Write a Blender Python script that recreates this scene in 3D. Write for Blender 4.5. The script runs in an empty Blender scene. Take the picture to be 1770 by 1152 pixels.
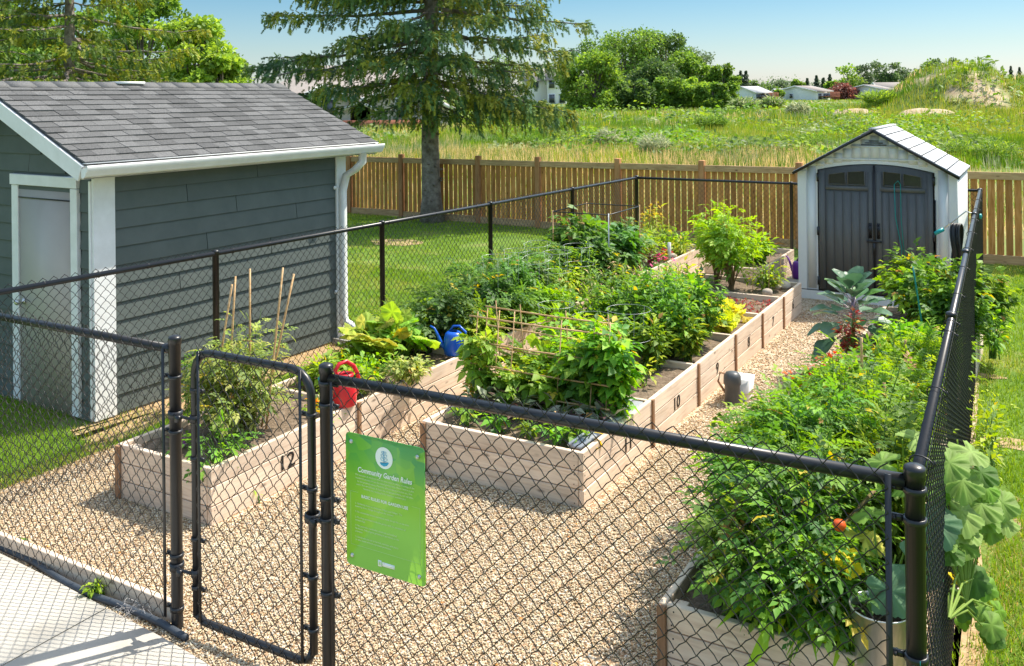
import bpy, math, random
import numpy as np
from mathutils import Vector, Matrix

random.seed(7); RNG = np.random.default_rng(11)
SC = bpy.context.scene
COL = SC.collection

# ------------------------------------------------------------------ camera, sky, sun, exposure
FPX, HY, ROLL, HC = 1600.0, 167.0, 0.010, 3.0     # focal length in photo pixels, horizon row, roll, eye height
cam_d = bpy.data.cameras.new('camera'); cam = bpy.data.objects.new('camera', cam_d); COL.objects.link(cam)
cam_d.sensor_width = 36; cam_d.lens = 36*FPX/1770
cam_d.shift_y = -(576-HY)/1770; cam_d.clip_end = 3000
cam.matrix_world = Matrix.Translation((0, 0, HC)) @ Matrix.Rotation(math.radians(90), 4, 'X') @ Matrix.Rotation(-ROLL, 4, 'Z')
SC.camera = cam
SUN_AZ, SUN_EL = math.radians(27), math.radians(55)     # azimuth measured from +X towards +Y
sd = Vector((math.cos(SUN_AZ)*math.cos(SUN_EL), math.sin(SUN_AZ)*math.cos(SUN_EL), math.sin(SUN_EL)))
world = bpy.data.worlds.new('World'); SC.world = world; world.use_nodes = True
wn = world.node_tree; wn.nodes.clear()
sky = wn.nodes.new('ShaderNodeTexSky'); sky.sky_type = 'NISHITA'; sky.sun_disc = False
sky.sun_elevation = SUN_EL; sky.sun_rotation = math.pi/2 - SUN_AZ; sky.air_density = 1.0; sky.dust_density = 0.6; sky.ozone_density = 2.0
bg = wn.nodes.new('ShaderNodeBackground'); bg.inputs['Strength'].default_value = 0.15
wo = wn.nodes.new('ShaderNodeOutputWorld')
# sky ramp: horizon glare toned down, unseen overhead sky boosted warm to lift shade
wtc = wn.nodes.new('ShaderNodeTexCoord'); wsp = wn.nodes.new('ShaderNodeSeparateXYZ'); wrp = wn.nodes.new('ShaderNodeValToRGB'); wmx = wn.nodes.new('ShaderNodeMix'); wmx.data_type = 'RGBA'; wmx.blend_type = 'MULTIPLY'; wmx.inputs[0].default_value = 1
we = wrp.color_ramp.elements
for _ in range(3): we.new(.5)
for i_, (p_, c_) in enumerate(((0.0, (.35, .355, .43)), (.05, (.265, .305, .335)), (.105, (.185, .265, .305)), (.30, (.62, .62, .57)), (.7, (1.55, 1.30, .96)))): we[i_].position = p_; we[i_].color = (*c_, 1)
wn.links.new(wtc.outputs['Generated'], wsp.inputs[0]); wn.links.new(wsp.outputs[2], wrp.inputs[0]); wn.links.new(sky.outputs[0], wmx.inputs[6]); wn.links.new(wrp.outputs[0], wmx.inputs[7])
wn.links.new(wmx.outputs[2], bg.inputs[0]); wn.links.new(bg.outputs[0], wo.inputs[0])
sl = bpy.data.lights.new('sun', 'SUN'); sl.energy = 2.65; sl.angle = math.radians(0.6); sl.color = (1.0, 0.94, 0.82)
so = bpy.data.objects.new('sun', sl); COL.objects.link(so); so.rotation_euler = sd.to_track_quat('Z', 'Y').to_euler()
SC.view_settings.view_transform = 'Standard'; SC.view_settings.look = 'None'
SC.view_settings.exposure = 1.46; SC.view_settings.gamma = 1; SC.view_settings.use_curve_mapping = False

# ------------------------------------------------------------------ frames and helpers
U = np.array([0.5, 0.8660254]); V = np.array([0.8660254, -0.5])      # garden axes: U away along the beds, V across
Z3 = np.array([0, 0, 1.0]); U3 = np.array([.5, .8660254, 0]); V3 = np.array([.8660254, -.5, 0])
def W(a, b, z=0.0):
    return np.array([a*U[0]+b*V[0], a*U[1]+b*V[1], z])
def G(px, py, z=0.0):            # survey of the photograph: point of height z seen at this pixel
    x, y = px-885, py-HY; c, s = math.cos(ROLL), math.sin(ROLL)
    xr, yr = c*x-s*y, s*x+c*y
    t = (HC-z)*FPX/yr
    return np.array([xr/FPX*t, t, z])
def D(px, py, Y):                # point at depth Y seen at this pixel
    x, y = px-885, py-HY; c, s = math.cos(ROLL), math.sin(ROLL)
    xr, yr = c*x-s*y, s*x+c*y
    return np.array([xr/FPX*Y, Y, HC-yr/FPX*Y])
def unit(v):
    v = np.asarray(v, float); n = np.linalg.norm(v, axis=-1, keepdims=True); return v/np.maximum(n, 1e-9)

class MB:
    """collects triangles and quads (world coordinates), becomes one mesh"""
    def __init__(s): s.v = []; s.t = []; s.q = []; s.c = []; s.n = 0; s.col = False
    def add(s, v, tris=None, quads=None, col=None):
        v = np.asarray(v, float).reshape(-1, 3); s.v.append(v)
        if tris is not None and len(tris): s.t.append(np.asarray(tris, int).reshape(-1, 3)+s.n)
        if quads is not None and len(quads): s.q.append(np.asarray(quads, int).reshape(-1, 4)+s.n)
        if col is None: s.c.append(np.ones((len(v), 3))*.5)
        else: s.c.append(np.broadcast_to(np.asarray(col, float), (len(v), 3))); s.col = True
        s.n += len(v); return s
    def box(s, c, ax, ay, az, dx, dy, dz, col=None):
        c = np.asarray(c, float); p = []
        for sx in (-.5, .5):
            for sy in (-.5, .5):
                for sz in (-.5, .5): p.append(c+np.asarray(ax)*dx*sx+np.asarray(ay)*dy*sy+np.asarray(az)*dz*sz)
        return s.add(p, quads=[(0,1,3,2),(4,6,7,5),(0,4,5,1),(2,3,7,6),(0,2,6,4),(1,5,7,3)], col=col)
    def tube(s, pts, r, n=6, col=None, cap=True):
        pts = np.asarray(pts, float); m = len(pts); r = np.broadcast_to(np.asarray(r, float), (m,))
        t = np.gradient(pts, axis=0); t = unit(t)
        ref = np.array([0, 0, 1.0]) if abs(t[0][2]) < .9 else np.array([1.0, 0, 0])
        a = unit(np.cross(t, ref)); b = np.cross(t, a)
        ang = np.arange(n)*2*math.pi/n
        ring = a[:, None]*np.cos(ang)[None, :, None]+b[:, None]*np.sin(ang)[None, :, None]
        v = pts[:, None]+ring*r[:, None, None]
        q = []
        for i in range(m-1):
            for j in range(n): q.append((i*n+j, i*n+(j+1) % n, (i+1)*n+(j+1) % n, (i+1)*n+j))
        v = v.reshape(-1, 3); tr = []
        if cap:
            v = np.vstack([v, pts[0], pts[-1]])
            for j in range(n):
                tr.append((m*n, (j+1) % n, j)); tr.append((m*n+1, (m-1)*n+j, (m-1)*n+(j+1) % n))
        return s.add(v, tr, q, col)
    def lathe(s, base, prof, n=24, axis=None, col=None):
        base = np.asarray(base, float); az = unit(axis) if axis is not None else Z3
        ref = np.array([1.0, 0, 0]) if abs(az[0]) < .9 else np.array([0, 1.0, 0])
        ax = unit(np.cross(ref, az)); ay = np.cross(az, ax); m = len(prof); v = []
        for r, z in prof:
            for j in range(n):
                t = j*2*math.pi/n; v.append(base+az*z+(ax*math.cos(t)+ay*math.sin(t))*r)
        q = [(i*n+j, i*n+(j+1) % n, (i+1)*n+(j+1) % n, (i+1)*n+j) for i in range(m-1) for j in range(n)]
        return s.add(v, quads=q, col=col)
    def inst(s, tmpl, pos, fwd, up, scale, col=None):
        tv, tf = tmpl[0], tmpl[1]; vm = tmpl[2] if len(tmpl) > 2 else None; pos = np.asarray(pos, float); N = len(pos)
        if N == 0: return s
        f = unit(np.broadcast_to(fwd, (N, 3))); sd_ = unit(np.cross(np.broadcast_to(up, (N, 3)), f)); n_ = np.cross(f, sd_)
        sc = np.broadcast_to(np.asarray(scale, float), (N,)) if np.ndim(scale) < 2 else scale
        loc = tv[None]*(sc[:, None, None])
        v = pos[:, None]+loc[..., 0:1]*f[:, None]+loc[..., 1:2]*sd_[:, None]+loc[..., 2:3]*n_[:, None]
        k = len(tv); fa = (tf[None]+(np.arange(N)*k)[:, None, None]).reshape(-1, 3)
        if col is not None:
            col = np.asarray(col, float)
            col = np.repeat(col, k, axis=0) if col.ndim == 2 and len(col) == N else np.broadcast_to(col, (N*k, 3))
            if vm is not None: col = np.clip(col*np.tile(vm, N)[:, None], 0, 1)
        return s.add(v.reshape(-1, 3), tris=fa, col=col)

def build(name, mb, mat, parent=None, loc=None, smooth=False):
    """MB -> one mesh object; vertices kept relative to its own place (loc) or to its parent's"""
    me = bpy.data.meshes.new(name)
    v = np.vstack(mb.v); off = np.zeros(3)
    if parent is not None: off = np.array(world_loc(parent))
    elif loc is not None: off = np.asarray(loc, float)
    v = v-off
    t = np.vstack(mb.t) if mb.t else np.zeros((0, 3), int); q = np.vstack(mb.q) if mb.q else np.zeros((0, 4), int)
    me.vertices.add(len(v)); me.vertices.foreach_set('co', v.astype(np.float32).ravel())
    nl = len(t)*3+len(q)*4; me.loops.add(nl)
    me.loops.foreach_set('vertex_index', np.concatenate([t.ravel(), q.ravel()]).astype(np.int32))
    me.polygons.add(len(t)+len(q))
    me.polygons.foreach_set('loop_start', np.concatenate([np.arange(len(t))*3, len(t)*3+np.arange(len(q))*4]).astype(np.int32))
    me.update(calc_edges=True)
    if smooth: me.polygons.foreach_set('use_smooth', np.ones(len(t)+len(q), bool))
    if mb.col:
        at = me.color_attributes.new('Col', 'FLOAT_COLOR', 'POINT'); c = np.vstack(mb.c)
        at.data.foreach_set('color', np.hstack([c, np.ones((len(c), 1))]).astype(np.float32).ravel())
    me.materials.append(mat)
    o = bpy.data.objects.new(name, me); COL.objects.link(o)
    if parent is not None: o.parent = parent
    elif loc is not None: o.location = loc
    return o
def world_loc(o):
    p = Vector((0, 0, 0))
    while o is not None: p = p+o.location; o = o.parent
    return p
def tag(o, label, cat, group=None, kind=None):
    if label: o['label'] = label
    if cat: o['category'] = cat
    if group: o['group'] = group
    if kind: o['kind'] = kind
    return o
def thing(name, label, cat, loc, group=None):
    o = bpy.data.objects.new(name, None); COL.objects.link(o); o.location = Vector([float(x) for x in loc]); o.empty_display_size = .1
    return tag(o, label, cat, group)
def structure(name, mb, mat, smooth=False, label=None):
    o = build(name, mb, mat, loc=(0, 0, 0), smooth=smooth); o['kind'] = 'structure'
    if label: o['label'] = label
    return o

BOXC = {}
def chamfer_box(dx, dy, dz, c):
    key = (round(dx, 3), round(dy, 3), round(dz, 3), round(c, 4))
    if key in BOXC: return BOXC[key]
    h = (dx/2, dy/2, dz/2); vs = []; idx = {}
    for sx in (-1, 1):
        for sy in (-1, 1):
            for sz in (-1, 1):
                s_ = (sx, sy, sz)
                for k in range(3):          # the vertex lying on the face whose normal is axis k
                    p = [s_[i]*(h[i]-c) for i in range(3)]; p[k] = s_[k]*h[k]
                    idx[(s_, k)] = len(vs); vs.append(p)
    F = []
    for k in range(3):
        i, j = [m for m in range(3) if m != k]
        for sk in (-1, 1):
            cs = []
            for si, sj in ((-1, -1), (1, -1), (1, 1), (-1, 1)):
                s_ = [0, 0, 0]; s_[k] = sk; s_[i] = si; s_[j] = sj; cs.append(idx[(tuple(s_), k)])
            F.append(cs)
    for k in range(3):                      # edges running along k
        i, j = [m for m in range(3) if m != k]
        for si in (-1, 1):
            for sj in (-1, 1):
                a = [0, 0, 0]; a[i] = si; a[j] = sj; b_ = list(a); a[k] = -1; b_[k] = 1
                F.append([idx[(tuple(a), i)], idx[(tuple(b_), i)], idx[(tuple(b_), j)], idx[(tuple(a), j)]])
    for sx in (-1, 1):
        for sy in (-1, 1):
            for sz in (-1, 1): F.append([idx[((sx, sy, sz), k)] for k in range(3)])
    me = bpy.data.meshes.new('piece'); me.from_pydata(vs, [], F)
    import bmesh
    bm = bmesh.new(); bm.from_mesh(me); bmesh.ops.recalc_face_normals(bm, faces=bm.faces); bm.to_mesh(me); bm.free()
    BOXC[key] = me; return me
MESHM = {}
def piece(name, parent, c, ax, ay, dims, mat, ch=.003, jit=0.0, label=None):
    """one plank/shingle/tile as its own object; alike pieces share mesh data"""
    base = chamfer_box(*dims, ch); key = (base.name, mat.name)
    if key not in MESHM:
        me = base.copy(); me.materials.clear(); me.materials.append(mat); MESHM[key] = me
    o = bpy.data.objects.new(name, MESHM[key]); COL.objects.link(o); o.parent = parent
    ax = unit(ax); ay = unit(ay); az = np.cross(ax, ay)
    M = Matrix(((ax[0], ay[0], az[0]), (ax[1], ay[1], az[1]), (ax[2], ay[2], az[2])))
    if jit: M = M @ Matrix.Rotation(random.gauss(0, jit), 3, 'Z') @ Matrix.Rotation(random.gauss(0, jit), 3, 'X')
    c = Vector([float(x) for x in c])-world_loc(parent)
    o.matrix_local = Matrix.Translation(c) @ M.to_4x4()
    if label: o['label'] = label
    return o
def arr(a): return np.asarray(a, float)

# ------------------------------------------------------------------ materials
def newmat(name):
    m = bpy.data.materials.new(name); m.use_nodes = True; nt = m.node_tree; nt.nodes.clear()
    out = nt.nodes.new('ShaderNodeOutputMaterial'); b = nt.nodes.new('ShaderNodeBsdfPrincipled')
    nt.links.new(b.outputs[0], out.inputs[0]); return m, nt, b, out
def N(nt, t, **kw):
    n = nt.nodes.new(t)
    for k, v in kw.items():
        if k in n.inputs: n.inputs[k].default_value = v
        else: setattr(n, k, v)
    return n
def ramp(nt, stops):
    r = nt.nodes.new('ShaderNodeValToRGB'); e = r.color_ramp.elements
    while len(e) < len(stops): e.new(.5)
    for i, (p, c) in enumerate(stops): e[i].position = p; e[i].color = (*c, 1)
    return r
def noisemat(name, stops, scale=5, detail=6, rough=.8, bump=.0, bscale=None, stretch=None, coord='Object', spec=.3, metallic=0, rnd=0.0, dist=.01):
    m, nt, b, out = newmat(name); L = nt.links
    tc = N(nt, 'ShaderNodeTexCoord'); mp = N(nt, 'ShaderNodeMapping')
    if stretch: mp.inputs['Scale'].default_value = stretch
    L.new(tc.outputs[coord], mp.inputs[0])
    vec = mp.outputs[0]; oi = N(nt, 'ShaderNodeObjectInfo')
    if rnd:
        ad = N(nt, 'ShaderNodeVectorMath', operation='ADD'); mu = N(nt, 'ShaderNodeVectorMath', operation='SCALE'); mu.inputs['Scale'].default_value = 37
        cx = N(nt, 'ShaderNodeCombineXYZ')
        for i in range(3): L.new(oi.outputs['Random'], cx.inputs[i])
        L.new(cx.outputs[0], mu.inputs[0]); L.new(mu.outputs[0], ad.inputs[1]); L.new(vec, ad.inputs[0]); vec = ad.outputs[0]
    n = N(nt, 'ShaderNodeTexNoise'); n.inputs['Scale'].default_value = scale; n.inputs['Detail'].default_value = detail; n.inputs['Roughness'].default_value = .62
    L.new(vec, n.inputs['Vector']); r = ramp(nt, stops); L.new(n.outputs[0], r.inputs[0]); col = r.outputs[0]
    if rnd:
        hs = N(nt, 'ShaderNodeHueSaturation'); mr = N(nt, 'ShaderNodeMapRange'); mr.inputs['To Min'].default_value = 1-rnd; mr.inputs['To Max'].default_value = 1+rnd
        L.new(oi.outputs['Random'], mr.inputs[0]); L.new(mr.outputs[0], hs.inputs['Value']); L.new(col, hs.inputs['Color']); col = hs.outputs[0]
    L.new(col, b.inputs['Base Color']); b.inputs['Roughness'].default_value = rough; b.inputs['Specular IOR Level'].default_value = spec; b.inputs['Metallic'].default_value = metallic
    if bump:
        n2 = N(nt, 'ShaderNodeTexNoise'); n2.inputs['Scale'].default_value = bscale or scale*2; n2.inputs['Detail'].default_value = 5
        L.new(vec, n2.inputs['Vector']); bp = N(nt, 'ShaderNodeBump'); bp.inputs['Strength'].default_value = bump; bp.inputs['Distance'].default_value = dist
        L.new(n2.outputs[0], bp.inputs['Height']); L.new(bp.outputs[0], b.inputs['Normal'])
    return m
def leafmat(name, rough=.45, trans=.35, spec=.4, veins=0, gain=(1.38, 1.20, 1.05)):
    m, nt, b, out = newmat(name); L = nt.links
    at = N(nt, 'ShaderNodeAttribute'); at.attribute_name = 'Col'
    b.inputs['Roughness'].default_value = rough; b.inputs['Specular IOR Level'].default_value = spec
    wm = N(nt, 'ShaderNodeMix', data_type='RGBA', blend_type='MULTIPLY'); wm.inputs[0].default_value = 1; wm.inputs[7].default_value = (*gain, 1); L.new(at.outputs['Color'], wm.inputs[6]); at = wm; cs = wm.outputs[2]
    L.new(cs, b.inputs['Base Color'])
    tr = N(nt, 'ShaderNodeBsdfTranslucent'); mx = N(nt, 'ShaderNodeMixShader'); mx.inputs[0].default_value = trans
    hs = N(nt, 'ShaderNodeHueSaturation'); hs.inputs['Value'].default_value = 1.7; hs.inputs['Hue'].default_value = .485; hs.inputs['Saturation'].default_value = 1.1
    L.new(cs, hs.inputs['Color']); L.new(hs.outputs[0], tr.inputs['Color'])
    L.new(b.outputs[0], mx.inputs[1]); L.new(tr.outputs[0], mx.inputs[2]); L.new(mx.outputs[0], out.inputs[0])
    if veins:
        tc = N(nt, 'ShaderNodeTexCoord'); n2 = N(nt, 'ShaderNodeTexVoronoi'); n2.feature = 'DISTANCE_TO_EDGE'; n2.inputs['Scale'].default_value = veins
        L.new(tc.outputs['Object'], n2.inputs['Vector']); bp = N(nt, 'ShaderNodeBump'); bp.inputs['Strength'].default_value = .5; bp.inputs['Distance'].default_value = .01
        L.new(n2.outputs[0], bp.inputs['Height']); L.new(bp.outputs[0], b.inputs['Normal'])
    return m
def colmat(name, rough=.9, spec=.2):
    m, nt, b, out = newmat(name); at = N(nt, 'ShaderNodeAttribute'); at.attribute_name = 'Col'
    nt.links.new(at.outputs['Color'], b.inputs['Base Color']); b.inputs['Roughness'].default_value = rough; b.inputs['Specular IOR Level'].default_value = spec
    return m
def plain(name, c, rough=.5, spec=.4, metallic=0, var=.12):
    return noisemat(name, [(.3, tuple(x*(1-var) for x in c)), (.7, tuple(min(1, x*(1+var)) for x in c))], scale=9, rough=rough, spec=spec, metallic=metallic)

def woodmat(name, dark, mid, light, rnd=.14, knots=True, rough=.75):
    m, nt, b, out = newmat(name); L = nt.links
    tc = N(nt, 'ShaderNodeTexCoord'); oi = N(nt, 'ShaderNodeObjectInfo'); cx = N(nt, 'ShaderNodeCombineXYZ')
    mu = N(nt, 'ShaderNodeVectorMath', operation='SCALE'); mu.inputs['Scale'].default_value = 53
    for i in range(3): L.new(oi.outputs['Random'], cx.inputs[i])
    L.new(cx.outputs[0], mu.inputs[0]); ad = N(nt, 'ShaderNodeVectorMath', operation='ADD'); L.new(tc.outputs['Object'], ad.inputs[0]); L.new(mu.outputs[0], ad.inputs[1])
    mp = N(nt, 'ShaderNodeMapping'); mp.inputs['Scale'].default_value = (1.6, 22, 22); L.new(ad.outputs[0], mp.inputs[0])
    n = N(nt, 'ShaderNodeTexNoise'); n.inputs['Scale'].default_value = 1.6; n.inputs['Detail'].default_value = 7; n.inputs['Distortion'].default_value = 1.2; L.new(mp.outputs[0], n.inputs['Vector'])
    r = ramp(nt, [(.25, dark), (.5, mid), (.75, light)]); L.new(n.outputs[0], r.inputs[0])
    n3 = N(nt, 'ShaderNodeTexNoise'); n3.inputs['Scale'].default_value = 2.2; n3.inputs['Detail'].default_value = 3; L.new(ad.outputs[0], n3.inputs['Vector'])
    mr0 = N(nt, 'ShaderNodeMapRange'); mr0.inputs['From Min'].default_value = .3; mr0.inputs['From Max'].default_value = .7; mr0.inputs['To Min'].default_value = .86; mr0.inputs['To Max'].default_value = 1.12; L.new(n3.outputs[0], mr0.inputs[0])
    hs = N(nt, 'ShaderNodeHueSaturation'); mr = N(nt, 'ShaderNodeMapRange'); mr.inputs['To Min'].default_value = 1-rnd; mr.inputs['To Max'].default_value = 1+rnd
    L.new(oi.outputs['Random'], mr.inputs[0]); ml = N(nt, 'ShaderNodeMath', operation='MULTIPLY'); L.new(mr.outputs[0], ml.inputs[0]); L.new(mr0.outputs[0], ml.inputs[1])
    L.new(ml.outputs[0], hs.inputs['Value']); L.new(r.outputs[0], hs.inputs['Color']); col = hs.outputs[0]
    if knots:
        mp2 = N(nt, 'ShaderNodeMapping'); mp2.inputs['Scale'].default_value = (2.2, 6, 6); L.new(ad.outputs[0], mp2.inputs[0])
        vo = N(nt, 'ShaderNodeTexVoronoi'); vo.inputs['Scale'].default_value = 1.5; L.new(mp2.outputs[0], vo.inputs['Vector'])
        rk = ramp(nt, [(.04, (1, 1, 1)), (.15, (0, 0, 0))]); L.new(vo.outputs['Distance'], rk.inputs[0])
        mx = N(nt, 'ShaderNodeMix', data_type='RGBA'); L.new(rk.outputs[0], mx.inputs[0]); L.new(col, mx.inputs[6]); mx.inputs[7].default_value = (*[x*.45 for x in dark], 1); col = mx.outputs[2]
    L.new(col, b.inputs['Base Color']); b.inputs['Roughness'].default_value = rough; b.inputs['Specular IOR Level'].default_value = .25
    bp = N(nt, 'ShaderNodeBump'); bp.inputs['Strength'].default_value = .35; bp.inputs['Distance'].default_value = .002; L.new(n.outputs[0], bp.inputs['Height']); L.new(bp.outputs[0], b.inputs['Normal'])
    return m

def gravelmat():
    m, nt, b, out = newmat('pea gravel bed'); L = nt.links
    tc = N(nt, 'ShaderNodeTexCoord'); vo = N(nt, 'ShaderNodeTexVoronoi'); vo.inputs['Scale'].default_value = 62; L.new(tc.outputs['Object'], vo.inputs['Vector'])
    sx = N(nt, 'ShaderNodeSeparateColor'); L.new(vo.outputs['Color'], sx.inputs[0])
    r = ramp(nt, [(0, (.34, .20, .11)), (.22, (.54, .39, .25)), (.5, (.70, .55, .39)), (.78, (.77, .65, .49)), (1, (.84, .77, .66))]); L.new(sx.outputs[0], r.inputs[0])
    rk = ramp(nt, [(.35, (1, 1, 1)), (.66, (.55, .46, .36))]); L.new(vo.outputs['Distance'], rk.inputs[0])
    mx = N(nt, 'ShaderNodeMix', data_type='RGBA', blend_type='MULTIPLY'); mx.inputs[0].default_value = 1; L.new(r.outputs[0], mx.inputs[6]); L.new(rk.outputs[0], mx.inputs[7])
    n = N(nt, 'ShaderNodeTexNoise'); n.inputs['Scale'].default_value = 1.3; n.inputs['Detail'].default_value = 4; L.new(tc.outputs['Object'], n.inputs['Vector'])
    rr = ramp(nt, [(.3, (.80, .78, .76)), (.7, (1.06, 1.05, 1.03))]); L.new(n.outputs[0], rr.inputs[0])
    m2 = N(nt, 'ShaderNodeMix', data_type='RGBA', blend_type='MULTIPLY'); m2.inputs[0].default_value = 1; L.new(mx.outputs[2], m2.inputs[6]); L.new(rr.outputs[0], m2.inputs[7])
    L.new(m2.outputs[2], b.inputs['Base Color']); b.inputs['Roughness'].default_value = .85
    bp = N(nt, 'ShaderNodeBump'); bp.invert = True; bp.inputs['Strength'].default_value = .9; bp.inputs['Distance'].default_value = .012; L.new(vo.outputs['Distance'], bp.inputs['Height']); L.new(bp.outputs[0], b.inputs['Normal'])
    return m

M_GRAVEL = gravelmat()
M_STONE = colmat('gravel stones', .8, .3)
M_LAWN = noisemat('lawn soil and thatch', [(.3, (.07, .14, .015)), (.55, (.12, .20, .02)), (.8, (.28, .25, .10))], scale=1.2, rough=.95, bump=.5, bscale=40)
M_BARE = noisemat('dry straw and bare soil', [(.3, (.30, .19, .09)), (.7, (.52, .38, .22))], scale=14, rough=.95, bump=.6, bscale=60)
M_FIELD = noisemat('field ground', [(.3, (.07, .13, .02)), (.5, (.14, .19, .04)), (.7, (.30, .27, .10))], scale=.16, detail=8, rough=.95, bump=.6, bscale=3)
def _earth():                       # bare earth where the mounds are open
    nt = M_FIELD.node_tree; b = [n for n in nt.nodes if n.type == 'BSDF_PRINCIPLED'][0]; src = b.inputs['Base Color'].links[0].from_socket
    at_ = N(nt, 'ShaderNodeAttribute'); at_.attribute_name = 'Col'; tc = N(nt, 'ShaderNodeTexCoord'); nz = N(nt, 'ShaderNodeTexNoise'); nz.inputs['Scale'].default_value = 1.1; nz.inputs['Detail'].default_value = 6; nt.links.new(tc.outputs['Object'], nz.inputs['Vector'])
    rp_ = ramp(nt, [(.35, (.34, .24, .14)), (.65, (.56, .44, .30))]); nt.links.new(nz.outputs[0], rp_.inputs[0]); mx = N(nt, 'ShaderNodeMix', data_type='RGBA'); nt.links.new(at_.outputs['Fac'], mx.inputs[0]); nt.links.new(src, mx.inputs[6]); nt.links.new(rp_.outputs[0], mx.inputs[7]); nt.links.new(mx.outputs[2], b.inputs['Base Color'])
_earth()
M_DIRT = noisemat('pale heaped earth', [(.3, (.36, .26, .15)), (.7, (.56, .44, .30))], scale=2, rough=.95, bump=.8, bscale=5, dist=.1)
M_SOIL = noisemat('garden soil', [(.3, (.10, .070, .045)), (.55, (.20, .145, .10)), (.8, (.34, .26, .19))], scale=18, rough=.95, bump=.9, bscale=45, dist=.02)
M_POTSOIL = noisemat('potting soil', [(.35, (.012, .008, .006)), (.7, (.05, .035, .025))], scale=50, rough=.95, bump=1, bscale=90, dist=.02)
M_CONC = noisemat('pale concrete', [(.22, (.32, .295, .255)), (.42, (.43, .405, .36)), (.6, (.47, .445, .40)), (.78, (.52, .49, .445))], scale=2.2, detail=9, rough=.85, bump=.25, bscale=120, dist=.003)
M_BEDWOOD = woodmat('weathered pinkish fir', (.56, .41, .30), (.72, .565, .43), (.78, .64, .50), rnd=.07)
M_POSTWOOD = woodmat('brown corner lumber', (.20, .10, .05), (.32, .18, .10), (.42, .25, .14), rnd=.15, knots=False)
M_CEDAR = woodmat('cedar picket', (.31, .12, .03), (.50, .22, .06), (.60, .31, .12), rnd=.24)
M_CEDARPOST = woodmat('cedar post', (.28, .12, .045), (.44, .21, .09), (.52, .28, .13), rnd=.10)
M_CEDARRAIL = woodmat('cedar rail', (.32, .18, .08), (.48, .30, .15), (.58, .40, .22), rnd=.08)
M_BLACK = plain('black vinyl coating', (.014, .014, .016), rough=.33, spec=.5)
M_WIRE = plain('black vinyl wire', (.018, .017, .017), rough=.38, spec=.5)
M_SIDING = noisemat('dark slate siding', [(.3, (.086, .104, .096)), (.7, (.108, .126, .117))], scale=3, detail=9, rough=.7, bump=.35, bscale=9, stretch=(1.5, 1.5, 22), rnd=.05, dist=.002)
M_WHITE = noisemat('white trim paint', [(.3, (.70, .70, .68)), (.7, (.80, .80, .79))], scale=6, rough=.5, rnd=.03, bump=.08, bscale=30, dist=.002)
M_DOOR = noisemat('greige door paint', [(.3, (.42, .375, .335)), (.7, (.46, .415, .375))], scale=2, rough=.45)
M_SHINGLE = noisemat('grey asphalt shingle', [(.3, (.055, .055, .055)), (.5, (.105, .104, .103)), (.7, (.17, .168, .165))], scale=110, detail=3, rough=.92, rnd=.28, bump=.5, bscale=160, dist=.003)
M_RESIN = noisemat('pale grey resin', [(.3, (.695, .695, .685)), (.7, (.72, .72, .71))], scale=3, rough=.55, rnd=.03, bump=.05, bscale=14, stretch=(10, 10, 1), dist=.002)
M_RESINROOF = noisemat('weathered resin roof', [(.3, (.44, .44, .455)), (.7, (.54, .54, .55))], scale=7, rough=.6, rnd=.05)
M_DKRESIN = noisemat('charcoal resin', [(.3, (.105, .104, .102)), (.7, (.128, .127, .125))], scale=4, rough=.5, bump=.15, bscale=16, stretch=(12, 12, 1), dist=.002)
M_GLASS = plain('dark window pane', (.022, .022, .025), rough=.12, spec=.35)
M_CABLE = plain('teal cord', (.01, .22, .20), rough=.5)
M_HOSE = plain('black hose', (.02, .022, .025), rough=.4)
M_TEAL = plain('teal plastic', (.01, .30, .30), rough=.35)
M_PIPE = plain('dark edging pipe', (.045, .055, .07), rough=.6)
M_RED = plain('red plastic', (.62, .018, .03), rough=.3, spec=.5, var=.05)
M_BLUE = plain('blue plastic', (.006, .095, .52), rough=.3, spec=.5, var=.05)
M_PURPLE = plain('purple plastic', (.16, .03, .30), rough=.35)
M_GREYPL = plain('grey plastic', (.075, .08, .085), rough=.4)
M_STEEL = noisemat('galvanised steel', [(.3, (.50, .50, .47)), (.7, (.72, .71, .68))], scale=4, rough=.32, metallic=.85, stretch=(6, 6, 1))
M_BRIGHT = plain('bright fastener', (.6, .6, .58), rough=.3, metallic=.8)
M_BAMBOO = woodmat('bamboo cane', (.40, .22, .09), (.58, .36, .17), (.70, .48, .26), rnd=.12, knots=False, rough=.5)
M_GWIRE = plain('galvanised cage wire', (.42, .44, .43), rough=.35, metallic=.5)
M_TRUNK = noisemat('spruce bark', [(.3, (.10, .075, .06)), (.5, (.22, .18, .15)), (.7, (.34, .29, .25))], scale=7, detail=9, rough=.95, bump=1, bscale=14, dist=.03)
M_BARK = noisemat('grey brown bark', [(.3, (.10, .08, .06)), (.7, (.22, .18, .14))], scale=3, rough=.95, bump=.6)
M_STEM = plain('green stem', (.10, .20, .03), rough=.6)
M_STEMD = plain('woody stem', (.22, .15, .07), rough=.8)
M_LEAF = leafmat('leaf', .52, .38, .28)
M_BIGLEAF = leafmat('broad leaf', .6, .34, .22)
M_WAXY = leafmat('waxy leaf', .4, .20, .5, veins=14)
M_TREELEAF = leafmat('tree foliage', .55, .38, .3)
M_NEEDLE = leafmat('spruce needles', .6, .2, .25, gain=(1.5, 1.3, .9))
M_BLADE = leafmat('grass blade', .6, .35, .2, gain=(1.08, 1.02, .9))
M_FLOWER = leafmat('petal', .6, .25, .2, gain=(1, 1, 1))
M_ROCK = noisemat('field stone', [(.3, (.32, .26, .20)), (.7, (.60, .52, .44))], scale=9, rough=.85, bump=.4, rnd=.2)
M_NUM = plain('black numerals', (.012, .01, .01), rough=.5)
M_BEIGE = plain('beige house siding', (.55, .49, .40), rough=.8)
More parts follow.
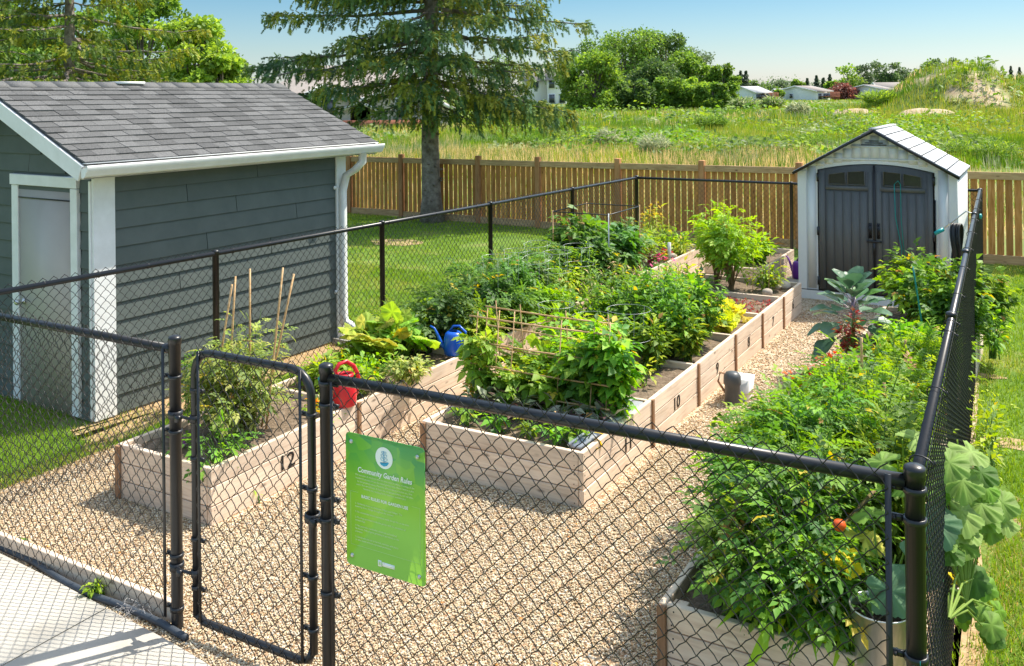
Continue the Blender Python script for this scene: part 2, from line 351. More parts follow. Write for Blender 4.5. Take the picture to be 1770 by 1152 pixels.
M_CREAM = plain('cream house siding', (.78, .75, .68), rough=.8)
M_PALEGRN = plain('pale sage house siding', (.76, .79, .76), rough=.8)
M_ROOFBR = noisemat('brown roof shingles', [(.3, (.25, .215, .195)), (.7, (.32, .28, .25))], scale=6, rough=.9)
M_ROOFGR = noisemat('grey roof shingles', [(.3, (.42, .41, .40)), (.7, (.52, .50, .49))], scale=6, rough=.9)
M_HWIN = plain('house window glass', (.05, .06, .07), rough=.1, spec=.7)
M_DECK = plain('red brown deck', (.34, .12, .07), rough=.8)
M_FILM = plain('grey plastic sheet', (.35, .37, .40), rough=.3)
# ------------------------------------------------------------------ setting: terrain, lawn, gravel, walkway
def vnoise(x, y, s, seed=0):
    x = np.asarray(x, float)/s; y = np.asarray(y, float)/s; xi = np.floor(x).astype(int); yi = np.floor(y).astype(int)
    fx = x-xi; fy = y-yi; fx = fx*fx*(3-2*fx); fy = fy*fy*(3-2*fy)
    def h(i, j):
        n = (i*374761393+j*668265263+seed*974711) & 0x7fffffff; n = ((n ^ (n >> 13))*1274126177) & 0x7fffffff
        return ((n ^ (n >> 16)) & 0xffff)/65535.0
    return (h(xi, yi)*(1-fx)+h(xi+1, yi)*fx)*(1-fy)+(h(xi, yi+1)*(1-fx)+h(xi+1, yi+1)*fx)*fy
def fbm(x, y, s, seed=0): return .55*vnoise(x, y, s, seed)+.3*vnoise(x, y, s/2.3, seed+1)+.15*vnoise(x, y, s/5.1, seed+2)
MOUNDS = [(36.5, 76, 3.5, 5.0, 7), (47, 84, 2.6, 9, 9), (29.5, 66, .75, 2.4, 2.0), (60, 80, 3.6, 9, 10), (26.3, 72, .6, 2.6, 2.0), (33, 60, .5, 3, 3)]
def terr(x, y):
    x = np.asarray(x, float); y = np.asarray(y, float)
    a = .5*x+.8660254*y; d = np.maximum(0, a-19.3)
    z = 1.5*(1-np.exp(-d/50))+np.minimum(1, d/8)*(fbm(x, y, 9, 5)-.5)*.5
    for mx, my, h, sx, sy in MOUNDS:
        g = np.exp(-(((x-mx)/sx)**2+((y-my)/sy)**2)**1.3); z = z+h*g*(1+.5*(fbm(x, y, 3.2, 9)-.5)+.12*(fbm(x, y, 1.1, 19)-.5))
    return z-.006*(d <= 0)
def grid_mesh(xs, ys, zf):
    X, Y = np.meshgrid(xs, ys); Z = zf(X, Y); v = np.stack([X, Y, Z], -1).reshape(-1, 3); nx = len(xs); q = []
    i = np.arange(len(ys)-1)[:, None]*nx+np.arange(nx-1)[None]
    q = np.stack([i, i+1, i+nx+1, i+nx], -1).reshape(-1, 4)
    return MB().add(v, quads=q)
ys = np.concatenate([[-25, 0, 8, 12], np.arange(14, 110, .9), np.geomspace(110, 2500, 40)])
xs = np.concatenate([-np.geomspace(2000, 62, 18), np.arange(-60, 80, 1.0), np.geomspace(80, 2000, 18)])
def earthmask(x, y): return np.clip(((((x-40)/11)**2+((y-72)/10)**2 < 1)*(fbm(x, y, 2.6, 77) > .65)), 0, 1)
gm_ = grid_mesh(xs, ys, terr); gv_ = gm_.v[0]; gm_.c = [np.repeat(earthmask(gv_[:, 0], gv_[:, 1])[:, None].astype(float), 3, axis=1)]; gm_.col = True
ground = structure('ground', gm_, M_FIELD, smooth=True)
def sheet(name, pts, z, mat, kind='structure', lab=None):
    p = [W(a, b, z) for a, b in pts]; mb = MB(); c = np.mean(p, axis=0)
    mb.add(list(p)+[c], tris=[(i, (i+1) % len(p), len(p)) for i in range(len(p))])
    o = structure(name, mb, mat); o['kind'] = kind
    if lab: o['label'] = lab
    return o
lawn = sheet('lawn', [(-6, -45), (-6, 25), (18.9, 25), (18.9, -45)], 0.0, M_LAWN)
def wobble(pts, amp, n=6, seed=1):
    r = random.Random(seed); out = []
    for i in range(len(pts)):
        a, b = pts[i], pts[(i+1) % len(pts)]
        for k in range(n):
            t = k/n; out.append((a[0]+(b[0]-a[0])*t+r.uniform(-amp, amp), a[1]+(b[1]-a[1])*t+r.uniform(-amp, amp)))
    return out
sheet('gravel_path', wobble([(3.2, -7.0), (3.2, -.33), (15.9, -.82), (15.9, -6.5), (6.2, -6.55), (5.4, -7.05)], .02, 8), .004, M_GRAVEL)
sheet('bare_ground', wobble([(5.3, -7.72), (5.0, -7.15), (9.2, -7.2), (9.1, -7.66)], .07, 8, 3), .004, M_BARE, lab='strip of dry straw and bare soil along the foot of the slate building')
sheet('bare_ground', wobble([(3.0, -.40), (3.0, -.26), (5.6, -.31), (7.2, -.42), (7.2, -.50)], .02, 8, 4), .004, M_BARE, lab='worn bare soil along the outside of the right hand chain link fence')
for k, (px, py, ra, rb) in enumerate(((1748, 768, .16, .30), (1752, 905, .10, .16), (1735, 860, .06, .12), (1700, 650, .10, .2), (680, 420, .5, .6), (1700, 575, .2, .3))):
    p = G(px, py, 0); a0, b0 = p[:2]@U, p[:2]@V
    sheet('bare_patch', [(a0+math.cos(t)*ra*random.uniform(.7, 1.2), b0+math.sin(t)*rb*random.uniform(.7, 1.2)) for t in np.arange(0, 6.28, .45)], .005+.0005*k, M_BARE)
# walkway slab with scored joint, edging board, pipe
mb = MB()
edge = [(3.60, -8.2), (3.59, -6.9), (3.57, -6.02), (3.53, -5.34), (3.48, -4.73), (3.44, -4.19), (3.40, -3.85), (3.30, -3.2), (3.1, -2.5)]
jb = -4.62
def slab(mb, e, a_lo):
    n = len(e); top = [W(a, b, .035) for a, b in e]+[W(a_lo, b, .035) for a, b in e]; bot = [p-np.array([0, 0, .05]) for p in top]
    q = [(i, i+1, n+i+1, n+i) for i in range(n-1)]+[(i+1, i, 2*n+i, 2*n+i+1) for i in range(n-1)]+[(0, n, 3*n, 2*n), (n-1, 2*n-1+0, 4*n-1, 3*n-1)]
    mb.add(top+bot, quads=q)
walk = structure('walkway', MB().add([W(-3, -8.2, .012), W(-3, -2.5, .012), W(3.1, -2.5, .012), W(3.58, -8.2, .012)], quads=[(0, 1, 2, 3)]), M_CONC)
def epart(b0, b1):
    out = []
    for b in np.linspace(b0, b1, 7): out.append((float(np.interp(b, [e[1] for e in edge], [e[0] for e in edge])), float(b)))
    return out
for b0, b1 in ((-8.2, -6.41), (-6.40, -4.785), (-4.775, -3.2), (-3.19, -2.5)):
    m_ = MB(); slab(m_, epart(b0, b1), 0.2); o = build('slab', m_, M_CONC, parent=walk)

k0, k1 = W(3.66, -7.6), W(3.62, -4.34)
kerb = thing('edging_board', 'brown timber edging board laid on edge under the left front fence', 'board', W(3.64, -6.0))
d_ = unit(k1-k0)
for t0, t1 in ((0, .42), (.423, 1)):
    c = k0+(k1-k0)*(t0+t1)/2+np.array([0, 0, .05]); piece('board', kerb, c, d_, U3, (round(3.26*(t1-t0), 3), .04, .13), M_BEDWOOD, .004)
p = [G(-60, 905+0, .03), G(60, 990-12, .03), G(160, 1037, .03), G(240, 1070, .03), G(300, 1096, .03), G(322, 1106, .015)]
p = [G(x, y, .03) for x, y in ((-60, 915), (0, 945), (60, 972), (110, 1005), (160, 1030), (205, 1045), (245, 1062), (280, 1078), (300, 1090), (322, 1103))]
tag(build('edging_pipe', MB().tube(p, .020, 8), M_PIPE, loc=p[4], smooth=True), 'dark blue grey edging pipe curving between the pale walkway and the timber board', 'pipe')

# pebbles lying on the gravel where single stones can be told apart
def pebbles():
    P = []
    def area(a0, a1, b0, b1, n):
        a = RNG.uniform(a0, a1, n); b = RNG.uniform(b0, b1, n); return np.stack([a, b], 1)
    pts = np.vstack([area(3.25, 4.55, -4.9, -2.2, 23000), area(4.5, 6.05, -5.05, -1.7, 30000), area(3.3, 4.6, -6.9, -4.6, 16000), area(6.05, 7.4, -2.85, -1.7, 8500), area(7.4, 10, -2.88, -1.5, 9000), area(6, 7.4, -5.05, -4.4, 4000), area(10, 13.8, -2.9, -1.6, 5500), area(4.5, 6, -6.9, -6.1, 4500)])
    a, b = pts[:, 0], pts[:, 1]; e = np.interp(b, [q[1] for q in edge], [q[0] for q in edge])
    ok = (a > e+.01) & ~((b < -5.1) & (b > -6.1) & (a > 4.55)) & ~((b < -2.92) & (b > -4.36) & (a > 6.05)) & ~((b > -1.74) & (a > 4.45)) & ~((a > 3.6) & (a < 3.7) & (b < -4.35))
    pts = pts[ok]; n = len(pts); r = RNG.uniform(.0045, .0098, n)*np.interp(pts[:, 0], [4, 8, 12], [1, 1.15, 1.5])
    oct_v = arr([(1, 0, 0), (-1, 0, 0), (0, 1, 0), (0, -1, 0), (0, 0, 1), (0, 0, -1)])
    oct_v = oct_v*1.0; f = np.array([(0, 2, 4), (2, 1, 4), (1, 3, 4), (3, 0, 4), (2, 0, 5), (1, 2, 5), (3, 1, 5), (0, 3, 5)])
    th = RNG.uniform(0, 6.28, n); sc = np.stack([r*RNG.uniform(.8, 1.35, n), r*RNG.uniform(.7, 1.1, n), r*RNG.uniform(.45, .8, n)], 1)
    loc = oct_v[None]*sc[:, None]; c, s_ = np.cos(th)[:, None], np.sin(th)[:, None]; tl = RNG.normal(0, .35, n)[:, None]
    x = loc[..., 0]*c-loc[..., 1]*s_; y = loc[..., 0]*s_+loc[..., 1]*c; z = loc[..., 2]+x*tl
    w = np.stack([pts[:, 0]*U[0]+pts[:, 1]*V[0], pts[:, 0]*U[1]+pts[:, 1]*V[1], .006+r*RNG.uniform(.15, .8, n)], 1)
    v = np.stack([x, y, z], -1)+w[:, None]
    pal = arr([(.62, .49, .31), (.68, .56, .38), (.52, .37, .21), (.76, .68, .54), (.43, .28, .15), (.58, .46, .32), (.33, .24, .16), (.70, .54, .33), (.48, .43, .36)])
    col = .93*pal[RNG.choice(len(pal), n, p=[.2, .2, .14, .13, .08, .1, .04, .08, .03])]*RNG.uniform(.85, 1.15, (n, 1))
    return MB().add(v.reshape(-1, 3), tris=(f[None]+(np.arange(n)*6)[:, None, None]).reshape(-1, 3), col=np.repeat(np.minimum(col, .85), 6, axis=0))
tag(build('gravel', pebbles(), M_STONE, loc=(0, 0, 0), smooth=True), 'loose tan pea gravel between the beds', None, kind='stuff')

# lawn blades
BLADE = (arr([(0, -.5, 0), (0, .5, 0), (1, 0, 0)]), np.array([(0, 1, 2)]))
def grass_field(pts, h, w, pal, lean=.45, zf=None, hj=.35, pick=None):
    n = len(pts); xy = pts[:, :1]*U[None]+pts[:, 1:2]*V[None]
    z = zf(xy[:, 0], xy[:, 1]) if zf is not None else np.zeros(n)
    h = h*RNG.uniform(1-hj, 1+hj, n); th = RNG.uniform(0, 6.28, n); ln = RNG.normal(0, lean, n)
    f = unit(np.stack([np.cos(th)*ln, np.sin(th)*ln, np.ones(n)], 1)); s_ = np.stack([-np.sin(th+RNG.uniform(-1, 1, n)), np.cos(th), np.zeros(n)], 1)
    base = np.stack([xy[:, 0], xy[:, 1], z], 1); w = np.broadcast_to(w, (n,))
    v = np.stack([base-s_*w[:, None]*.5, base+s_*w[:, None]*.5, base+f*h[:, None]], 1)
    pal = arr(pal); idx = pick if pick is not None else RNG.integers(0, len(pal), n)
    c = pal[idx]*RNG.uniform(.78, 1.25, (n, 1))
    return v.reshape(-1, 3), np.arange(n*3).reshape(-1, 3), np.repeat(np.clip(c, 0, 1), 3, axis=0)
LG = [(.15, .28, .03), (.19, .33, .035), (.13, .245, .025), (.25, .36, .045), (.34, .37, .09)]
def rnd(a0, a1, b0, b1, n): return np.stack([RNG.uniform(a0, a1, n), RNG.uniform(b0, b1, n)], 1)
def inbld(p):
    xy = p[:, :1]*U[None]+p[:, 1:2]*V[None]-BC[None]; pp, qq = xy@UB, xy@VB
    return (pp > -.02) & (pp < 3.42) & (qq < .02) & (qq > -2.75)
BT = math.radians(58.4); UB = np.array([math.cos(BT), math.sin(BT)]); VB = np.array([math.sin(BT), -math.cos(BT)]); BC = np.array([-3.91, 8.62])
mb = MB()
for pts, h, w in ((rnd(3.9, 6.0, -9.5, -7.0, 24000), .055, .006), (rnd(6, 8.8, -7.3, -6.45, 6000), .05, .007), (rnd(8.5, 13, -12, -6.5, 42000), .05, .009),
                  (rnd(12, 18.7, -17.5, -6.5, 46000), .05, .013), (rnd(3.0, 5, -.36, .9, 15000), .06, .006), (rnd(5, 8.5, -.48, 1.7, 38000), .055, .007),
                  (rnd(8.5, 13, -.7, 2.2, 30000), .05, .009), (rnd(13, 18.3, -.8, 2.2, 22000), .05, .012)):
    nz = fbm(pts[:, 0], pts[:, 1], .9, 3); keep = (nz > .30) & ~inbld(pts)
    near = (pts[:, 1] > -.6) & (pts[:, 1] < -.38+.16*vnoise(pts[:, 0], pts[:, 1], .5, 8)) & (pts[:, 0] < 7.4); keep &= ~(near & (RNG.random(len(pts)) < .8))
    near = (pts[:, 1] > -7.75) & (pts[:, 1] < -7.15) & (pts[:, 0] > 5.2) & (pts[:, 0] < 9.2); keep &= ~(near & (RNG.random(len(pts)) < .75))
    pts = pts[keep]; dry = fbm(pts[:, 0], pts[:, 1], 1.6, 21); idx = RNG.integers(0, 4, len(pts)); idx = np.where((dry > .6) & (RNG.random(len(pts)) < .5), 4, idx)
    v, t, c = grass_field(pts, h, w, LG, .8, pick=idx); mb.add(v, tris=t, col=c)
tag(build('grass', mb, M_BLADE, loc=(0, 0, 0)), 'short mown green lawn grass', None, kind='stuff')
mb = MB()
for pts in (rnd(5.2, 9.1, -7.75, -7.1, 2600), rnd(3.3, 7.2, -.38, -.1, 2600), rnd(3.7, 5.3, -7.25, -6.9, 1500)):
    v, t, c = grass_field(pts, .045, .005, [(.50, .36, .12), (.62, .50, .28), (.40, .30, .15), (.30, .28, .06)], 1.6); mb.add(v, tris=t, col=c)
tag(build('dry_straw', mb, M_BLADE, loc=(0, 0, 0)), 'yellow dry straw lying at the lawn edges', None, kind='stuff')

# ------------------------------------------------------------------ the field beyond the fence
mb = MB()
PALF = arr([(.13, .24, .02), (.18, .30, .03), (.25, .32, .05), (.09, .19, .025), (.54, .44, .22), (.66, .53, .30), (.26, .30, .20), (.50, .42, .05), (.30, .33, .07)])
def field_pts(n, y0, y1):
    y = np.exp(RNG.uniform(np.log(y0), np.log(y1), n)); x = y*RNG.uniform(-.34, .66, n); return x, y
for y0, y1, n, h, w in ((18.3, 32, 22000, .38, .015), (32, 60, 105000, .42, .030), (60, 105, 52000, .46, .075), (105, 300, 30000, .22, .2), (55, 96, -42000, .55, .05)):
    if n > 0: x, y = field_pts(n, y0, y1)
    else: y = RNG.uniform(y0, y1, -n); x = RNG.uniform(26, 66, -n)
    a = .5*x+.866*y; b = .866*x-.5*y; k = a > 19.0; x, y, a, b = x[k], y[k], a[k], b[k]
    n1 = fbm(x*.7+3, y*.42, 4.2, 31); n2 = fbm(x, y*.6, 7, 41); n3 = vnoise(x, y, 2.1, 51); r = RNG.random(len(x)); idx = np.where(n1 > .56, 3, np.where(n1 > .45, 1, 0))
    idx = np.where((n2 > .56) & (r < .55), 2, idx); idx = np.where((n2 < .40) & (r < .6), 8, idx)
    idx = np.where((a < 31+13*fbm(x, y, 8, 91)) & (r < .48), np.where(r < .3, 5, 4), idx)
    idx = np.where((n3 > .72) & (n2 > .45) & (r < .6), 6, idx); idx = np.where((n3 < .17) & (r < .25), 7, idx); idx = np.where((n3 > .3) & (n3 < .45) & (n2 > .5) & (r < .5), 5, idx)
    dirt = np.zeros(len(x), bool)
    for mx, my, hh, sx, sy in MOUNDS[2:3]+MOUNDS[4:5]: dirt |= (((x-mx)/sx)**2+((y-my)/sy)**2 < 1.0) & (r > .12)
    dirt |= (earthmask(x, y) > 0) & (r > .15)
    k = ~dirt; x, y, idx, n1 = x[k], y[k], idx[k], n1[k]
    pts = np.stack([.5*x+.8660254*y, .8660254*x-.5*y], 1)
    v, t, c = grass_field(pts, 1.0, w, PALF, .35, zf=terr, pick=idx); hh = (h*(.55+1.0*n1)); v = v.reshape(-1, 3, 3)
    v[:, 2] = v[:, :2].mean(1)+(v[:, 2]-v[:, :2].mean(1))*hh[:, None]; mb.add(v.reshape(-1, 3), tris=t, col=c)
tag(build('field_grass', mb, M_BLADE, loc=(0, 0, 0)), 'tall wild grass and weeds of the field beyond the cedar fence', None, kind='stuff')
# leafy weed growth
TRI2 = (arr([(0, 0, 0), (.5, .32, .08), (1, 0, -.05), (.5, -.32, .08)]), np.array([(0, 1, 2), (0, 2, 3)]))
mb = MB()
for y0, y1, n, s_ in ((19.5, 34, 3000, .16), (34, 62, 22000, .24), (62, 108, 14000, .42)):
    x, y = field_pts(n, y0, y1); cl = fbm(x*.8, y*.45, 3.6, 61); k = (cl > .50) & (.5*x+.866*y > 30+10*fbm(x, y, 8, 91)); x, y, cl = x[k], y[k], cl[k]; n = len(x)
    z = terr(x, y)+RNG.uniform(0, 1, n)**.7*(.2+1.7*(cl-.5))*(1+y/90)
    f = unit(RNG.normal(0, 1, (n, 3))*arr([1, 1, .5])); pal = arr([(.07, .17, .02), (.10, .22, .03), (.16, .27, .04), (.09, .16, .05), (.20, .28, .15)])
    n3 = vnoise(x, y, 3.3, 71); idx = np.where(n3 > .84, 4, (n3*5.4).astype(int) % 4); c = pal[idx]*RNG.uniform(.8, 1.25, (n, 1))
    mb.inst(TRI2, np.stack([x, y, z], 1), f, Z3+RNG.normal(0, .4, (n, 3)), s_*RNG.uniform(.6, 1.3, n), c)
tag(build('field_weeds', mb, M_TREELEAF, loc=(0, 0, 0)), 'leafy green weed growth spread over the field', None, kind='stuff')
# bare earth showing on the mounds (sheets that follow the terrain)
for nm, mx, my, sx, sy in (('dirt_mound', 29.5, 66, 2.3, 2.0), ('dirt_mound', 26.3, 72, 2.3, 1.7), ('dirt_bank', 34, 60.5, 2.6, 1.6)):
    gx = np.linspace(-1, 1, 22); X, Y = np.meshgrid(gx, gx); r = np.sqrt(X**2+Y**2); s_ = np.maximum(np.abs(X), np.abs(Y))/np.maximum(r, 1e-6)
    X, Y = X*s_*0.98, Y*s_*0.98; rr = np.sqrt(X**2+Y**2)
    xx, yy = mx+X*sx, my+Y*sy; wob = fbm(xx, yy, 1.4, 3)
    zz = terr(xx, yy)+.10-.35*np.clip(rr-.55+(wob-.5)*.9, 0, 1)+.18*(fbm(xx, yy, .8, 5)-.5); v = np.stack([xx, yy, zz], -1).reshape(-1, 3); i = np.arange(21)[:, None]*22+np.arange(21)[None]
    structure(nm, MB().add(v, quads=np.stack([i, i+1, i+23, i+22], -1).reshape(-1, 4)), M_DIRT, smooth=True)

# ------------------------------------------------------------------ slate building
def BP(p, q, z): return np.array([BC[0]+p*UB[0]+q*VB[0], BC[1]+p*UB[1]+q*VB[1], z])
U_B = np.array([UB[0], UB[1], 0]); V_B = np.array([VB[0], VB[1], 0])
bld = thing('garden_building', 'dark slate clapboard building with white trim, grey shingle roof and greige door', 'building', BP(1.7, -1.35, 0))
LN, WD, EZ, RZ = 3.40, 2.70, 2.33, 3.17
mb = MB()                                   # inner shell behind the boards
sh = .03
pts = [BP(sh, -sh, 0), BP(LN-sh, -sh, 0), BP(LN-sh, -WD+sh, 0), BP(sh, -WD+sh, 0)]
top = [p+np.array([0, 0, 2.29]) for p in pts]
mb.add(pts+top, quads=[(0, 1, 5, 4), (1, 2, 6, 5), (2, 3, 7, 6), (3, 0, 4, 7)])
for pp in (sh, LN-sh): mb.add([BP(pp, -sh, 2.29), BP(pp, -WD+sh, 2.29), BP(pp, -WD/2, 2.85)], tris=[(0, 1, 2)])
build('wall', mb, M_SIDING, parent=bld)
CRS = .1755; r_ = random.Random(5)
for k in range(13):                          # long wall courses, butted with staggered joints
    z0 = .03+k*CRS; cuts = [.20, LN-.14]
    j = [1.15, 2.55, .8, 1.9, 2.4, 1.45, .95, 2.2, 1.3, 2.6, 1.7, 1.05, 2.0][k]; cuts.insert(1, j)
    for c0, c1 in zip(cuts[:-1], cuts[1:]):
        tl = unit(arr(Z3)*1.0+V_B*-.11)      # lapped: bottom edge proud
        piece('plank', bld, BP((c0+c1)/2, .010, z0+CRS/2), U_B, -tl if False else tl, (round(c1-c0-.006, 3), CRS+.012, .012), M_SIDING, .002)
tlf = unit(Z3+U_B*.11)
def frontplank(q0, q1, z0):
    piece('plank', bld, BP(-.010, (q0+q1)/2, z0+CRS/2), V_B, tlf, (round(abs(q1-q0)-.004, 3), CRS+.012, .012), M_SIDING, .002)
for k in range(19):                          # gable wall, left and right of the door and up into the gable
    z0 = .03+k*CRS; zt = z0+CRS
    ql, qr = -WD, -.02
    if zt > 2.2:
        ins = max(0, (zt-2.27))/.44-.12; ql, qr = -WD+max(0, ins), -.02-max(0, ins)
    if qr-ql < .15: break
    if z0 < 2.12: frontplank(qr-.155 if k < 12 else qr, qr, z0); frontplank(ql, -1.285, z0)
    elif k % 2: frontplank(ql, -1.0, z0); frontplank(-1.0+.001, qr, z0)
    else: frontplank(ql, qr, z0)
# white corner boards (two faces each)
def bpiece(name, p0, p1, q0, q1, z0, z1, mat, ch=.003, par=None):
    return piece(name, par or bld, BP((p0+p1)/2, (q0+q1)/2, (z0+z1)/2), U_B, V_B, (round(abs(p1-p0), 3), round(abs(q1-q0), 3), round(z1-z0, 3)), mat, ch)
bpiece('corner_board', -.03, .20, .018, .044, .02, 2.29, M_WHITE); bpiece('corner_board', LN-.14, LN+.03, .018, .044, .02, 2.29, M_WHITE)
bpiece('corner_board', -.044, -.022, -.012, .016, .02, 2.25, M_WHITE)
# door with casing, slab, hinges, knob
bpiece('casing', -.036, -.010, -1.28, -1.17, .03, 2.17, M_WHITE); bpiece('casing', -.050, -.010, -.285, -.18, .03, 2.17, M_WHITE)
bpiece('casing', -.054, -.010, -1.28, -.18, 2.175, 2.28-.0, M_WHITE)
door = build('door', MB().box(BP(-.012, -.7275, 1.095), U_B, V_B, Z3, .02, .88, 2.15), M_DOOR, parent=bld)
mb = MB().box(BP(-.024, -.7275, 2.05), U_B, V_B, Z3, .012, .88, .012); build('head_gap', mb, M_BLACK, parent=door)
for z in (.3, 1.05, 1.85): bpiece('hinge', -.04, -.020, -.30, -.287, z, z+.1, M_BLACK, .001, par=bld)
mb = MB().lathe(BP(-.022, -1.10, 1.02), [(0, 0), (.03, 0), (.03, .012), (.012, .015), (.012, .045), (.028, .055), (.03, .075), (.018, .09), (0, .092)], 14, axis=-U_B)
build('door_handle', mb, M_STEEL, parent=door, smooth=True)
# roof: deck, rake boards, fascia, gutter, downspout, shingles
E0, E1 = -.30, LN+.30; QE, ZE = .30, 2.435; QR = -WD/2
sl_v = arr(BP(0, QR, RZ))-arr(BP(0, QE, ZE)); SL = float(np.linalg.norm(sl_v)); su = sl_v/SL; nrm = unit(np.cross(U_B, su))
if nrm[2] < 0: nrm = -nrm
roof = MB()
lo = BP(0, QE, ZE); 
c = (BP(E0, QE, ZE)+BP(E1, QE, ZE)+BP(E0, QR, RZ)+BP(E1, QR, RZ))/4-nrm*.022
roof.box(c, U_B, su, nrm, E1-E0, SL, .04)
rb = BP(0, -WD-.30, ZE)-BP(0, QR, RZ); su2 = unit(rb); n2 = unit(np.cross(su2, U_B)); n2 = n2 if n2[2] > 0 else -n2
c2 = (BP(E0, QR, RZ)+BP(E1, QR, RZ)+BP(E0, -WD-.30, ZE)+BP(E1, -WD-.30, ZE))/4
roof.box(c2-n2*.012, U_B, su2, n2, E1-E0, SL, .05)
roofo = build('roof', roof, M_SHINGLE, parent=bld)
piece('rake_board', bld, (BP(E0-.012, QE+.03, ZE)+BP(E0-.012, QR, RZ))/2-nrm*.085+su*.0, su, nrm, (round(SL+.02, 3), .15, .024), M_WHITE)
piece('rake_board', bld, (BP(E1+.012, QE+.03, ZE)+BP(E1+.012, QR, RZ))/2-nrm*.085, su, nrm, (round(SL+.02, 3), .15, .024), M_WHITE)
piece('rake_board', bld, (BP(E0-.012, -WD-.3, ZE)+BP(E0-.012, QR, RZ))/2-n2*.085, su2, n2, (round(SL, 3), .15, .024), M_WHITE)
build('soffit', MB().box(BP((E0+E1)/2, .135, 2.305), U_B, V_B, Z3, E1-E0-.02, .33, .012), M_WHITE, parent=bld)
# K-style gutter profile swept along the eave
prof = [(.305, 2.405), (.305, 2.315), (.345, 2.315), (.365, 2.335), (.372, 2.36), (.392, 2.375), (.398, 2.41), (.398, 2.425), (.386, 2.425), (.386, 2.412), (.36, 2.40), (.312, 2.395)]
mb = MB(); n = len(prof); vs = [BP(pp, q, z) for pp in (E0-.02, E1+.06) for q, z in prof]
mb.add(vs, quads=[(i, (i+1) % n, n+(i+1) % n, n+i) for i in range(n)]); 
for o_ in (0, n): mb.add(vs[o_:o_+n], tris=[(0, i, i+1) for i in range(1, n-1)])
gut = build('gutter', mb, M_WHITE, parent=bld)
build('fascia', MB().box(BP((E0+E1)/2, .29, 2.36), U_B, V_B, Z3, E1-E0, .02, .12), M_WHITE, parent=bld)
build('drip_edge', MB().box(BP((E0+E1)/2, .325, 2.441), U_B, V_B, Z3, E1-E0, .055, .006), M_WHITE, parent=bld)
ds = [BP(LN+.0, .34, 2.33), BP(LN+.0, .34, 2.22), BP(LN-.02, .24, 2.12), BP(LN-.05, .12, 2.05), BP(LN-.07, .075, 1.85), BP(LN-.07, .075, .35), BP(LN-.06, .09, .24), BP(LN+.0, .22, .16)]
def rect_sweep(mb, pts, w, d, side):
    pts = arr(pts); t = unit(np.gradient(pts, axis=0)); s1 = unit(np.cross(t, side)); s2 = np.cross(t, s1); v = []
    for i in range(len(pts)):
        for a_, b_ in ((-.5, -.5), (.5, -.5), (.5, .5), (-.5, .5)): v.append(pts[i]+s1[i]*d*a_+s2[i]*w*b_)
    m = len(pts); mb.add(v, quads=[(i*4+j, i*4+(j+1) % 4, (i+1)*4+(j+1) % 4, (i+1)*4+j) for i in range(m-1) for j in range(4)]+[(0, 1, 2, 3), (m*4-1, m*4-2, m*4-3, m*4-4)]); return mb
dsp = build('downspout', rect_sweep(MB(), ds, .085, .06, U_B), M_WHITE, parent=bld)
for z in (.62, 1.9): build('strap', MB().lathe(BP(LN-.16, .03, z-.0), [(0, .012), (.022, .012), (.024, 0)], 12, axis=V_B).box(BP(LN-.12, .04, z), U_B, V_B, Z3, .06, .012, .02), M_WHITE, parent=dsp)
# shingles, each one its own piece
rows = 14; ex = (SL-.06)/rows; r_ = random.Random(12)
for k in range(rows):
    x = E0+.0; first = True
    while x < E1-.02:
        wd = r_.choice([.16, .20, .24]) if not first else r_.choice([.10, .16, .2]); first = False
        wd = min(wd, E1-x); 
        if E1-x-wd < .05: wd = E1-x
        cc = BP(x+wd/2, QE+.018, ZE)+su*(ex*(k+.5)+.012)+nrm*(.010+.003*(r_.random() < .45))
        tilt = unit(su*1.0-nrm*.085)
        piece('shingle', roofo, cc, U_B, tilt, (round(wd-.003, 3), round(ex+.03, 3), r_.choice([.012, .012, .015])), M_SHINGLE, .001)
        x += wd
rc = MB()
for k in range(16):
    x0 = E0+(E1-E0)*k/16; rc.box(BP(x0+(E1-E0)/32, QR+.065, RZ-.012)+np.array([0, 0, .012+.002*(k % 2)]), U_B, su, nrm, (E1-E0)/16+.02, .15, .008)
build('ridge_cap', rc, M_SHINGLE, parent=roofo)
build('ridge_vent', MB().box(BP(1.35, QR, RZ+.025), U_B, V_B, Z3, .32, .2, .03), M_WHITE, parent=bld)
build('foundation', MB().box(BP(LN/2, -WD/2, .01), U_B, V_B, Z3, LN+.005, WD+.005, .05), M_CONC, parent=bld)
# splash block under the downspout
sb = G(605, 594, .03)
tag(build('splash_block', MB().box(sb, V_B, U_B, Z3, .42, .16, .05).box(sb+U_B*.06+Z3*.035, V_B, U_B, Z3, .42, .03, .03).box(sb-U_B*.06+Z3*.035, V_B, U_B, Z3, .42, .03, .03), M_CONC, loc=sb), 'pale concrete splash block on the grass below the white downspout', 'splash block')

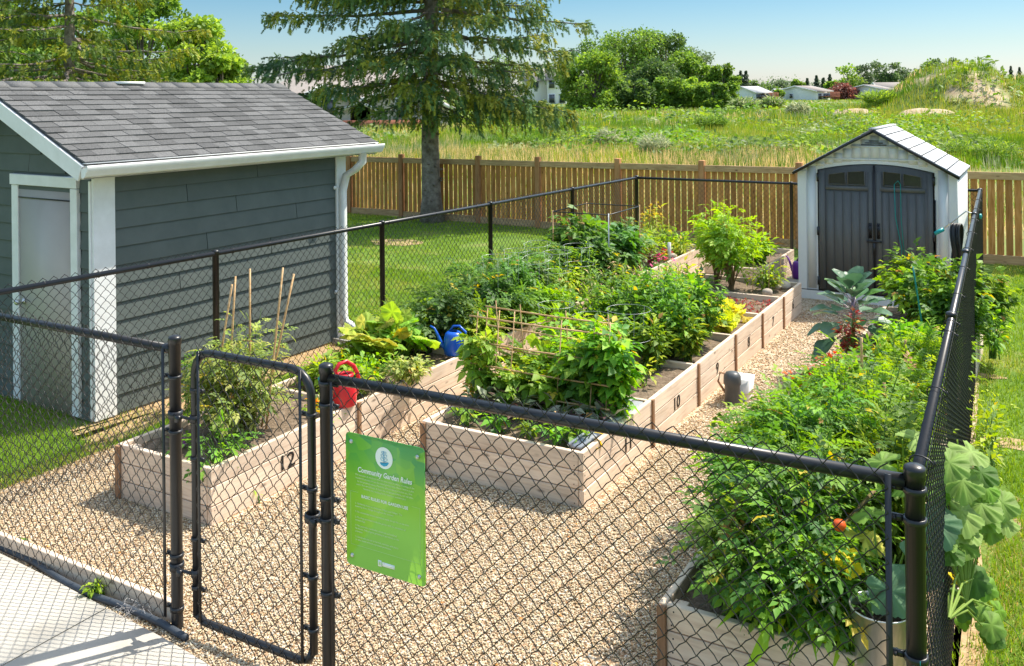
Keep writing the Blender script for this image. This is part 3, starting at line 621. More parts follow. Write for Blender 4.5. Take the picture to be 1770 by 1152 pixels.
# ------------------------------------------------------------------ cedar fence
cf = thing('cedar_fence', 'golden cedar board fence with square posts standing between the lawns and the field', 'fence', W(18.5, -8, 0))
fb0, fa0, fb1, fa1 = -23.0, 19.13, 2.2, 17.99
def FA(b): return fa0+(fa1-fa0)*(b-fb0)/(fb1-fb0)
def FH(b): return 1.47+(1.60-1.47)*(b+15.7)/15.3
fdir = unit(W(fa1, fb1)-W(fa0, fb0)); fnor = np.array([-fdir[1], fdir[0], 0]); 
if fnor[1] < 0: fnor = -fnor
postb = [-22.1, -19.9, -17.8, -15.75, -14.02, -11.68, -10.03, -8.02, -6.12, -4.15, -2.2, -.3+.0, 1.7]
postb[-2] = .1
for b in postb:
    h = FH(b)+.10; piece('post', cf, W(FA(b)-.02, b, h/2), Z3, fdir, (round(h, 2), .12, .12), M_CEDARPOST, .008)
for b0, b1 in zip(postb[:-1], postb[1:]):
    c = W((FA(b0)+FA(b1))/2, (b0+b1)/2); L_ = round(b1-b0-.115, 3); h = FH((b0+b1)/2); sl_ = unit(fdir+Z3*(FH(b1)-FH(b0))/(b1-b0))
    piece('top_rail', cf, c+Z3*(h-.06)-fnor*.03, sl_, np.cross(Z3, sl_), (L_, .04, .13), M_CEDARRAIL, .004)
    piece('kickboard', cf, c+Z3*.085-fnor*.03, sl_, np.cross(Z3, sl_), (L_, .04, .16), M_CEDARRAIL, .004)
    n = max(3, int(round((b1-b0-.12)/.135))); pit = (b1-b0-.12)/n
    for i in range(n):
        bb = b0+.06+pit*(i+.5); hh = FH(bb)-.12
        piece('picket', cf, W(FA(bb)+.0, bb, .10+hh/2)+fnor*random.uniform(0, .004), Z3, fdir, (1.42, round(pit-.024, 2), .018), M_CEDAR, .002, jit=.0035)

# ------------------------------------------------------------------ chain link fences
def chain(mb, P0, P1, z0, z1f, off, pitch=.09, r=.0030, bow=True, sag=0):
    """woven wire between two ground points; z1f(t) top of the fabric; off = offset vector to the outer side of the rails"""
    P0 = arr(P0); P1 = arr(P1); L_ = np.linalg.norm(P1-P0); d = (P1-P0)/L_; hp = pitch/2; n = int(L_/hp); nr = np.array([-d[1], d[0], 0])
    for i in range(n):
        zt = z1f((i+.5)*hp/L_); m = int(round((zt-z0)/hp)); k = np.arange(m+1); z = zt-(m-k)*hp
        kk = m-k; s_ = i*hp+hp*((kk+i) % 2); dep = .0035*np.where((kk+i) % 2 == 0, 1, -1)
        pts = P0[None]+d[None]*(s_[:, None])+Z3[None]*z[:, None]+off[None]+nr[None]*dep[:, None]
        if bow:
            mid = (pts[:-1]+pts[1:])/2+d[None]*(.0035*np.where((kk[:-1]+i) % 2 == 0, -1, 1))[:, None]+Z3*.003
            out = np.empty((len(pts)*2-1, 3)); out[0::2] = pts; out[1::2] = mid; pts = out
        t = unit(np.gradient(pts, axis=0)); a_ = np.broadcast_to(nr, t.shape); b_ = np.cross(t, a_)
        ang = arr([0, 2.094, 4.189]); ring = a_[:, None]*np.cos(ang)[None, :, None]+b_[:, None]*np.sin(ang)[None, :, None]
        v = (pts[:, None]+ring*r).reshape(-1, 3); M_ = len(pts); ii = np.arange(M_-1)[:, None]*3
        q = np.concatenate([np.stack([ii[:, 0]+j, ii[:, 0]+(j+1) % 3, ii[:, 0]+3+(j+1) % 3, ii[:, 0]+3+j], 1) for j in range(3)])
        mb.add(v, quads=q)
    return mb
def cap_post(p, z1, r=.033, name='post', parent=None, z0=-.02):
    mb = MB().lathe(arr([p[0], p[1], 0]), [(r, z0), (r, z1-.05), (r*1.09, z1-.05), (r*1.12, z1-.05), (r*1.12, z1-.016), (r*1.12, z1-.015), (r*1.02, z1-.007), (r*.6, z1), (0, z1+.003)], 18)
    return build(name, mb, M_BLACK, parent=parent, smooth=True)
def band(parent, p, z, d, r=.036):
    """tension band with its bolt tab"""
    p = arr(p); mb = MB().lathe(arr([p[0], p[1], 0]), [(r-.004, z-.011), (r+.003, z-.011), (r+.003, z+.011), (r-.004, z+.011)], 14)
    mb.box(arr([p[0], p[1], z])+arr(d)*(r+.02), d, np.cross(Z3, d), Z3, .045, .012, .022).tube([arr([p[0], p[1], z])+arr(d)*(r+.03)-np.cross(Z3, d)*.02, arr([p[0], p[1], z])+arr(d)*(r+.03)+np.cross(Z3, d)*.02], .006, 6)
    return build('tension_band', mb, M_BLACK, parent=parent)
RT = 1.60
cfence = thing('chain_link_fence', 'long black chain link fence running along the left bed past the slate building', 'fence', W(9, -6.5, 0), 'chain link fence sides')
LF0, LF1 = W(3.62, -6.66), W(15.78, -6.50)
LFh = lambda t: 1.605-.115*t
cap_post(LF0, 1.65, parent=cfence)
for px in (393, 682, 871, 1009):
    # posts where the rail passes them
    a = {393: 6.0, 682: 8.42, 871: 10.75, 1009: 13.2}[px]; t = (a-3.62)/12.16; p = LF0+(LF1-LF0)*t
    cap_post(p, LFh(t)+.035, r=.030, parent=cfence)
build('top_rail', MB().tube([LF0+Z3*LFh(0), LF1+Z3*LFh(1)], .022, 12), M_BLACK, parent=cfence, smooth=True)
build('mesh_fabric', chain(MB(), LF0, LF1, .04, lambda t: LFh(t)+.045, -V3*.026), M_WIRE, parent=cfence)
mb = MB()
for t in np.linspace(.02, .98, 26): mb.lathe(LF0+(LF1-LF0)*t+Z3*LFh(t), [(.024, -.003), (.028, 0), (.024, .003)], 10, axis=U3)
build('tie_wire', mb, M_WIRE, parent=cfence)

bfence = thing('chain_link_fence', 'short black chain link fence across the far end between the flower bed and grey shed', 'fence', W(15.8, -3.7, 0), 'chain link fence sides')
BF0, BF1 = W(15.78, -6.50), W(15.95, -.92)
cap_post(BF0, 1.53, r=.034, parent=bfence)
for b in (-3.74,): cap_post(W(15.86, b), 1.515, r=.030, parent=bfence)
cap_post(W(15.93, -1.22), 1.47, r=.022, parent=bfence)
build('top_rail', MB().tube([BF0+Z3*1.49, BF1+Z3*1.475], .021, 12), M_BLACK, parent=bfence, smooth=True)
build('mesh_fabric', chain(MB(), BF0, BF1, .04, lambda t: 1.52-.01*t, U3*.026), M_WIRE, parent=bfence)

rfence = thing('chain_link_fence', 'black chain link fence seen end on along the right hand bed and lawn', 'fence', W(9, -.6, 0), 'chain link fence sides')
RF0, RF1 = W(3.58, -.42), W(15.95, -.90)
RFh = lambda t: 1.62-.14*t
cap_post(RF0, 1.67, r=.0345, parent=rfence)
for a, r in ((6.4, .03), (9.2, .03), (12.4, .03), (15.9, .033)):
    t = (a-3.58)/12.37; cap_post(RF0+(RF1-RF0)*t, RFh(t)+.035, r=r, parent=rfence)
build('top_rail', MB().tube([RF0+Z3*(RFh(0)-.02), RF1+Z3*RFh(1)], .023, 12), M_BLACK, parent=rfence, smooth=True)
build('mesh_fabric', chain(MB(), RF0+U3*.03, RF1, .04, lambda t: RFh(t)+.035, V3*.034), M_WIRE, parent=rfence)
mb = MB()
for a in (3.75, 4.7, 5.9, 6.2, 7.1, 8.3, 9.4, 10.6, 11.8, 13.0, 14.2):
    t = (a-3.58)/12.37; p = RF0+(RF1-RF0)*t+Z3*(RFh(t)-.01); mb.tube([p+(V3*math.cos(w)*(.034+(.02 if math.cos(w) > 0 else 0))+Z3*math.sin(w)*.032)+U3*.006*w for w in np.linspace(0, 6.6, 16)], .0032, 5)
build('tie_wire', mb, M_WIRE, parent=rfence)

FO = -U3*.033                                 # the fabric hangs on the outer side
lfront = thing('chain_link_fence', 'black chain link fence left of the gate over the timber edging board', 'fence', W(3.6, -5.4, 0), 'chain link fence sides')
PL = W(3.58, -4.29); cap_post(PL, 1.665, parent=lfront)
QL = W(3.60, -6.66)
build('top_rail', MB().tube([QL+Z3*1.58, PL+Z3*1.585], .025, 12), M_BLACK, parent=lfront, smooth=True)
build('mesh_fabric', chain(MB(), QL, PL-V3*.05, .06, lambda t: 1.642, FO), M_WIRE, parent=lfront)
build('tension_bar', MB().box(PL-V3*.062+FO+Z3*.83, V3, U3, Z3, .02, .006, 1.52), M_BLACK, parent=lfront)
for z in (1.43, 1.12, .42, .12): band(lfront, PL, z, -V3)
build('rail_end', MB().lathe(PL-V3*.03+Z3*1.585, [(0, 0), (.028, 0), (.028, .05), (.026, .052)], 12, axis=-V3), M_BLACK, parent=lfront)

gate = thing('chain_link_gate', 'narrow black tube framed chain link gate with rounded corners, closed', 'gate', W(3.58, -3.7, 0), None)
g0, g1, gz0, gz1, gr = -4.13, -3.27, .10, 1.60, .13
def arc(cb, cz, a0, a1): return [W(3.58, cb+gr*math.cos(t), cz+gr*math.sin(t)) for t in np.linspace(a0, a1, 7)]
pt = arc(g0+gr, gz1-gr, math.pi, math.pi/2)+arc(g1-gr, gz1-gr, math.pi/2, 0)
build('gate_frame', MB().tube([W(3.58, g0, gz0+.02)]+pt+[W(3.58, g1, gz0+.06)], .022, 12), M_BLACK, parent=gate, smooth=True)
build('bottom_rail', MB().tube([W(3.58, g0, gz0+.03), W(3.58, g0+.06, gz0)]+[W(3.58, g1-.10, gz0), W(3.58, g1-.03, gz0+.02), W(3.58, g1, gz0+.09)], .021, 12), M_BLACK, parent=gate, smooth=True)
build('mesh_fabric', chain(MB(), W(3.58, g0+.03), W(3.58, g1-.03), .03, lambda t: 1.650, -U3*.024), M_WIRE, parent=gate)
for b in (g0+.055, g1-.055): build('tension_bar', MB().box(W(3.555, b, .86), V3, U3, Z3, .016, .006, 1.5), M_BLACK, parent=gate)
for b, d in ((g0, V3), (g1, -V3)):
    for z in (1.38, 1.0, .55, .28): band(gate, W(3.58, b), z, d, r=.025)
def hinge(z, b0, b1, name):
    mb = MB().tube([W(3.56, b0, z), W(3.54, (b0+b1)/2, z+.012), W(3.56, b1, z)], .009, 8).lathe(W(3.58, b0, z), [(.034, -.02), (.041, -.02), (.041, .02), (.034, .02)], 14).lathe(W(3.58, b1, z), [(.022, -.02), (.030, -.02), (.030, .02), (.022, .02)], 14)
    mb.box(W(3.53, (b0+b1)/2, z), V3, U3, Z3, .03, .025, .035); build(name, mb, M_BLACK, parent=gate)
hinge(1.22, -4.29, g0, 'hinge'); hinge(.36, -4.29, g0, 'hinge'); hinge(.86, g1, -3.17, 'latch')

rfront = thing('chain_link_fence', 'wide foreground chain link fence right of the gate, carrying the green sign', 'fence', W(3.58, -1.8, 0), 'chain link fence sides')
PR = W(3.58, -3.17); cap_post(PR, 1.66, parent=rfront)
QR_ = W(3.58, -.42)
build('top_rail', MB().tube([PR+Z3*1.585+V3*.03, QR_+Z3*1.605-V3*.03], .0255, 14), M_BLACK, parent=rfront, smooth=True)
build('mesh_fabric', chain(MB(), PR+V3*.055, QR_-V3*.07, .05, lambda t: 1.652+.02*t, FO), M_WIRE, parent=rfront)
build('tension_bar', MB().box(QR_-V3*.085+FO+Z3*.85, V3, U3, Z3, .022, .006, 1.56), M_BLACK, parent=rfront)
build('tension_bar', MB().box(PR+V3*.062+FO+Z3*.83, V3, U3, Z3, .014, .006, 1.5), M_BLACK, parent=rfront)
for z in (1.56, 1.45, .98, .87, .5): band(rfront, PR, z, V3)
for z in (1.58, 1.47, .98, .74, .5): band(rfront, QR_, z, -V3, r=.038)
mb = MB().box(QR_-U3*.036+Z3*.97+V3*.005, V3, Z3, U3, .025, .04, .002); build('paint_mark', mb, M_TEAL, parent=rfront)
# ------------------------------------------------------------------ resin garden shed
shed = thing('garden_shed', 'pale grey plastic shed with charcoal arched double doors beside the right fence', 'shed', W(14.8, -2.12, 0))
SA, SB0, SB1, SAB = 13.9, -3.18, -1.06, 15.72
SM = (SB0+SB1)/2; SE, SP = 1.87, 2.44
mb = MB()
def archz(b): return 1.99-.10*((b-SM)/.78)**2
bs = np.linspace(SM-.78, SM+.78, 17)
up = [W(SA, b, archz(b)) for b in bs]
def roofz(b): return SP-(SP-SE)*abs(b-SM)/1.06
tp = [W(SA, b, roofz(b)) for b in bs]
mb.add(up+tp, quads=[(i, i+1, 17+i+1, 17+i) for i in range(16)])
for b0, b1 in ((SB0, SM-.78), (SM+.78, SB1)): mb.add([W(SA, b0, .14), W(SA, b1, .14), W(SA, b1, roofz(b1)), W(SA, b0, roofz(b0))], quads=[(0, 1, 2, 3)])
for b in (SB0, SB1): mb.add([W(SA, b, 0), W(SAB, b, 0), W(SAB, b, SE), W(SA, b, SE)], quads=[(0, 1, 2, 3)])
mb.add([W(SAB, SB0, 0), W(SAB, SB1, 0), W(SAB, SB1, SE), W(SAB, SM, SP), W(SAB, SB0, SE)], tris=[(0, 1, 2), (0, 2, 4), (4, 2, 3)])
build('wall', mb, M_RESIN, parent=shed)
mb = MB()                                     # moulded vertical ribs on the gable and side strips
for b in np.arange(SB0+.07, SB1, .125):
    zt = roofz(b)-.04
    if abs(b-SM) < .80: z0 = archz(b)+.05
    else: z0 = .16
    if zt-z0 > .05: mb.box(W(SA-.003, b, (z0+zt)/2), V3, U3, Z3, .118, .002, zt-z0)
build('rib_panel', mb, M_RESIN, parent=shed)
mb = MB()
for a in np.arange(SA+.1, SAB, .16): mb.box(W(a, SB1+.003, .95), U3, V3, Z3, .13, .008, 1.74)
build('side_panel', mb, M_RESIN, parent=shed)
piece('corner_post', shed, W(SA-.006, SB0+.06, 1.0), Z3, V3, (1.74, .12, .03), M_RESIN); piece('corner_post', shed, W(SA-.006, SB1-.05, 1.0), Z3, V3, (1.74, .10, .03), M_RESIN)
piece('base_rail', shed, W(SA-.012, SM, .065), V3, U3, (2.14, .03, .13), M_RESIN, .004)
piece('base_seam', shed, W(SA-.016, SM, .136), V3, U3, (2.12, .02, .012), M_BLACK, .001)
piece('gable_band', shed, W(SA-.008, SM, 2.055), V3, U3, (1.5, .012, .02), M_RESIN, .002)
vent = build('gable_vent', MB().box(W(SA-.010, SM, 2.235), V3, U3, Z3, .62, .012, .022), M_RESIN, parent=shed)
for k, w in enumerate((.34, .24, .13)): build('louvre', MB().box(W(SA-.014, SM, 2.262+k*.028), V3, U3, Z3, w, .012, .012), M_BLACK, parent=vent)
# doors
for side in (-1, 1):
    b0, b1 = (SM-.76, SM-.010) if side < 0 else (SM+.010, SM+.76)
    bs = np.linspace(b0, b1, 9); mb = MB()
    f = [W(SA-.012, b, .15) for b in bs]+[W(SA-.012, b, archz(b)-.012) for b in bs]; bk = [p+U3*.03 for p in f]
    mb.add(f+bk, quads=[(i, i+1, 9+i+1, 9+i) for i in range(8)]+[(i+1, i, 18+i, 18+i+1) for i in range(8)]+[(9+i, 9+i+1, 27+i+1, 27+i) for i in range(8)])
    dr = build('door', mb, M_DKRESIN, parent=shed)
    s0, s1 = (b0+.10, b1-.07) if side < 0 else (b0+.07, b1-.10)
    mb = MB(); pan = MB()
    for bb in np.linspace(s0, s1, 6)[:-1]:
        w_ = (s1-s0)/5; mb.box(W(SA-.016, bb+w_/2, .89), V3, U3, Z3, w_-.008, .010, 1.40)
    build('panel', mb, M_DKRESIN, parent=dr)
    # stiles and rails stand proud
    for bc, w_ in ((b0+.045, .085), (b1-.035, .065)): build('stile', MB().box(W(SA-.022, bc, 1.02), V3, U3, Z3, w_, .016, 1.72), M_DKRESIN, parent=dr)
    build('lock_rail', MB().box(W(SA-.022, (s0+s1)/2, 1.64), V3, U3, Z3, s1-s0, .02, .055), M_DKRESIN, parent=dr)
    for q0, q1 in ((.08, .47), (.53, .92)):
        w0, w1 = s0+(s1-s0)*q0, s0+(s1-s0)*q1; bb = np.linspace(w0, w1, 5)
        mb = MB(); lo = [W(SA-.022, b, 1.69) for b in bb]; hi = [W(SA-.022, b, archz(b)-.10) for b in bb]
        mb.add(lo+hi, quads=[(i, i+1, 6+i, 5+i) for i in range(4)]); build('window_pane', mb, M_GLASS, parent=dr)
        fr = MB(); ring = [W(SA-.028, w0, 1.69)]+[W(SA-.028, b, archz(b)-.10) for b in bb]+[W(SA-.028, w1, 1.69), W(SA-.028, w0, 1.69)]
        build('window_frame', fr.tube(ring, .008, 4), M_DKRESIN, parent=dr)
    hb = b1-.045 if side < 0 else b0+.045
    build('handle', MB().tube([W(SA-.03, hb, .97), W(SA-.075, hb, .99), W(SA-.075, hb, 1.11), W(SA-.03, hb, 1.13)], .013, 8).box(W(SA-.03, hb, 1.05), V3, U3, Z3, .045, .012, .22), M_BLACK, parent=dr)
    hx = b0-.012 if side < 0 else b1+.012
    for z in (.28, 1.0, 1.78): build('hinge', MB().box(W(SA-.02, hx, z), V3, U3, Z3, .03, .03, .12), M_BLACK, parent=dr)
build('center_astragal', MB().box(W(SA-.03, SM, 1.06), V3, U3, Z3, .026, .022, 1.82), M_BLACK, parent=shed)
build('latch_bar', MB().box(W(SA-.05, SM, .90), V3, U3, Z3, .20, .02, .025).box(W(SA-.05, SM-.0, .80), V3, U3, Z3, .03, .02, .16), M_BLACK, parent=shed)
build('side_rod', MB().tube([W(SA-.03, SB1-.27, .6), W(SA-.03, SB1-.27, 1.52)], .008, 6), M_BLACK, parent=shed)
# roof: dark edge trim and pale moulded tiles
ov = .14
for s_ in (-1, 1):
    e = W(0, SM+s_*1.10, SE-.02); r = W(0, SM, SP+.045); sv = unit(e-r); L_ = float(np.linalg.norm(e-r)); nn = unit(np.cross(sv, U3)); nn = nn if nn[2] > 0 else -nn
    mid = (e+r)/2+U3*((SA-ov+SAB+.08)/2)
    rf = build('roof', MB().box(mid-nn*.01, U3, sv, nn, SAB-SA+ov+.06, L_, .02), M_DKRESIN, parent=shed)
    build('roof_trim', MB().box((e+r)/2+U3*(SA-ov-.004)-nn*.012, sv, U3, nn, L_+.02, .022, .038), M_BLACK, parent=shed)
    nr_, nc = 7, 4
    for i in range(nr_):
        for j in range(nc):
            aa = SA-ov+.012+(SAB-SA+ov+.04)*(j+.5)/nc; cc = r+sv*(L_*(i+.5)/nr_)+U3*aa+nn*.008
            piece('tile', rf, cc, U3, unit(sv+nn*.02), (round((SAB-SA+ov+.04)/nc-.020, 3), round(L_/nr_-.016, 3), .014), M_RESINROOF, .003, jit=.004)
build('ridge_cap', MB().box(W((SA-ov+SAB+.08)/2, SM, SP+.052), U3, V3, Z3, SAB-SA+ov+.06, .10, .022), M_RESINROOF, parent=shed)
cp = W(SA-.05, SM+.30, 1.72)
tag(build('cord', MB().tube([cp+V3*-.03, cp+V3*-.02-Z3*.45, cp+V3*.06-Z3*.9, cp+V3*.05-Z3*1.1], .007, 5).tube([cp+V3*-.03, cp+V3*.02+Z3*.05, cp+V3*.05, cp+V3*.055-Z3*.5, cp+V3*.10-Z3*1.05], .006, 5), M_CABLE, loc=cp), 'teal green cord hanging in a loop down the right shed door', 'cord')
tag(build('paving_slab', MB().box(W(14.55, -3.40, .03), U3, V3, Z3, 2.4, .40, .07), M_CONC, loc=W(14.55, -3.4, 0)), 'pale paving slab between the far corner planter and the grey shed', 'slab')

# ------------------------------------------------------------------ raised beds
BH = .137; BT_ = .04
def textmesh(s, size, mat, name, parent, o, x, y, align='CENTER', shear=0, extr=0.0015, sx=1.0, bold=0):
    cu = bpy.data.curves.new(name, 'FONT'); cu.body = s; cu.size = size; cu.align_x = align; cu.align_y = 'CENTER'; cu.resolution_u = 2; cu.shear = shear; cu.extrude = extr; cu.offset = bold
    tmp = bpy.data.objects.new(name, cu); me = bpy.data.meshes.new_from_object(tmp); bpy.data.objects.remove(tmp)
    me.materials.clear(); me.materials.append(mat); ob = bpy.data.objects.new(name, me); COL.objects.link(ob); ob.parent = parent
    x, y = unit(x), unit(y); z = np.cross(x, y); M = Matrix(((x[0]*sx, y[0], z[0]), (x[1]*sx, y[1], z[1]), (x[2]*sx, y[2], z[2])))
    ob.matrix_local = Matrix.Translation(Vector([float(q) for q in o])-world_loc(parent)) @ M.to_4x4(); return ob
def soil_mesh(a0, a1, b0, b1, z=.345, seed=0):
    xs_ = np.linspace(a0, a1, 26); ys_ = np.linspace(b0, b1, 22); A, B = np.meshgrid(xs_, ys_); Z = z+.05*(fbm(A, B, .35, seed)-.5)+.025*(vnoise(A, B, .07, seed+4)-.5)
    X = A*U[0]+B*V[0]; Y = A*U[1]+B*V[1]; v = np.stack([X, Y, Z], -1).reshape(-1, 3); i = np.arange(21)[:, None]*26+np.arange(25)[None]
    return MB().add(v, quads=np.stack([i, i+1, i+27, i+26], -1).reshape(-1, 4))
def bed(label, a0, a1, b0, b1, num=None, front=True, back=True, posts=(0,), nz=.25, na=None, group='raised garden beds of stacked boards'):
    t = thing('raised_bed', label, 'garden bed', W((a0+a1)/2, (b0+b1)/2, 0), group)
    L_ = round(a1-a0-.006, 3); wd = round(b1-b0-2*BT_-.004, 3)
    for k in range(3):
        z = BH*(k+.5); h = BH-.007
        for b, s_ in ((b1-BT_/2, 1), (b0+BT_/2, -1)):
            piece('plank', t, W((a0+a1)/2, b+s_*.0015*((k+1) % 2), z), U3, V3, (L_, BT_, h), M_BEDWOOD, .004, jit=.001)
        if front: piece('plank', t, W(a0+BT_/2+.001, (b0+b1)/2, z), V3, -U3, (wd, BT_, h), M_BEDWOOD, .004)
        if back: piece('plank', t, W(a1-BT_/2-.001, (b0+b1)/2, z), V3, -U3, (wd, BT_, h), M_BEDWOOD, .004)
    for p in posts: piece('corner_strip', t, W(a0 if p == 0 else a1, b1+.009, .205), Z3, U3, (.41, .038, .022), M_POSTWOOD, .002)
    if front and num in ('12', '11', ''):
        piece('corner_strip', t, W(a0-.012, b0+.02, .20), Z3, V3, (.40, .045, .022), M_POSTWOOD, .002)
        for b in (b0+.085, b1-.085): piece('corner_post', t, W(a0+.085, b, .20), Z3, V3, (.36, .08, .08), M_BEDWOOD, .004)
    build('soil', soil_mesh(a0+BT_, a1-BT_, b0+BT_, b1-BT_, seed=int(a0*10)), M_SOIL, parent=t, smooth=True)
    sc_ = MB()
    for k in range(3):
        for dz in (-.035, .035):
            z = BH*(k+.5)+dz
            for aa in (a0+.03, a1-.03): sc_.lathe(W(aa+random.uniform(-.006, .006), b1+.0005, z), [(.0042, 0), (.0042, .0022), (0, .0026)], 6, axis=V3)
            if front:
                for bb in (b0+.075, b1-.075): sc_.lathe(W(a0+.0005, bb+random.uniform(-.006, .006), z), [(.0042, 0), (.0042, .0022), (0, .0026)], 6, axis=-U3)
    build('screw_heads', sc_, M_NUM, parent=t)['kind'] = 'stuff'
    if num: textmesh(num, .165, M_NUM, 'bed_number', t, W(na or (a0+a1)/2, b1+.004, nz), U3, Z3, extr=.0015, sx=1.15, bold=.0005)
    return t
LB = [4.55, 6.16, 7.95, 9.75, 11.6, 13.5, 15.45]
LN_ = ['12', '1', '2', '3', '4', '5']
LL = ['front left raised bed numbered 12 with a bushy plant and bamboo stakes', 'raised bed of the left row behind the red watering can, low greens inside', 'raised bed of the left row beside the blue watering can', 'raised bed of the left row holding peppers below the wire hoops', 'raised bed numbered 4 holding the tall dark green bushes', 'farthest raised bed of the left row with pink and yellow flowers']
for k in range(6): bed(LL[k], LB[k]+(.003 if k else 0), LB[k+1], -6.10, -5.10, LN_[k], front=(k == 0), posts=(0,) if k else (), na={0: 5.30}.get(k), nz=.20)
CB = [6.05, 7.40, 8.60, 9.83, 10.92, 11.94, 12.96]
CL = ['nearest middle bed numbered 11 with the bean trellis', 'middle bed numbered 10, partly bare soil with one small plant', 'middle bed numbered 9 with dense leafy green plants', 'middle bed numbered 8 with yellow green lettuce', 'middle bed numbered 7 planted with small red seedlings', 'middle bed numbered 6 holding the tall bright tomato bush and stones']
for k in range(6): bed(CL[k], CB[k]+(.003 if k else 0), CB[k+1], -4.36, -2.93, ['11', '10', '9', '8', '7', '6'][k], front=(k == 0), posts=(0,) if k else (), nz=.205, na=[6.88, 8.0, 9.2, 10.35, 11.42, 12.45][k])
bed('small raised planter in the far corner beside the purple watering can', 13.7, 15.68, -4.55, -3.66, None, posts=())
RB = [4.46, 6.3, 8.2, 10.1, 12.0]
RL = ['front right raised bed under the overgrown tomatoes, half cut by the frame', 'second raised bed of the right row hidden under tomato leaves', 'third raised bed of the right row below the red flowers', 'last raised bed of the right row under the blue green cabbage plant']
for k in range(4): bed(RL[k], RB[k]+(.003 if k else 0), RB[k+1], -1.74, -.66, '' if k == 0 else None, front=(k == 0), posts=(0,) if k else ())

# ------------------------------------------------------------------ the green sign
sg = thing('sign', 'bright green Community Garden Rules sign bolted to the front chain link panel', 'sign', W(3.54, -2.77, 1.03))
SO, sb0, sb1, sz0, sz1 = 3.538, -3.01, -2.535, .705, 1.355
def SPt(x, y, d=0): return W(SO-d, sb0+(sb1-sb0)*x, sz0+(sz1-sz0)*y)
rr = .022; mb = MB(); out = []
for cx_, cy_, a0 in ((sb1-rr, sz1-rr, 0), (sb0+rr, sz1-rr, math.pi/2), (sb0+rr, sz0+rr, math.pi), (sb1-rr, sz0+rr, 1.5*math.pi)):
    for t in np.linspace(a0, a0+math.pi/2, 6): out.append((cx_+rr*math.cos(t), cy_+rr*math.sin(t)))
n = len(out); fr = [W(SO, b, z) for b, z in out]; bk = [W(SO+.004, b, z) for b, z in out]
mb.add(fr+bk, tris=[(0, i, i+1) for i in range(1, n-1)]+[(n, n+i+1, n+i) for i in range(1, n-1)], quads=[(i, (i+1) % n, n+(i+1) % n, n+i) for i in range(n)])
m, nt, b_, o_ = newmat('sign green faceted print'); L = nt.links
tc = N(nt, 'ShaderNodeTexCoord'); vo = N(nt, 'ShaderNodeTexVoronoi'); vo.inputs['Scale'].default_value = 16; mp = N(nt, 'ShaderNodeMapping'); mp.inputs['Scale'].default_value = (1, 1, 1.3)
L.new(tc.outputs['Object'], mp.inputs[0]); L.new(mp.outputs[0], vo.inputs['Vector']); sp = N(nt, 'ShaderNodeSeparateXYZ'); L.new(tc.outputs['Object'], sp.inputs[0])
mr = N(nt, 'ShaderNodeMapRange'); mr.inputs['From Min'].default_value = .02; mr.inputs['From Max'].default_value = .32; L.new(sp.outputs['Z'], mr.inputs[0])
scn = N(nt, 'ShaderNodeSeparateColor'); L.new(vo.outputs['Color'], scn.inputs[0]); mm = N(nt, 'ShaderNodeMath', operation='MULTIPLY'); L.new(scn.outputs[0], mm.inputs[0]); L.new(mr.outputs[0], mm.inputs[1])
ad = N(nt, 'ShaderNodeMath', operation='MULTIPLY_ADD'); L.new(mr.outputs[0], ad.inputs[0]); ad.inputs[1].default_value = .45; L.new(mm.outputs[0], ad.inputs[2])
rp = ramp(nt, [(0, (.34, .62, .045)), (.45, (.20, .52, .05)), (1, (.06, .36, .09))]); L.new(ad.outputs[0], rp.inputs[0]); L.new(rp.outputs[0], b_.inputs['Base Color']); b_.inputs['Roughness'].default_value = .35
M_SIGN = m; M_SWHITE = plain('sign white print', (.85, .87, .82), rough=.4, var=.01); M_SPALE = plain('sign pale print', (.62, .78, .40), rough=.4, var=.01); M_SBLUE = plain('sign blue print', (.01, .33, .55), rough=.4, var=.01)
build('panel', mb, M_SIGN, parent=sg)
em = MB(); ec = SPt(.5, .865, .0012); ring = [ec+V3*.052*math.cos(t)+Z3*.052*math.sin(t) for t in np.linspace(0, 6.283, 33)[:-1]]; em.add(ring+[ec], tris=[(i, (i+1) % 32, 32) for i in range(32)])
emb = build('emblem', em, M_SWHITE, parent=sg)
sp_ = MB(); e2 = SPt(.5, .865, .0024)
sp_.tube([e2-Z3*.022, e2+Z3*.034], .0011, 4)
for zz, ss in ((-.010, 1), (.008, .9), (.024, .7)):
    for s_ in (-1, 1):
        lp = [e2+Z3*zz+V3*s_*(.010*ss*(1-math.cos(t)))+Z3*(.007*ss*math.sin(t)+.006*ss*(1-math.cos(t))/2) for t in np.linspace(0, 6.283, 11)]; sp_.tube(lp, .0009, 4)
hand = [(-.026, -.026), (-.018, -.022), (0, -.026), (.012, -.022), (.026, -.016), (.030, -.020), (.018, -.034), (.0, -.040), (-.016, -.036)]
sp_.add([e2+V3*x+Z3*y for x, y in hand], tris=[(0, i, i+1) for i in range(1, 8)]); build('sprout_mark', sp_, M_SBLUE, parent=emb)
def st(s, x, y, size, mat, name='lettering', align='CENTER', shear=0, sx=1.0, bold=0): return textmesh(s, size, mat, name, sg, SPt(x, y, .0015), V3, Z3, align, shear, .0003, sx, bold)
st('Community Garden Rules', .5, .735, .036, M_SWHITE, 'title_lettering', shear=.18, sx=.86, bold=.0006)
para = ['We welcome all residents who are interested in taking advantage of the', 'wonderful amenity to use the raised garden beds. Please reserve a plot', 'for the growing season. Please be advised space is limited on a first', 'come, first served basis. If there are no spaces available, we will place', 'residents on a waiting list for the next available plot.']
for i, s in enumerate(para): st(s, .5, .695-i*.024, .0125, M_SPALE, sx=.98)
st('BASIC RULES FOR GARDEN USE', .5, .538, .021, M_SWHITE, 'heading_lettering', sx=.95, bold=.0003)
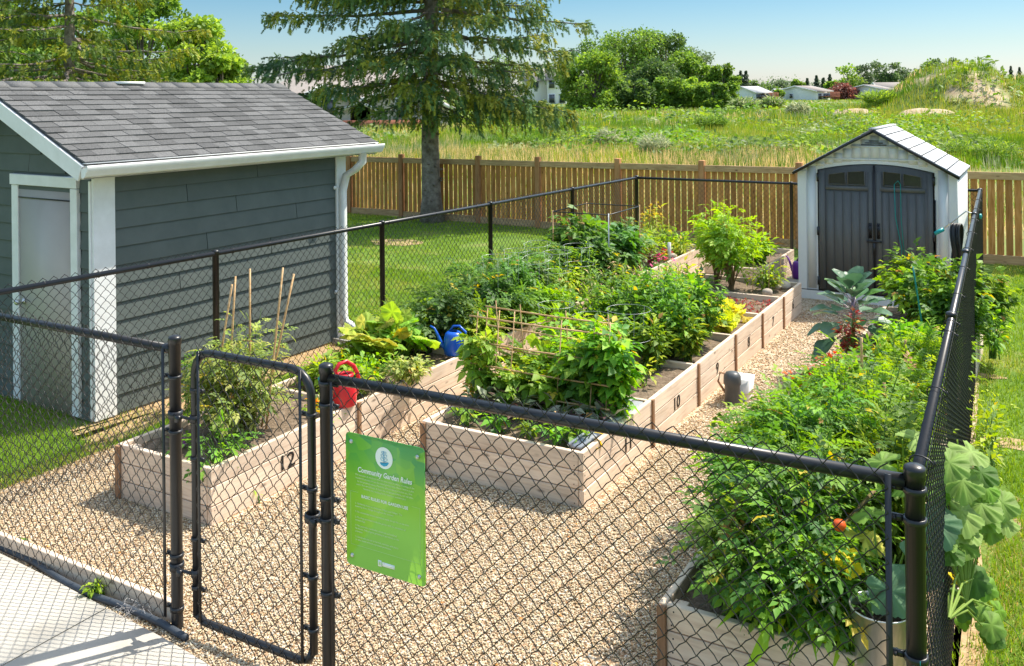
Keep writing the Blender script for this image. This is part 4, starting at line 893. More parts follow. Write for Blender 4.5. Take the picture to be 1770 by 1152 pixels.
rules = [['1. Gardening hours are between 7:00am and 9:00pm. The', 'watering hours change throughout the summer.'], ['2. No unattended minors permitted inside the garden at any time.'], ['3. No dogs permitted inside the garden with the exception of', 'service dogs.'], ['4. No pesticides, herbicides, chemicals and artificial', 'fertilizers. Only organic gardening is permitted on the', 'premises.'], ['5. Gardeners are not to harvest, maintain, add plants', 'or take items without expressed permission.']]
y = .478
for rl in rules:
    for s in rl: st(s, .12, y, .0122, M_SPALE, align='LEFT', sx=1.0); y -= .022
    y -= .019
ln = MB()
for (x0, y0), (x1, y1) in (((.06, .16), (.94, .16)), ((.06, .16), (.06, .56)), ((.94, .16), (.94, .56)), ((.06, .56), (.16, .56)), ((.84, .56), (.94, .56))): ln.tube([SPt(x0, y0, .0008), SPt(x1, y1, .0008)], .0006, 4)
build('border_line', ln, M_SPALE, parent=sg)
lg = MB(); 
for x0, x1, hh in ((.41, .455, .030), (.465, .62, .020)): lg.box(SPt((x0+x1)/2, .075, .0008), V3, U3, Z3, (x1-x0)*(sb1-sb0), .001, hh)
lgo = build('logo_mark', lg, M_SWHITE, parent=sg)
textmesh('B', .022, M_SIGN, 'logo_letter', lgo, SPt(.4325, .075, .0020), V3, Z3, extr=.0003)
for x, y in ((.075, .935), (.915, .93), (.075, .075), (.925, .065)): build('bolt', MB().lathe(SPt(x, y, 0), [(.011, 0), (.011, .003), (.006, .007), (0, .008)], 12, axis=-U3), M_BRIGHT, parent=sg, smooth=True)

# ------------------------------------------------------------------ watering cans, buckets and other loose things
def watering_can(label, o, yaw, mat, s=1.0, mark=None, group='watering cans', kind=0):
    t = thing('watering_can', label, 'watering can', o, group); c, s_ = math.cos(yaw), math.sin(yaw); X = arr([c, s_, 0]); Y = arr([-s_, c, 0]); o = arr(o)
    def P_(x, y, z): return o+X*x*s+Y*y*s+Z3*z*s
    prof = [(0, 0), (.068, 0), (.075, .008), (.080, .06), (.076, .13), (.066, .165), (.050, .178), (.035, .182), (.030, .182)]
    build('body', MB().lathe(o, [(r*s, z*s) for r, z in prof], 28), mat, parent=t, smooth=True)
    if kind == 0:
        build('spout', MB().tube([P_(.06, 0, .035), P_(.10, 0, .07), P_(.13, 0, .14), P_(.16, 0, .195), P_(.195, 0, .212)], [.020*s, .016*s, .012*s, .009*s, .008*s], 12), mat, parent=t, smooth=True)
        build('handle', MB().tube([P_(.035, 0, .178), P_(.0, 0, .222), P_(-.05, 0, .225), P_(-.10, 0, .18), P_(-.115, 0, .11), P_(-.075, 0, .05)], .009*s, 10), mat, parent=t, smooth=True)
    else:
        # tall can with a wide flat loop handle over the top
        build('collar', MB().lathe(o+Z3*.178*s, [(.05*s, 0), (.062*s, .012*s), (.060*s, .03*s), (.045*s, .034*s), (.04*s, .02*s)], 24), mat, parent=t, smooth=True)
        build('handle', MB().tube([P_(.055, 0, .19), P_(.062, 0, .235), P_(.035, 0, .275), P_(-.015, 0, .285), P_(-.062, 0, .25), P_(-.090, 0, .19), P_(-.098, 0, .12), P_(-.078, 0, .06)], [.014*s, .014*s, .014*s, .014*s, .014*s, .014*s, .013*s, .012*s], 12), mat, parent=t, smooth=True)
        build('spout', MB().tube([P_(.06, 0, .03), P_(.10, 0, .07), P_(.125, 0, .14), P_(.14, 0, .17)], [.020*s, .017*s, .012*s, .011*s], 12), mat, parent=t, smooth=True)
        rs = build('rose', MB().lathe(P_(.14, 0, .17), [(.010*s, 0), (.026*s, .03*s), (.024*s, .04*s), (0, .044*s)], 14, axis=unit(X*.5+Z3)), M_TEAL, parent=t, smooth=True)
    if mark is not None:
        build('flower_decal', MB().lathe(P_(.02, -.078, .075) if mark == 0 else P_(0, 0, 0), [(0, .003), (.017*s, .003), (.018*s, 0)], 16, axis=-Y), M_SWHITE, parent=t)
    return t
watering_can('red plastic watering can with a loop handle on the edge of the left row', G(604, 702, .41)+V3*-.05, math.radians(205), M_RED, 1.28, kind=1)
watering_can('blue plastic watering can with a curved spout, near the bean trellis', G(793, 614, .41)+V3*-.06, math.radians(165), M_BLUE, 1.28, mark=0)
watering_can('purple watering can beside the left corner of the grey shed', W(15.0, -3.42, .07), math.radians(120), M_PURPLE, 1.5)
# metal bucket of compost
mbk = W(4.50, -.68, .34); bk_ = thing('metal_bucket', 'shiny metal bucket filled with black potting soil behind the front panel', 'bucket', mbk)
build('pail', MB().lathe(mbk, [(0, 0), (.100, 0), (.102, .004), (.130, .30), (.136, .304), (.136, .31), (.129, .31), (.126, .29), (.10, .01)], 40), M_STEEL, parent=bk_, smooth=True)
build('soil', MB().lathe(mbk+Z3*.262, [(0, .012), (.06, .016), (.125, 0)], 24), M_POTSOIL, parent=bk_, smooth=True)
tag(build('bucket_stick', MB().tube([mbk+Z3*.24+V3*-.02, mbk+Z3*.40+V3*.04], .009, 7), M_STEMD, loc=mbk+Z3*.24), 'short brown stick poked into the soil of the metal bucket', 'stick')
# grey pail and white tub on the path
gp = W(8.82, -2.66, 0); g_ = thing('white_tub', 'small white square tub standing on the gravel beside bed 9', 'tub', gp+U3*.25)
c = gp+U3*.20+V3*.02
mb = MB(); 
for zz, w in ((0, .12), (.24, .15)):
    pass
v = [c+U3*x*w+V3*y*w+Z3*z for z, w in ((.0, .09), (.22, .115)) for x, y in ((-1, -1), (1, -1), (1, 1), (-1, 1))]; v += [c+U3*x*.10+V3*y*.10+Z3*z for z in (.22, .05) for x, y in ((-1, -1), (1, -1), (1, 1), (-1, 1))]
mb.add(v, quads=[(0, 1, 5, 4), (1, 2, 6, 5), (2, 3, 7, 6), (3, 0, 4, 7), (4, 5, 9, 8), (5, 6, 10, 9), (6, 7, 11, 10), (7, 4, 8, 11), (8, 9, 13, 12), (9, 10, 14, 13), (10, 11, 15, 14), (11, 8, 12, 15), (12, 13, 14, 15)])
build('tub_body', mb, M_WHITE, parent=g_)
g2 = thing('grey_jug', 'dark grey plastic jug with a domed top on the gravel below the number 9', 'jug', gp)
build('body', MB().lathe(gp+Z3*.0, [(0, 0), (.07, 0), (.075, .02), (.073, .18), (.085, .20), (.082, .27), (.06, .305), (.025, .315), (0, .316)], 22), M_GREYPL, parent=g2, smooth=True)
build('handle', MB().tube([gp+Z3*.28-V3*.05, gp+Z3*.29-V3*.12, gp+Z3*.20-V3*.14, gp+Z3*.10-V3*.07], .012, 8), M_POSTWOOD, parent=g2, smooth=True)
# garden hose coiled on the right fence near the shed, with its wand
hp = W(13.35, -.92, 1.28); hz = thing('garden_hose', 'coiled black garden hose with teal fittings hung on the right fence by the shed', 'hose', hp)
mb = MB(); r_ = random.Random(3)
for k in range(9):
    w = .11-.006*(k % 4); L_ = .62-.03*(k % 3); off = -V3*(.06+.012*k)+U3*r_.uniform(-.03, .03); pts = []
    for t in np.linspace(0, 6.283, 26): pts.append(hp+off+U3*w*math.sin(t)*(1+.2*math.cos(t))+Z3*(-L_/2+L_/2*math.cos(t))+V3*.02*math.sin(t*2))
    mb.tube(pts, .011, 6, cap=False)
build('coil', mb, M_HOSE, parent=hz, smooth=True)
build('wand', MB().tube([hp-V3*.30-Z3*.10-U3*.1, hp+Z3*.17-U3*.0, hp+V3*.16+Z3*.11+U3*.02], .010, 8), M_STEEL, parent=hz, smooth=True)
build('nozzle', MB().lathe(hp+V3*.16+Z3*.11+U3*.02, [(0, -.03), (.03, -.025), (.036, .02), (0, .03)], 12, axis=V3), M_TEAL, parent=hz)
build('grip', MB().tube([hp-V3*.36-Z3*.13-U3*.12, hp-V3*.26-Z3*.07-U3*.08], .026, 10), M_TEAL, parent=hz)
# stones on the bed edge
for k, (a, b, r, z, lab) in enumerate(((12.05, -3.16, .070, .42, 'cream rounded stone on the divider of bed 6'), (12.72, -3.10, .075, .40, 'larger tan stone in the far corner of bed 6'), (12.86, -3.20, .055, .44, 'flat pale stone leaning at the far end of bed 6'), (12.55, -3.16, .045, .40, 'small brown stone beside the larger tan one in bed 6'), (11.05, -5.17, .075, .45, 'round beige stone on the left row edge below the dark bushes'), (14.1, -5.2, .06, .42, 'pale stone by the flowers in the farthest left bed'))):
    c = W(a, b, z); mb = MB(); n1, n2 = 12, 8; rr_ = random.Random(k); ph = [rr_.uniform(0, 6) for _ in range(4)]
    v = []
    for i in range(n2+1):
        for j in range(n1):
            th, f = math.pi*i/n2, 2*math.pi*j/n1; q = r*(1+.12*math.sin(2*f+ph[0])*math.sin(th)+.1*math.cos(3*th+ph[1]))
            v.append(c+arr([q*math.sin(th)*math.cos(f)*1.2, q*math.sin(th)*math.sin(f), q*.7*math.cos(th)]))
    mb.add(v, quads=[(i*n1+j, i*n1+(j+1) % n1, (i+1)*n1+(j+1) % n1, (i+1)*n1+j) for i in range(n2) for j in range(n1)])
    tag(build('stone', mb, M_ROCK, loc=c, smooth=True), lab, 'stone', 'loose stones on the beds')
# white plant tags and drip sheet
c = W(14.0, -5.22, .36); tag(build('marker_post', MB().box(c+Z3*.14, V3, U3, Z3, .05, .02, .30), M_WHITE, loc=c), 'short white marker post among the flowers in the farthest left bed', 'marker')
c = W(13.2, -5.2, .36)
c = W(6.7, -3.02, .40); tag(build('plastic_sheet', MB().box(c+Z3*.012, unit(U3+V3*.02), V3, Z3, 1.15, .10, .02).tube([c-U3*.6-V3*.05+Z3*.03, c+U3*.58-V3*.03+Z3*.035], .012, 6), M_FILM, loc=c), 'grey plastic sheet and strip lying along the top edge of bed 11', 'sheet')
# ------------------------------------------------------------------ leaf templates (length along x, normal z)
def leaflet(x0, y0, L_, w, ang, fold=.12, droop=.12):
    p = arr([(0, 0, 0), (.45*L_, w/2, fold*w), (.45*L_, -w/2, fold*w), (.5*L_, 0, -.10*w), (L_, 0, -droop*L_)]); c, s = math.cos(ang), math.sin(ang)
    q = p.copy(); q[:, 0] = p[:, 0]*c-p[:, 1]*s+x0; q[:, 1] = p[:, 0]*s+p[:, 1]*c+y0
    return q, np.array([(0, 3, 1), (0, 2, 3), (1, 3, 4), (3, 2, 4)])
def join_t(parts):
    V_, F_, n = [], [], 0
    for v, f in parts: V_.append(v); F_.append(f+n); n += len(v)
    return np.vstack(V_), np.vstack(F_)
def bend(t, k):
    v = t[0].copy(); v[:, 2] -= k*v[:, 0]**2; return v, t[1]
T_TOM = bend(join_t([leaflet(.28, .02, .30, .19, 1.05), leaflet(.30, -.02, .30, .19, -1.05), leaflet(.52, .02, .30, .20, .9), leaflet(.54, -.02, .30, .20, -.9), leaflet(.72, 0, .34, .22, 0), leaflet(.66, .01, .2, .12, .75), (arr([(0, .012, 0), (0, -.012, 0), (.8, 0, 0)]), np.array([(0, 1, 2)]))]), .28)
T_OV = bend(leaflet(0, 0, 1, .55, 0), .15)
T_NAR = bend(leaflet(0, 0, 1, .2, 0, droop=.3), .3)
T_BEAN = bend(join_t([leaflet(.25, 0, .75, .55, 0), leaflet(.18, .03, .55, .42, 1.3), leaflet(.18, -.03, .55, .42, -1.3)]), .3)
T_PEP = bend(join_t([leaflet(0, 0, 1, .45, 0, fold=.2)]), .4)
def radial(nl, depth, cup, seg=3, ser=0):
    v = [(0, 0, 0)]; m = nl*seg*2
    for i in range(m):
        t = i/m*2*math.pi; r = 1-depth*abs(math.sin(nl*t/2))**.8*1.15
        if abs(t-math.pi) < .35: r *= .45
        r *= 1+ser*(1 if i % 2 else -1)
        v.append((.45+r*.55*math.cos(t), r*.58*math.sin(t), cup*r*r*.25*math.cos(2*t)-.13*r*r+.02*math.cos(nl*t)+.03*math.sin(i*2.7+nl)))
    import builtins
    mid = [(.45+(x-.45)*.55, y*.55, z*.3+.026*math.cos(nl*(i/m*2*math.pi))+.018*math.sin(i*1.9)) for i, (x, y, z) in enumerate(v[1:])]
    v[0] = (.45, 0, 0); vv = v+mid; f = []
    for i in range(m):
        j = (i+1) % m; f += [(0, 1+m+i, 1+m+j), (1+m+i, 1+i, 1+j), (1+m+i, 1+j, 1+m+j)]
    vmul = [1.2]+[1.0+.12*math.cos(nl*(i/m*2*math.pi)) for i in range(m)]+[1.0+.26*math.cos(nl*(i/m*2*math.pi)) for i in range(m)]
    return arr(vv), np.array(f), arr(vmul)
T_SQ = radial(5, .15, .3, 5, .035)
T_CUC = radial(5, .16, .2, 3, .03)
T_LET = radial(7, .12, .9, 2)
def broad():
    xs_ = np.linspace(0, 1, 7); ys_ = np.linspace(-1, 1, 7); v = []; f = []
    for i, x in enumerate(xs_):
        w = .46*math.sin(math.pi*min(1, .10+x*.86))**.6*(.35+.65*min(1, x*1.9)) if x < 1 else .17
        for y in ys_: v.append((x, y*w, .22*(y*w)**2*2.2+.02*math.sin(9*x+4*y)-.28*x*x+.05*abs(y)))
    for i in range(6):
        for j in range(6): a = i*7+j; f += [(a, a+7, a+8), (a, a+8, a+1)]
    return arr(v), np.array(f)
T_BROAD = broad()
T_QUAD = (arr([(0, -.3, 0), (.55, -.42, .06), (1, 0, -.06), (.55, .42, .06), (0, .3, 0)]), np.array([(0, 1, 2), (0, 2, 3), (0, 3, 4)]))
DK = [(.045, .125, .030), (.065, .16, .035), (.095, .21, .045), (.04, .10, .03)]
MD = [(.07, .18, .03), (.10, .24, .035), (.14, .29, .04), (.055, .14, .03)]
BR = [(.13, .28, .03), (.18, .34, .04), (.24, .40, .05), (.10, .22, .03)]
YG = [(.19, .33, .04), (.25, .37, .05), (.15, .29, .035), (.33, .39, .07)]
GR = [(.10, .20, .09), (.14, .25, .12), (.07, .15, .07)]

def sweep_stems(mb, base, ends, r0, k=5, lean=.25, n=4):
    out = []
    for e in ends:
        b = arr(base)+arr([random.gauss(0, .02), random.gauss(0, .02), 0]); c = (b+e)/2+Z3*np.linalg.norm(e-b)*.12+arr([b[0]-e[0], b[1]-e[1], 0])*.25*lean*2
        t = np.linspace(0, 1, k)[:, None]; p = b*(1-t)**2+2*c*t*(1-t)+e*t**2; mb.tube(p, np.linspace(r0, r0*.35, k), n, cap=False); out.append(p)
    return out
def plant(name, label, cat, base, r, h, ns, nl, tmpl, size, pal, mat=None, group=None, ru=None, stem=None, droop=.25, low=.12, spread=.16, up=.35, extra=None, r0=.007, top=.45, zj=.22, flowers=None, skirt=1.0):
    """stems rise from the base and carry leaves all along; nl leaves per stem"""
    base = arr(base); t = thing(name, label, cat, base, group); ru = ru or r
    ends = []
    for i in range(ns):
        th = random.uniform(0, 6.283); q = math.sqrt(random.uniform(.02, 1)); z = h*(1-top*q*q)*random.uniform(1-zj, 1.05)
        ends.append(base+U3*ru*q*math.cos(th)+V3*r*q*math.sin(th)+Z3*z)
    sm = MB(); paths = sweep_stems(sm, base, ends, r0); build('stem', sm, stem or M_STEM, parent=t)
    pos, fwd = [], []
    for p in paths:
        m = RNG.uniform(low, 1.0, nl)**.8; idx = m*(len(p)-1); i0 = np.minimum(idx.astype(int), len(p)-2); fr = (idx-i0)[:, None]
        q = p[i0]*(1-fr)+p[i0+1]*fr; d = RNG.normal(0, 1, (nl, 3)); d[:, 2] = d[:, 2]*.5; d = unit(d); outw = q-base; outw[:, 2] = 0; outw = unit(outw+1e-6)
        q = q+d*spread*RNG.uniform(.1, 1, nl)[:, None]*(.4+.6*m[:, None])*skirt; f = unit(d*.75+outw*.55+Z3*(RNG.uniform(-.3, .8, nl)[:, None]*up)); pos.append(q); fwd.append(f)
    pos, fwd = np.vstack(pos), np.vstack(fwd); pos[:, 2] = np.maximum(pos[:, 2], base[2]+.015); n = len(pos)
    upv = unit(arr([math.cos(SUN_AZ), math.sin(SUN_AZ), 2.2])+RNG.normal(0, .55, (n, 3))); sz = size*(.42+.95*RNG.uniform(0, 1, n)**.9)*random.uniform(.88, 1.12); pal = arr(pal)*arr([random.uniform(.82, 1.22), random.uniform(.90, 1.12), random.uniform(.85, 1.1)])
    cc = pal[RNG.integers(0, len(pal), n)]*RNG.uniform(.78, 1.25, (n, 1)); old = RNG.random(n); cc[old < .014] = arr([.40, .36, .05]); cc[(old > .014) & (old < .022)] = arr([.26, .17, .06])
    build('foliage', MB().inst(tmpl, pos, fwd, upv, sz, cc), mat or M_LEAF, parent=t)
    if flowers:
        nm, fc, nf, fs, zlo = flowers; fm = MB(); T = radial(5, .4, .2, 1); k = [i for i in range(n) if pos[i][2] > base[2]+h*zlo]
        if k:
            ii = RNG.choice(k, min(nf, len(k)), replace=False); q = pos[ii]+Z3*.02+RNG.normal(0, .02, (len(ii), 3)); c_ = arr(fc)[RNG.integers(0, len(fc), len(ii))]
            for rep in range(2): fm.inst(T, q+RNG.normal(0, fs*.2, q.shape), RNG.normal(0, 1, (len(ii), 3))*arr([1, 1, .3]), Z3+RNG.normal(0, .5, (len(ii), 3)), fs*RNG.uniform(.7, 1.2, len(ii)), c_)
            build(nm, fm, M_FLOWER, parent=t)['kind'] = 'stuff'
    return t
def cane(name, label, p0, p1, r=.006, mat=None, group=None, cat='stake', bendy=0):
    p0, p1 = arr(p0), arr(p1); m = (p0+p1)/2+arr([bendy, bendy, 0]); mb = MB().tube([p0, (p0+m)/2, m, (p1+m)/2, p1], [r, r, r*.97, r*.93, r*.9], 8)
    for t in (.2, .42, .63, .84): q = p0+(p1-p0)*t; mb.lathe(q, [(r*.9, -.004), (r*1.22, 0), (r*.9, .004)], 8, axis=unit(p1-p0))
    return tag(build(name, mb, mat or M_BAMBOO, loc=p0, smooth=True), label, cat, group)
def at(a, b, z=.35): return W(a, b, z)

# ---------- left row
gL = 'plants of the left row'
plant('tomato_plant', 'small drooping tomato seedling hanging over the front board of bed 12', 'plant', at(4.78, -5.30), .16, .22, 7, 9, T_TOM, .15, MD, group=gL)
plant('purple_flower_plant', 'tiny plant with purple blooms in the front left corner of bed 12', 'plant', at(4.82, -5.72), .07, .15, 4, 5, T_OV, .06, MD, group=gL, flowers=('purple_bloom', [(.28, .08, .30)], 6, .045, .4))
plant('bushy_plant', 'bushy fine leaved plant around bamboo stakes in bed 12', 'plant', at(5.22, -5.58), .36, .80, 34, 42, T_TOM, .105, [(.13, .24, .05), (.17, .29, .06), (.10, .20, .05), (.23, .33, .08)], group=gL, r0=.005, spread=.12, low=.05, top=.55)
plant('sprawling_plant', 'thin sprawling plant reaching up the bamboo stakes at the back of bed 12', 'plant', at(5.55, -5.70), .33, .92, 14, 17, T_TOM, .10, [(.20, .30, .07), (.26, .36, .10), (.15, .25, .06)], group=gL, r0=.004, spread=.09, top=.25)
stk = 'bamboo stakes in bed 12'
for (x0, y0, z0), (x1, y1), lab in (((392, 735, .38), (407, 478), 'leftmost pair of bamboo stakes, leaning back to the right'), ((362, 735, .38), (401, 492), 'bamboo stake leaning right and tied at the top of its pair'), ((432, 730, .38), (432, 465), 'straight upright bamboo stake between the leaning ones'), ((460, 742, .38), (489, 463), 'tall bamboo stake crossing its neighbour low down'), ((452, 738, .38), (508, 474), 'rightmost bamboo stake leaning strongly to the right')):
    p0 = G(x0, y0, z0); cane('bamboo_stake', lab, p0, D(x1, y1, p0[1]+.05), .009, group=stk)
# marigolds and bare soil corner
plant('marigold', 'small orange flowering marigold on the bare soil behind the gate', 'flower', at(5.98, -5.42), .10, .15, 6, 8, T_OV, .045, BR, group=gL, flowers=('orange_bloom', [(.75, .28, .01)], 5, .05, .3))
plant('marigold', 'yellow marigold at the bed edge just left of the gate post', 'flower', at(5.86, -5.18), .06, .10, 5, 6, T_OV, .04, BR, group=gL, flowers=('yellow_bloom', [(.8, .6, .02)], 5, .045, .3))
low = [(6.45, -5.75, .26, 'low bright green pea leaves in front of the red watering can'), (6.35, -5.35, .20, 'low green plants crowding the red watering can handle'), (6.75, -5.45, .30, 'low leafy green mound right of the red watering can'), (7.0, -5.85, .28, 'low green mound by the splash block'), (6.9, -5.12, .26, 'pale edged green plant spilling over the left row edge')]
for a, b, r, lab in low: plant('leafy_greens', lab, 'plant', at(a, b), r, .26, 26, 22, T_OV, .065, BR if b < -5.2 else [(.18, .32, .08), (.26, .38, .14), (.12, .24, .05)], group=gL, top=.3, spread=.08, low=.25)
for k, (a, b, r, lab) in enumerate(((7.20, -5.80, .26, 'yellow green squash plant with upright broad leaves near the downspout'), (7.42, -5.62, .22, 'yellowing squash plant left of the blue watering can'))):
    t = plant('squash_plant', lab, 'plant', at(a, b), r, .42, 15, 4, T_SQ, .20, YG, mat=M_BIGLEAF, group=gL, r0=.009, low=.7, spread=.07, top=.3)
for a, b, r, h, pal, tm, s, lab in ((8.15, -5.65, .42, .70, DK, T_TOM, .17, 'dark tomato bush on the left end of the back left clump'), (8.75, -5.55, .45, .78, DK, T_TOM, .17, 'dense dark tomato bush behind the blue watering can'), (9.45, -5.62, .42, .80, DK, T_TOM, .16, 'dark tomato bush in the middle of the clump under the small hoops'), (9.95, -5.50, .36, .66, GR+DK, T_PEP, .11, 'glossy broad leaved bush below the single wire hoops')):
    plant('tomato_plant' if tm is T_TOM else 'pepper_plant', lab, 'plant', at(a, b), r, h, 30, 28, tm, s, pal, group=gL, spread=.15)
plant('pepper_plant', 'light green pepper bush right of the dark tomatoes', 'plant', at(10.45, -5.35), .34, .52, 26, 24, T_PEP, .085, YG[:3]+BR, group=gL)
plant('pepper_plant', 'airy pale green pepper plant beside the bare soil of the left row', 'plant', at(10.95, -5.30), .28, .48, 20, 18, T_PEP, .08, YG[:3]+MD, group=gL)
plant('sprouting_herb', 'tall thin herb gone to seed in front of the dark bushes', 'plant', at(10.9, -5.25), .16, .72, 12, 14, T_NAR, .07, BR, group=gL, r0=.003, top=.1)
for a, b, r, h, lab in ((11.75, -5.72, .46, 1.02, 'tall dark green bush with the topmost shoots inside the black pipe frame'), (12.2, -5.45, .50, .95, 'large dark glossy bush at the right of the black pipe frame'), (12.75, -5.50, .42, .80, 'dark green bush ending the tall clump near the flowers'), (11.45, -5.35, .36, .72, 'dark green bush low at the front of the tall clump')):
    plant('potato_plant', lab, 'plant', at(a, b), r, h, 36, 36, T_BEAN, .13, DK+GR[:2]+MD[:2], group=gL, spread=.16, top=.5)
plant('yellow_green_plant', 'yellow green foliage between the dark bushes and the far flowers', 'plant', at(13.45, -5.55), .38, .62, 24, 20, T_OV, .10, YG[:3], group=gL)
plant('yellow_green_plant', 'bright lime leafy plant behind the pink flowers', 'plant', at(13.95, -5.75), .30, .50, 20, 18, T_OV, .09, YG+BR, group=gL)
plant('pink_flower_plant', 'low plant with magenta and pink blooms along the left row edge', 'flower', at(13.55, -5.25), .16, .18, 12, 10, T_OV, .06, MD, group=gL, flowers=('pink_bloom', [(.60, .03, .18), (.70, .10, .28), (.45, .02, .12)], 16, .09, .3))
plant('pink_flower_plant', 'small red and pink blooms beyond the magenta ones on the left row', 'flower', at(14.1, -5.35), .18, .16, 10, 9, T_OV, .06, BR, group=gL, flowers=('red_bloom', [(.55, .02, .04), (.70, .10, .02)], 12, .07, .2))
plant('goldenrod', 'tall plant topped with yellow flower heads against the cedar fence', 'flower', at(14.75, -5.85), .22, .78, 16, 12, T_NAR, .10, BR, group=gL, r0=.004, top=.25, flowers=('yellow_bloom', [(.75, .52, .03), (.70, .50, .05)], 60, .045, .70))
plant('leafy_greens', 'rounded green leafy head right of the yellow flowers', 'plant', at(14.9, -5.40), .24, .36, 18, 16, T_OV, .09, BR, group=gL)
plant('leafy_greens', 'lime green tuft in the last corner of the left row', 'plant', at(14.6, -5.25), .16, .26, 14, 12, T_NAR, .12, YG[:3], group=gL)
plant('leafy_greens', 'feathery green plant in the far corner of the left row by the fence corner post', 'plant', at(15.15, -5.80), .26, .52, 16, 16, T_NAR, .08, BR, group=gL)

# ---------- middle row
gM = 'plants of the middle row'
for k, (a, b, r, lab) in enumerate(((6.30, -4.10, .12, 'leafy seedling in the left front corner of bed 11'), (6.28, -3.80, .10, 'thin seedling second from the left in the front of bed 11'), (6.27, -3.50, .10, 'seedling in the middle of the front strip of bed 11'), (6.26, -3.25, .13, 'light green seedling beside the short wooden stake in bed 11'), (6.32, -3.08, .11, 'seedling in the right front corner of bed 11'))):
    plant('kale_seedling', lab, 'plant', at(a, b), r, .17, 8, 6, T_OV, .085, BR+MD, group=gM, top=.2, spread=.05)
for k, (a, b, lab) in enumerate(((6.62, -4.15, 'purple green kale at the left foot of the bean trellis'), (6.55, -3.75, 'purple veined kale in the middle below the bean trellis'), (6.55, -3.38, 'blue grey kale below the right half of the bean trellis'), (6.65, -3.1, 'dusky kale in front of the right bean column'))):
    plant('kale_plant', lab, 'plant', at(a, b), .17, .24, 12, 7, T_OV, .11, [(.09, .16, .11), (.13, .18, .13), (.12, .09, .10), (.16, .24, .18)], group=gM, mat=M_WAXY, spread=.05)
tr = thing('bean_trellis', 'bamboo cane lattice trellis leaning in bed 11 under the bean vines', 'trellis', at(6.95, -3.6))
def tcane(p0, p1, r=.0075): 
    p0, p1 = arr(p0), arr(p1); return build('cane', MB().tube([p0, (p0+p1)/2-Z3*.008, p1], r, 7), M_BAMBOO, parent=tr, smooth=True)
A1, A2 = 6.72, 7.16                              # near and far panels, leaning together
for z, aa in ((1.08, A1+.12), (.88, A1+.06), (.70, A1+.02), (.52, A1)): tcane(W(aa, -4.40, z), W(aa, -3.02, z-.01))
for z, aa in ((1.10, A2-.02), (.92, A2+.02), (.72, A2+.05)): tcane(W(aa, -4.42, z), W(aa, -3.10, z-.02))
for b in (-4.32, -4.22, -4.1, -3.95, -3.5, -3.2, -3.06): tcane(W(A1, b, .34), W(A1+.13, b, 1.13+random.uniform(-.03, .05)), .005)
for b in (-4.3, -4.05, -3.6, -3.2): tcane(W(A2+.06, b, .34), W(A2-.04, b, 1.15+random.uniform(-.02, .05)), .005)
def vine(label, a, b, r, h, ns, nl, pal=BR, s=.105, ru=None, **kw):
    kw.setdefault('flowers', ('yellow_tip', [(.50, .50, .05)], 14, .05, .6))
    return plant('bean_vine', label, 'plant', at(a, b), r, h, ns, nl, T_BEAN, s, pal, group=gM, ru=ru, top=.15, spread=.12, low=.03, zj=.35, r0=.0035, **kw)
vine('bean vine climbing the left edge canes of the trellis', 6.80, -4.26, .13, .74, 12, 18, BR, .11)
vine('bean vine filling the lower middle of the trellis', 6.88, -3.95, .26, .34, 20, 22)
vine('bean vine in the middle of the trellis climbing to the second cane', 6.92, -3.62, .26, .42, 20, 22)
vine('bean vine dense and tall in the right third of the trellis', 6.90, -3.30, .20, .66, 24, 30, BR+MD)
vine('rightmost bean column spilling over the edge of bed 11', 6.90, -3.06, .16, .80, 22, 30, BR+MD)
vine('yellow tipped bean vine behind the upper canes of the trellis', 7.25, -3.45, .32, .70, 22, 22, YG[:3]+BR)
plant('cucumber_plant', 'broad leaved cucumber vine behind the left part of the trellis', 'plant', at(7.35, -4.0), .30, .55, 14, 10, T_CUC, .15, MD+BR, mat=M_BIGLEAF, group=gM)
plant('small_seedling', 'single young yellow green plant on the bare soil of bed 10', 'plant', at(7.95, -3.22), .08, .24, 6, 9, T_OV, .07, YG, group=gM)
plant('pepper_plant', 'leafy plant beside the wire hoop at the left of bed 10', 'plant', at(7.85, -3.62), .28, .60, 22, 22, T_OV, .10, MD+BR, group=gM)
plant('pepper_plant', 'yellow green leafy plant behind the trellis top in bed 10', 'plant', at(7.95, -4.05), .28, .58, 20, 20, T_OV, .09, BR+YG[:2], group=gM)
sp = [(8.55, -4.12, .30, .66), (8.75, -3.72, .32, .72), (8.95, -3.32, .32, .66), (9.2, -4.05, .30, .78), (9.35, -3.60, .32, .80), (9.5, -3.22, .30, .66)]
sl_ = ['upright green spires at the left front of bed 9', 'dense upright greens in the middle of bed 9 behind the wire hoop', 'broad leaved dark greens at the right front of bed 9', 'tall seeding spires at the left back of bed 9', 'tall dark green spires in the middle back of bed 9', 'dark leafy greens by the right edge of bed 9 near its number']
for (a, b, r, h), lab in zip(sp, sl_): plant('leafy_spires', lab, 'plant', at(a, b), r*1.12, h, 34, 40, T_OV, .08, DK[1:3]+MD+BR[:2], group=gM, spread=.07, top=.2, zj=.35, low=.08)
for a, b, lab in ((9.0, -4.2, 'white tipped seed stalks left behind bed 9'), (9.65, -4.12, 'white tipped seed stalks at the far left of bed 9'), (10.05, -3.85, 'tall seed stalks between bed 9 and the lime plants')):
    plant('seed_stalks', lab, 'plant', at(a, b), .20, .86, 12, 22, T_NAR, .06, MD+[(.45, .48, .34)], group=gM, spread=.035, top=.1, low=.3, r0=.003)
plant('lettuce', 'bright lime lettuce clump on the right edge of bed 8', 'lettuce', at(10.22, -3.22), .18, .17, 16, 9, T_LET, .11, [(.36, .48, .05), (.44, .55, .08)], group=gM, top=.4, spread=.05)
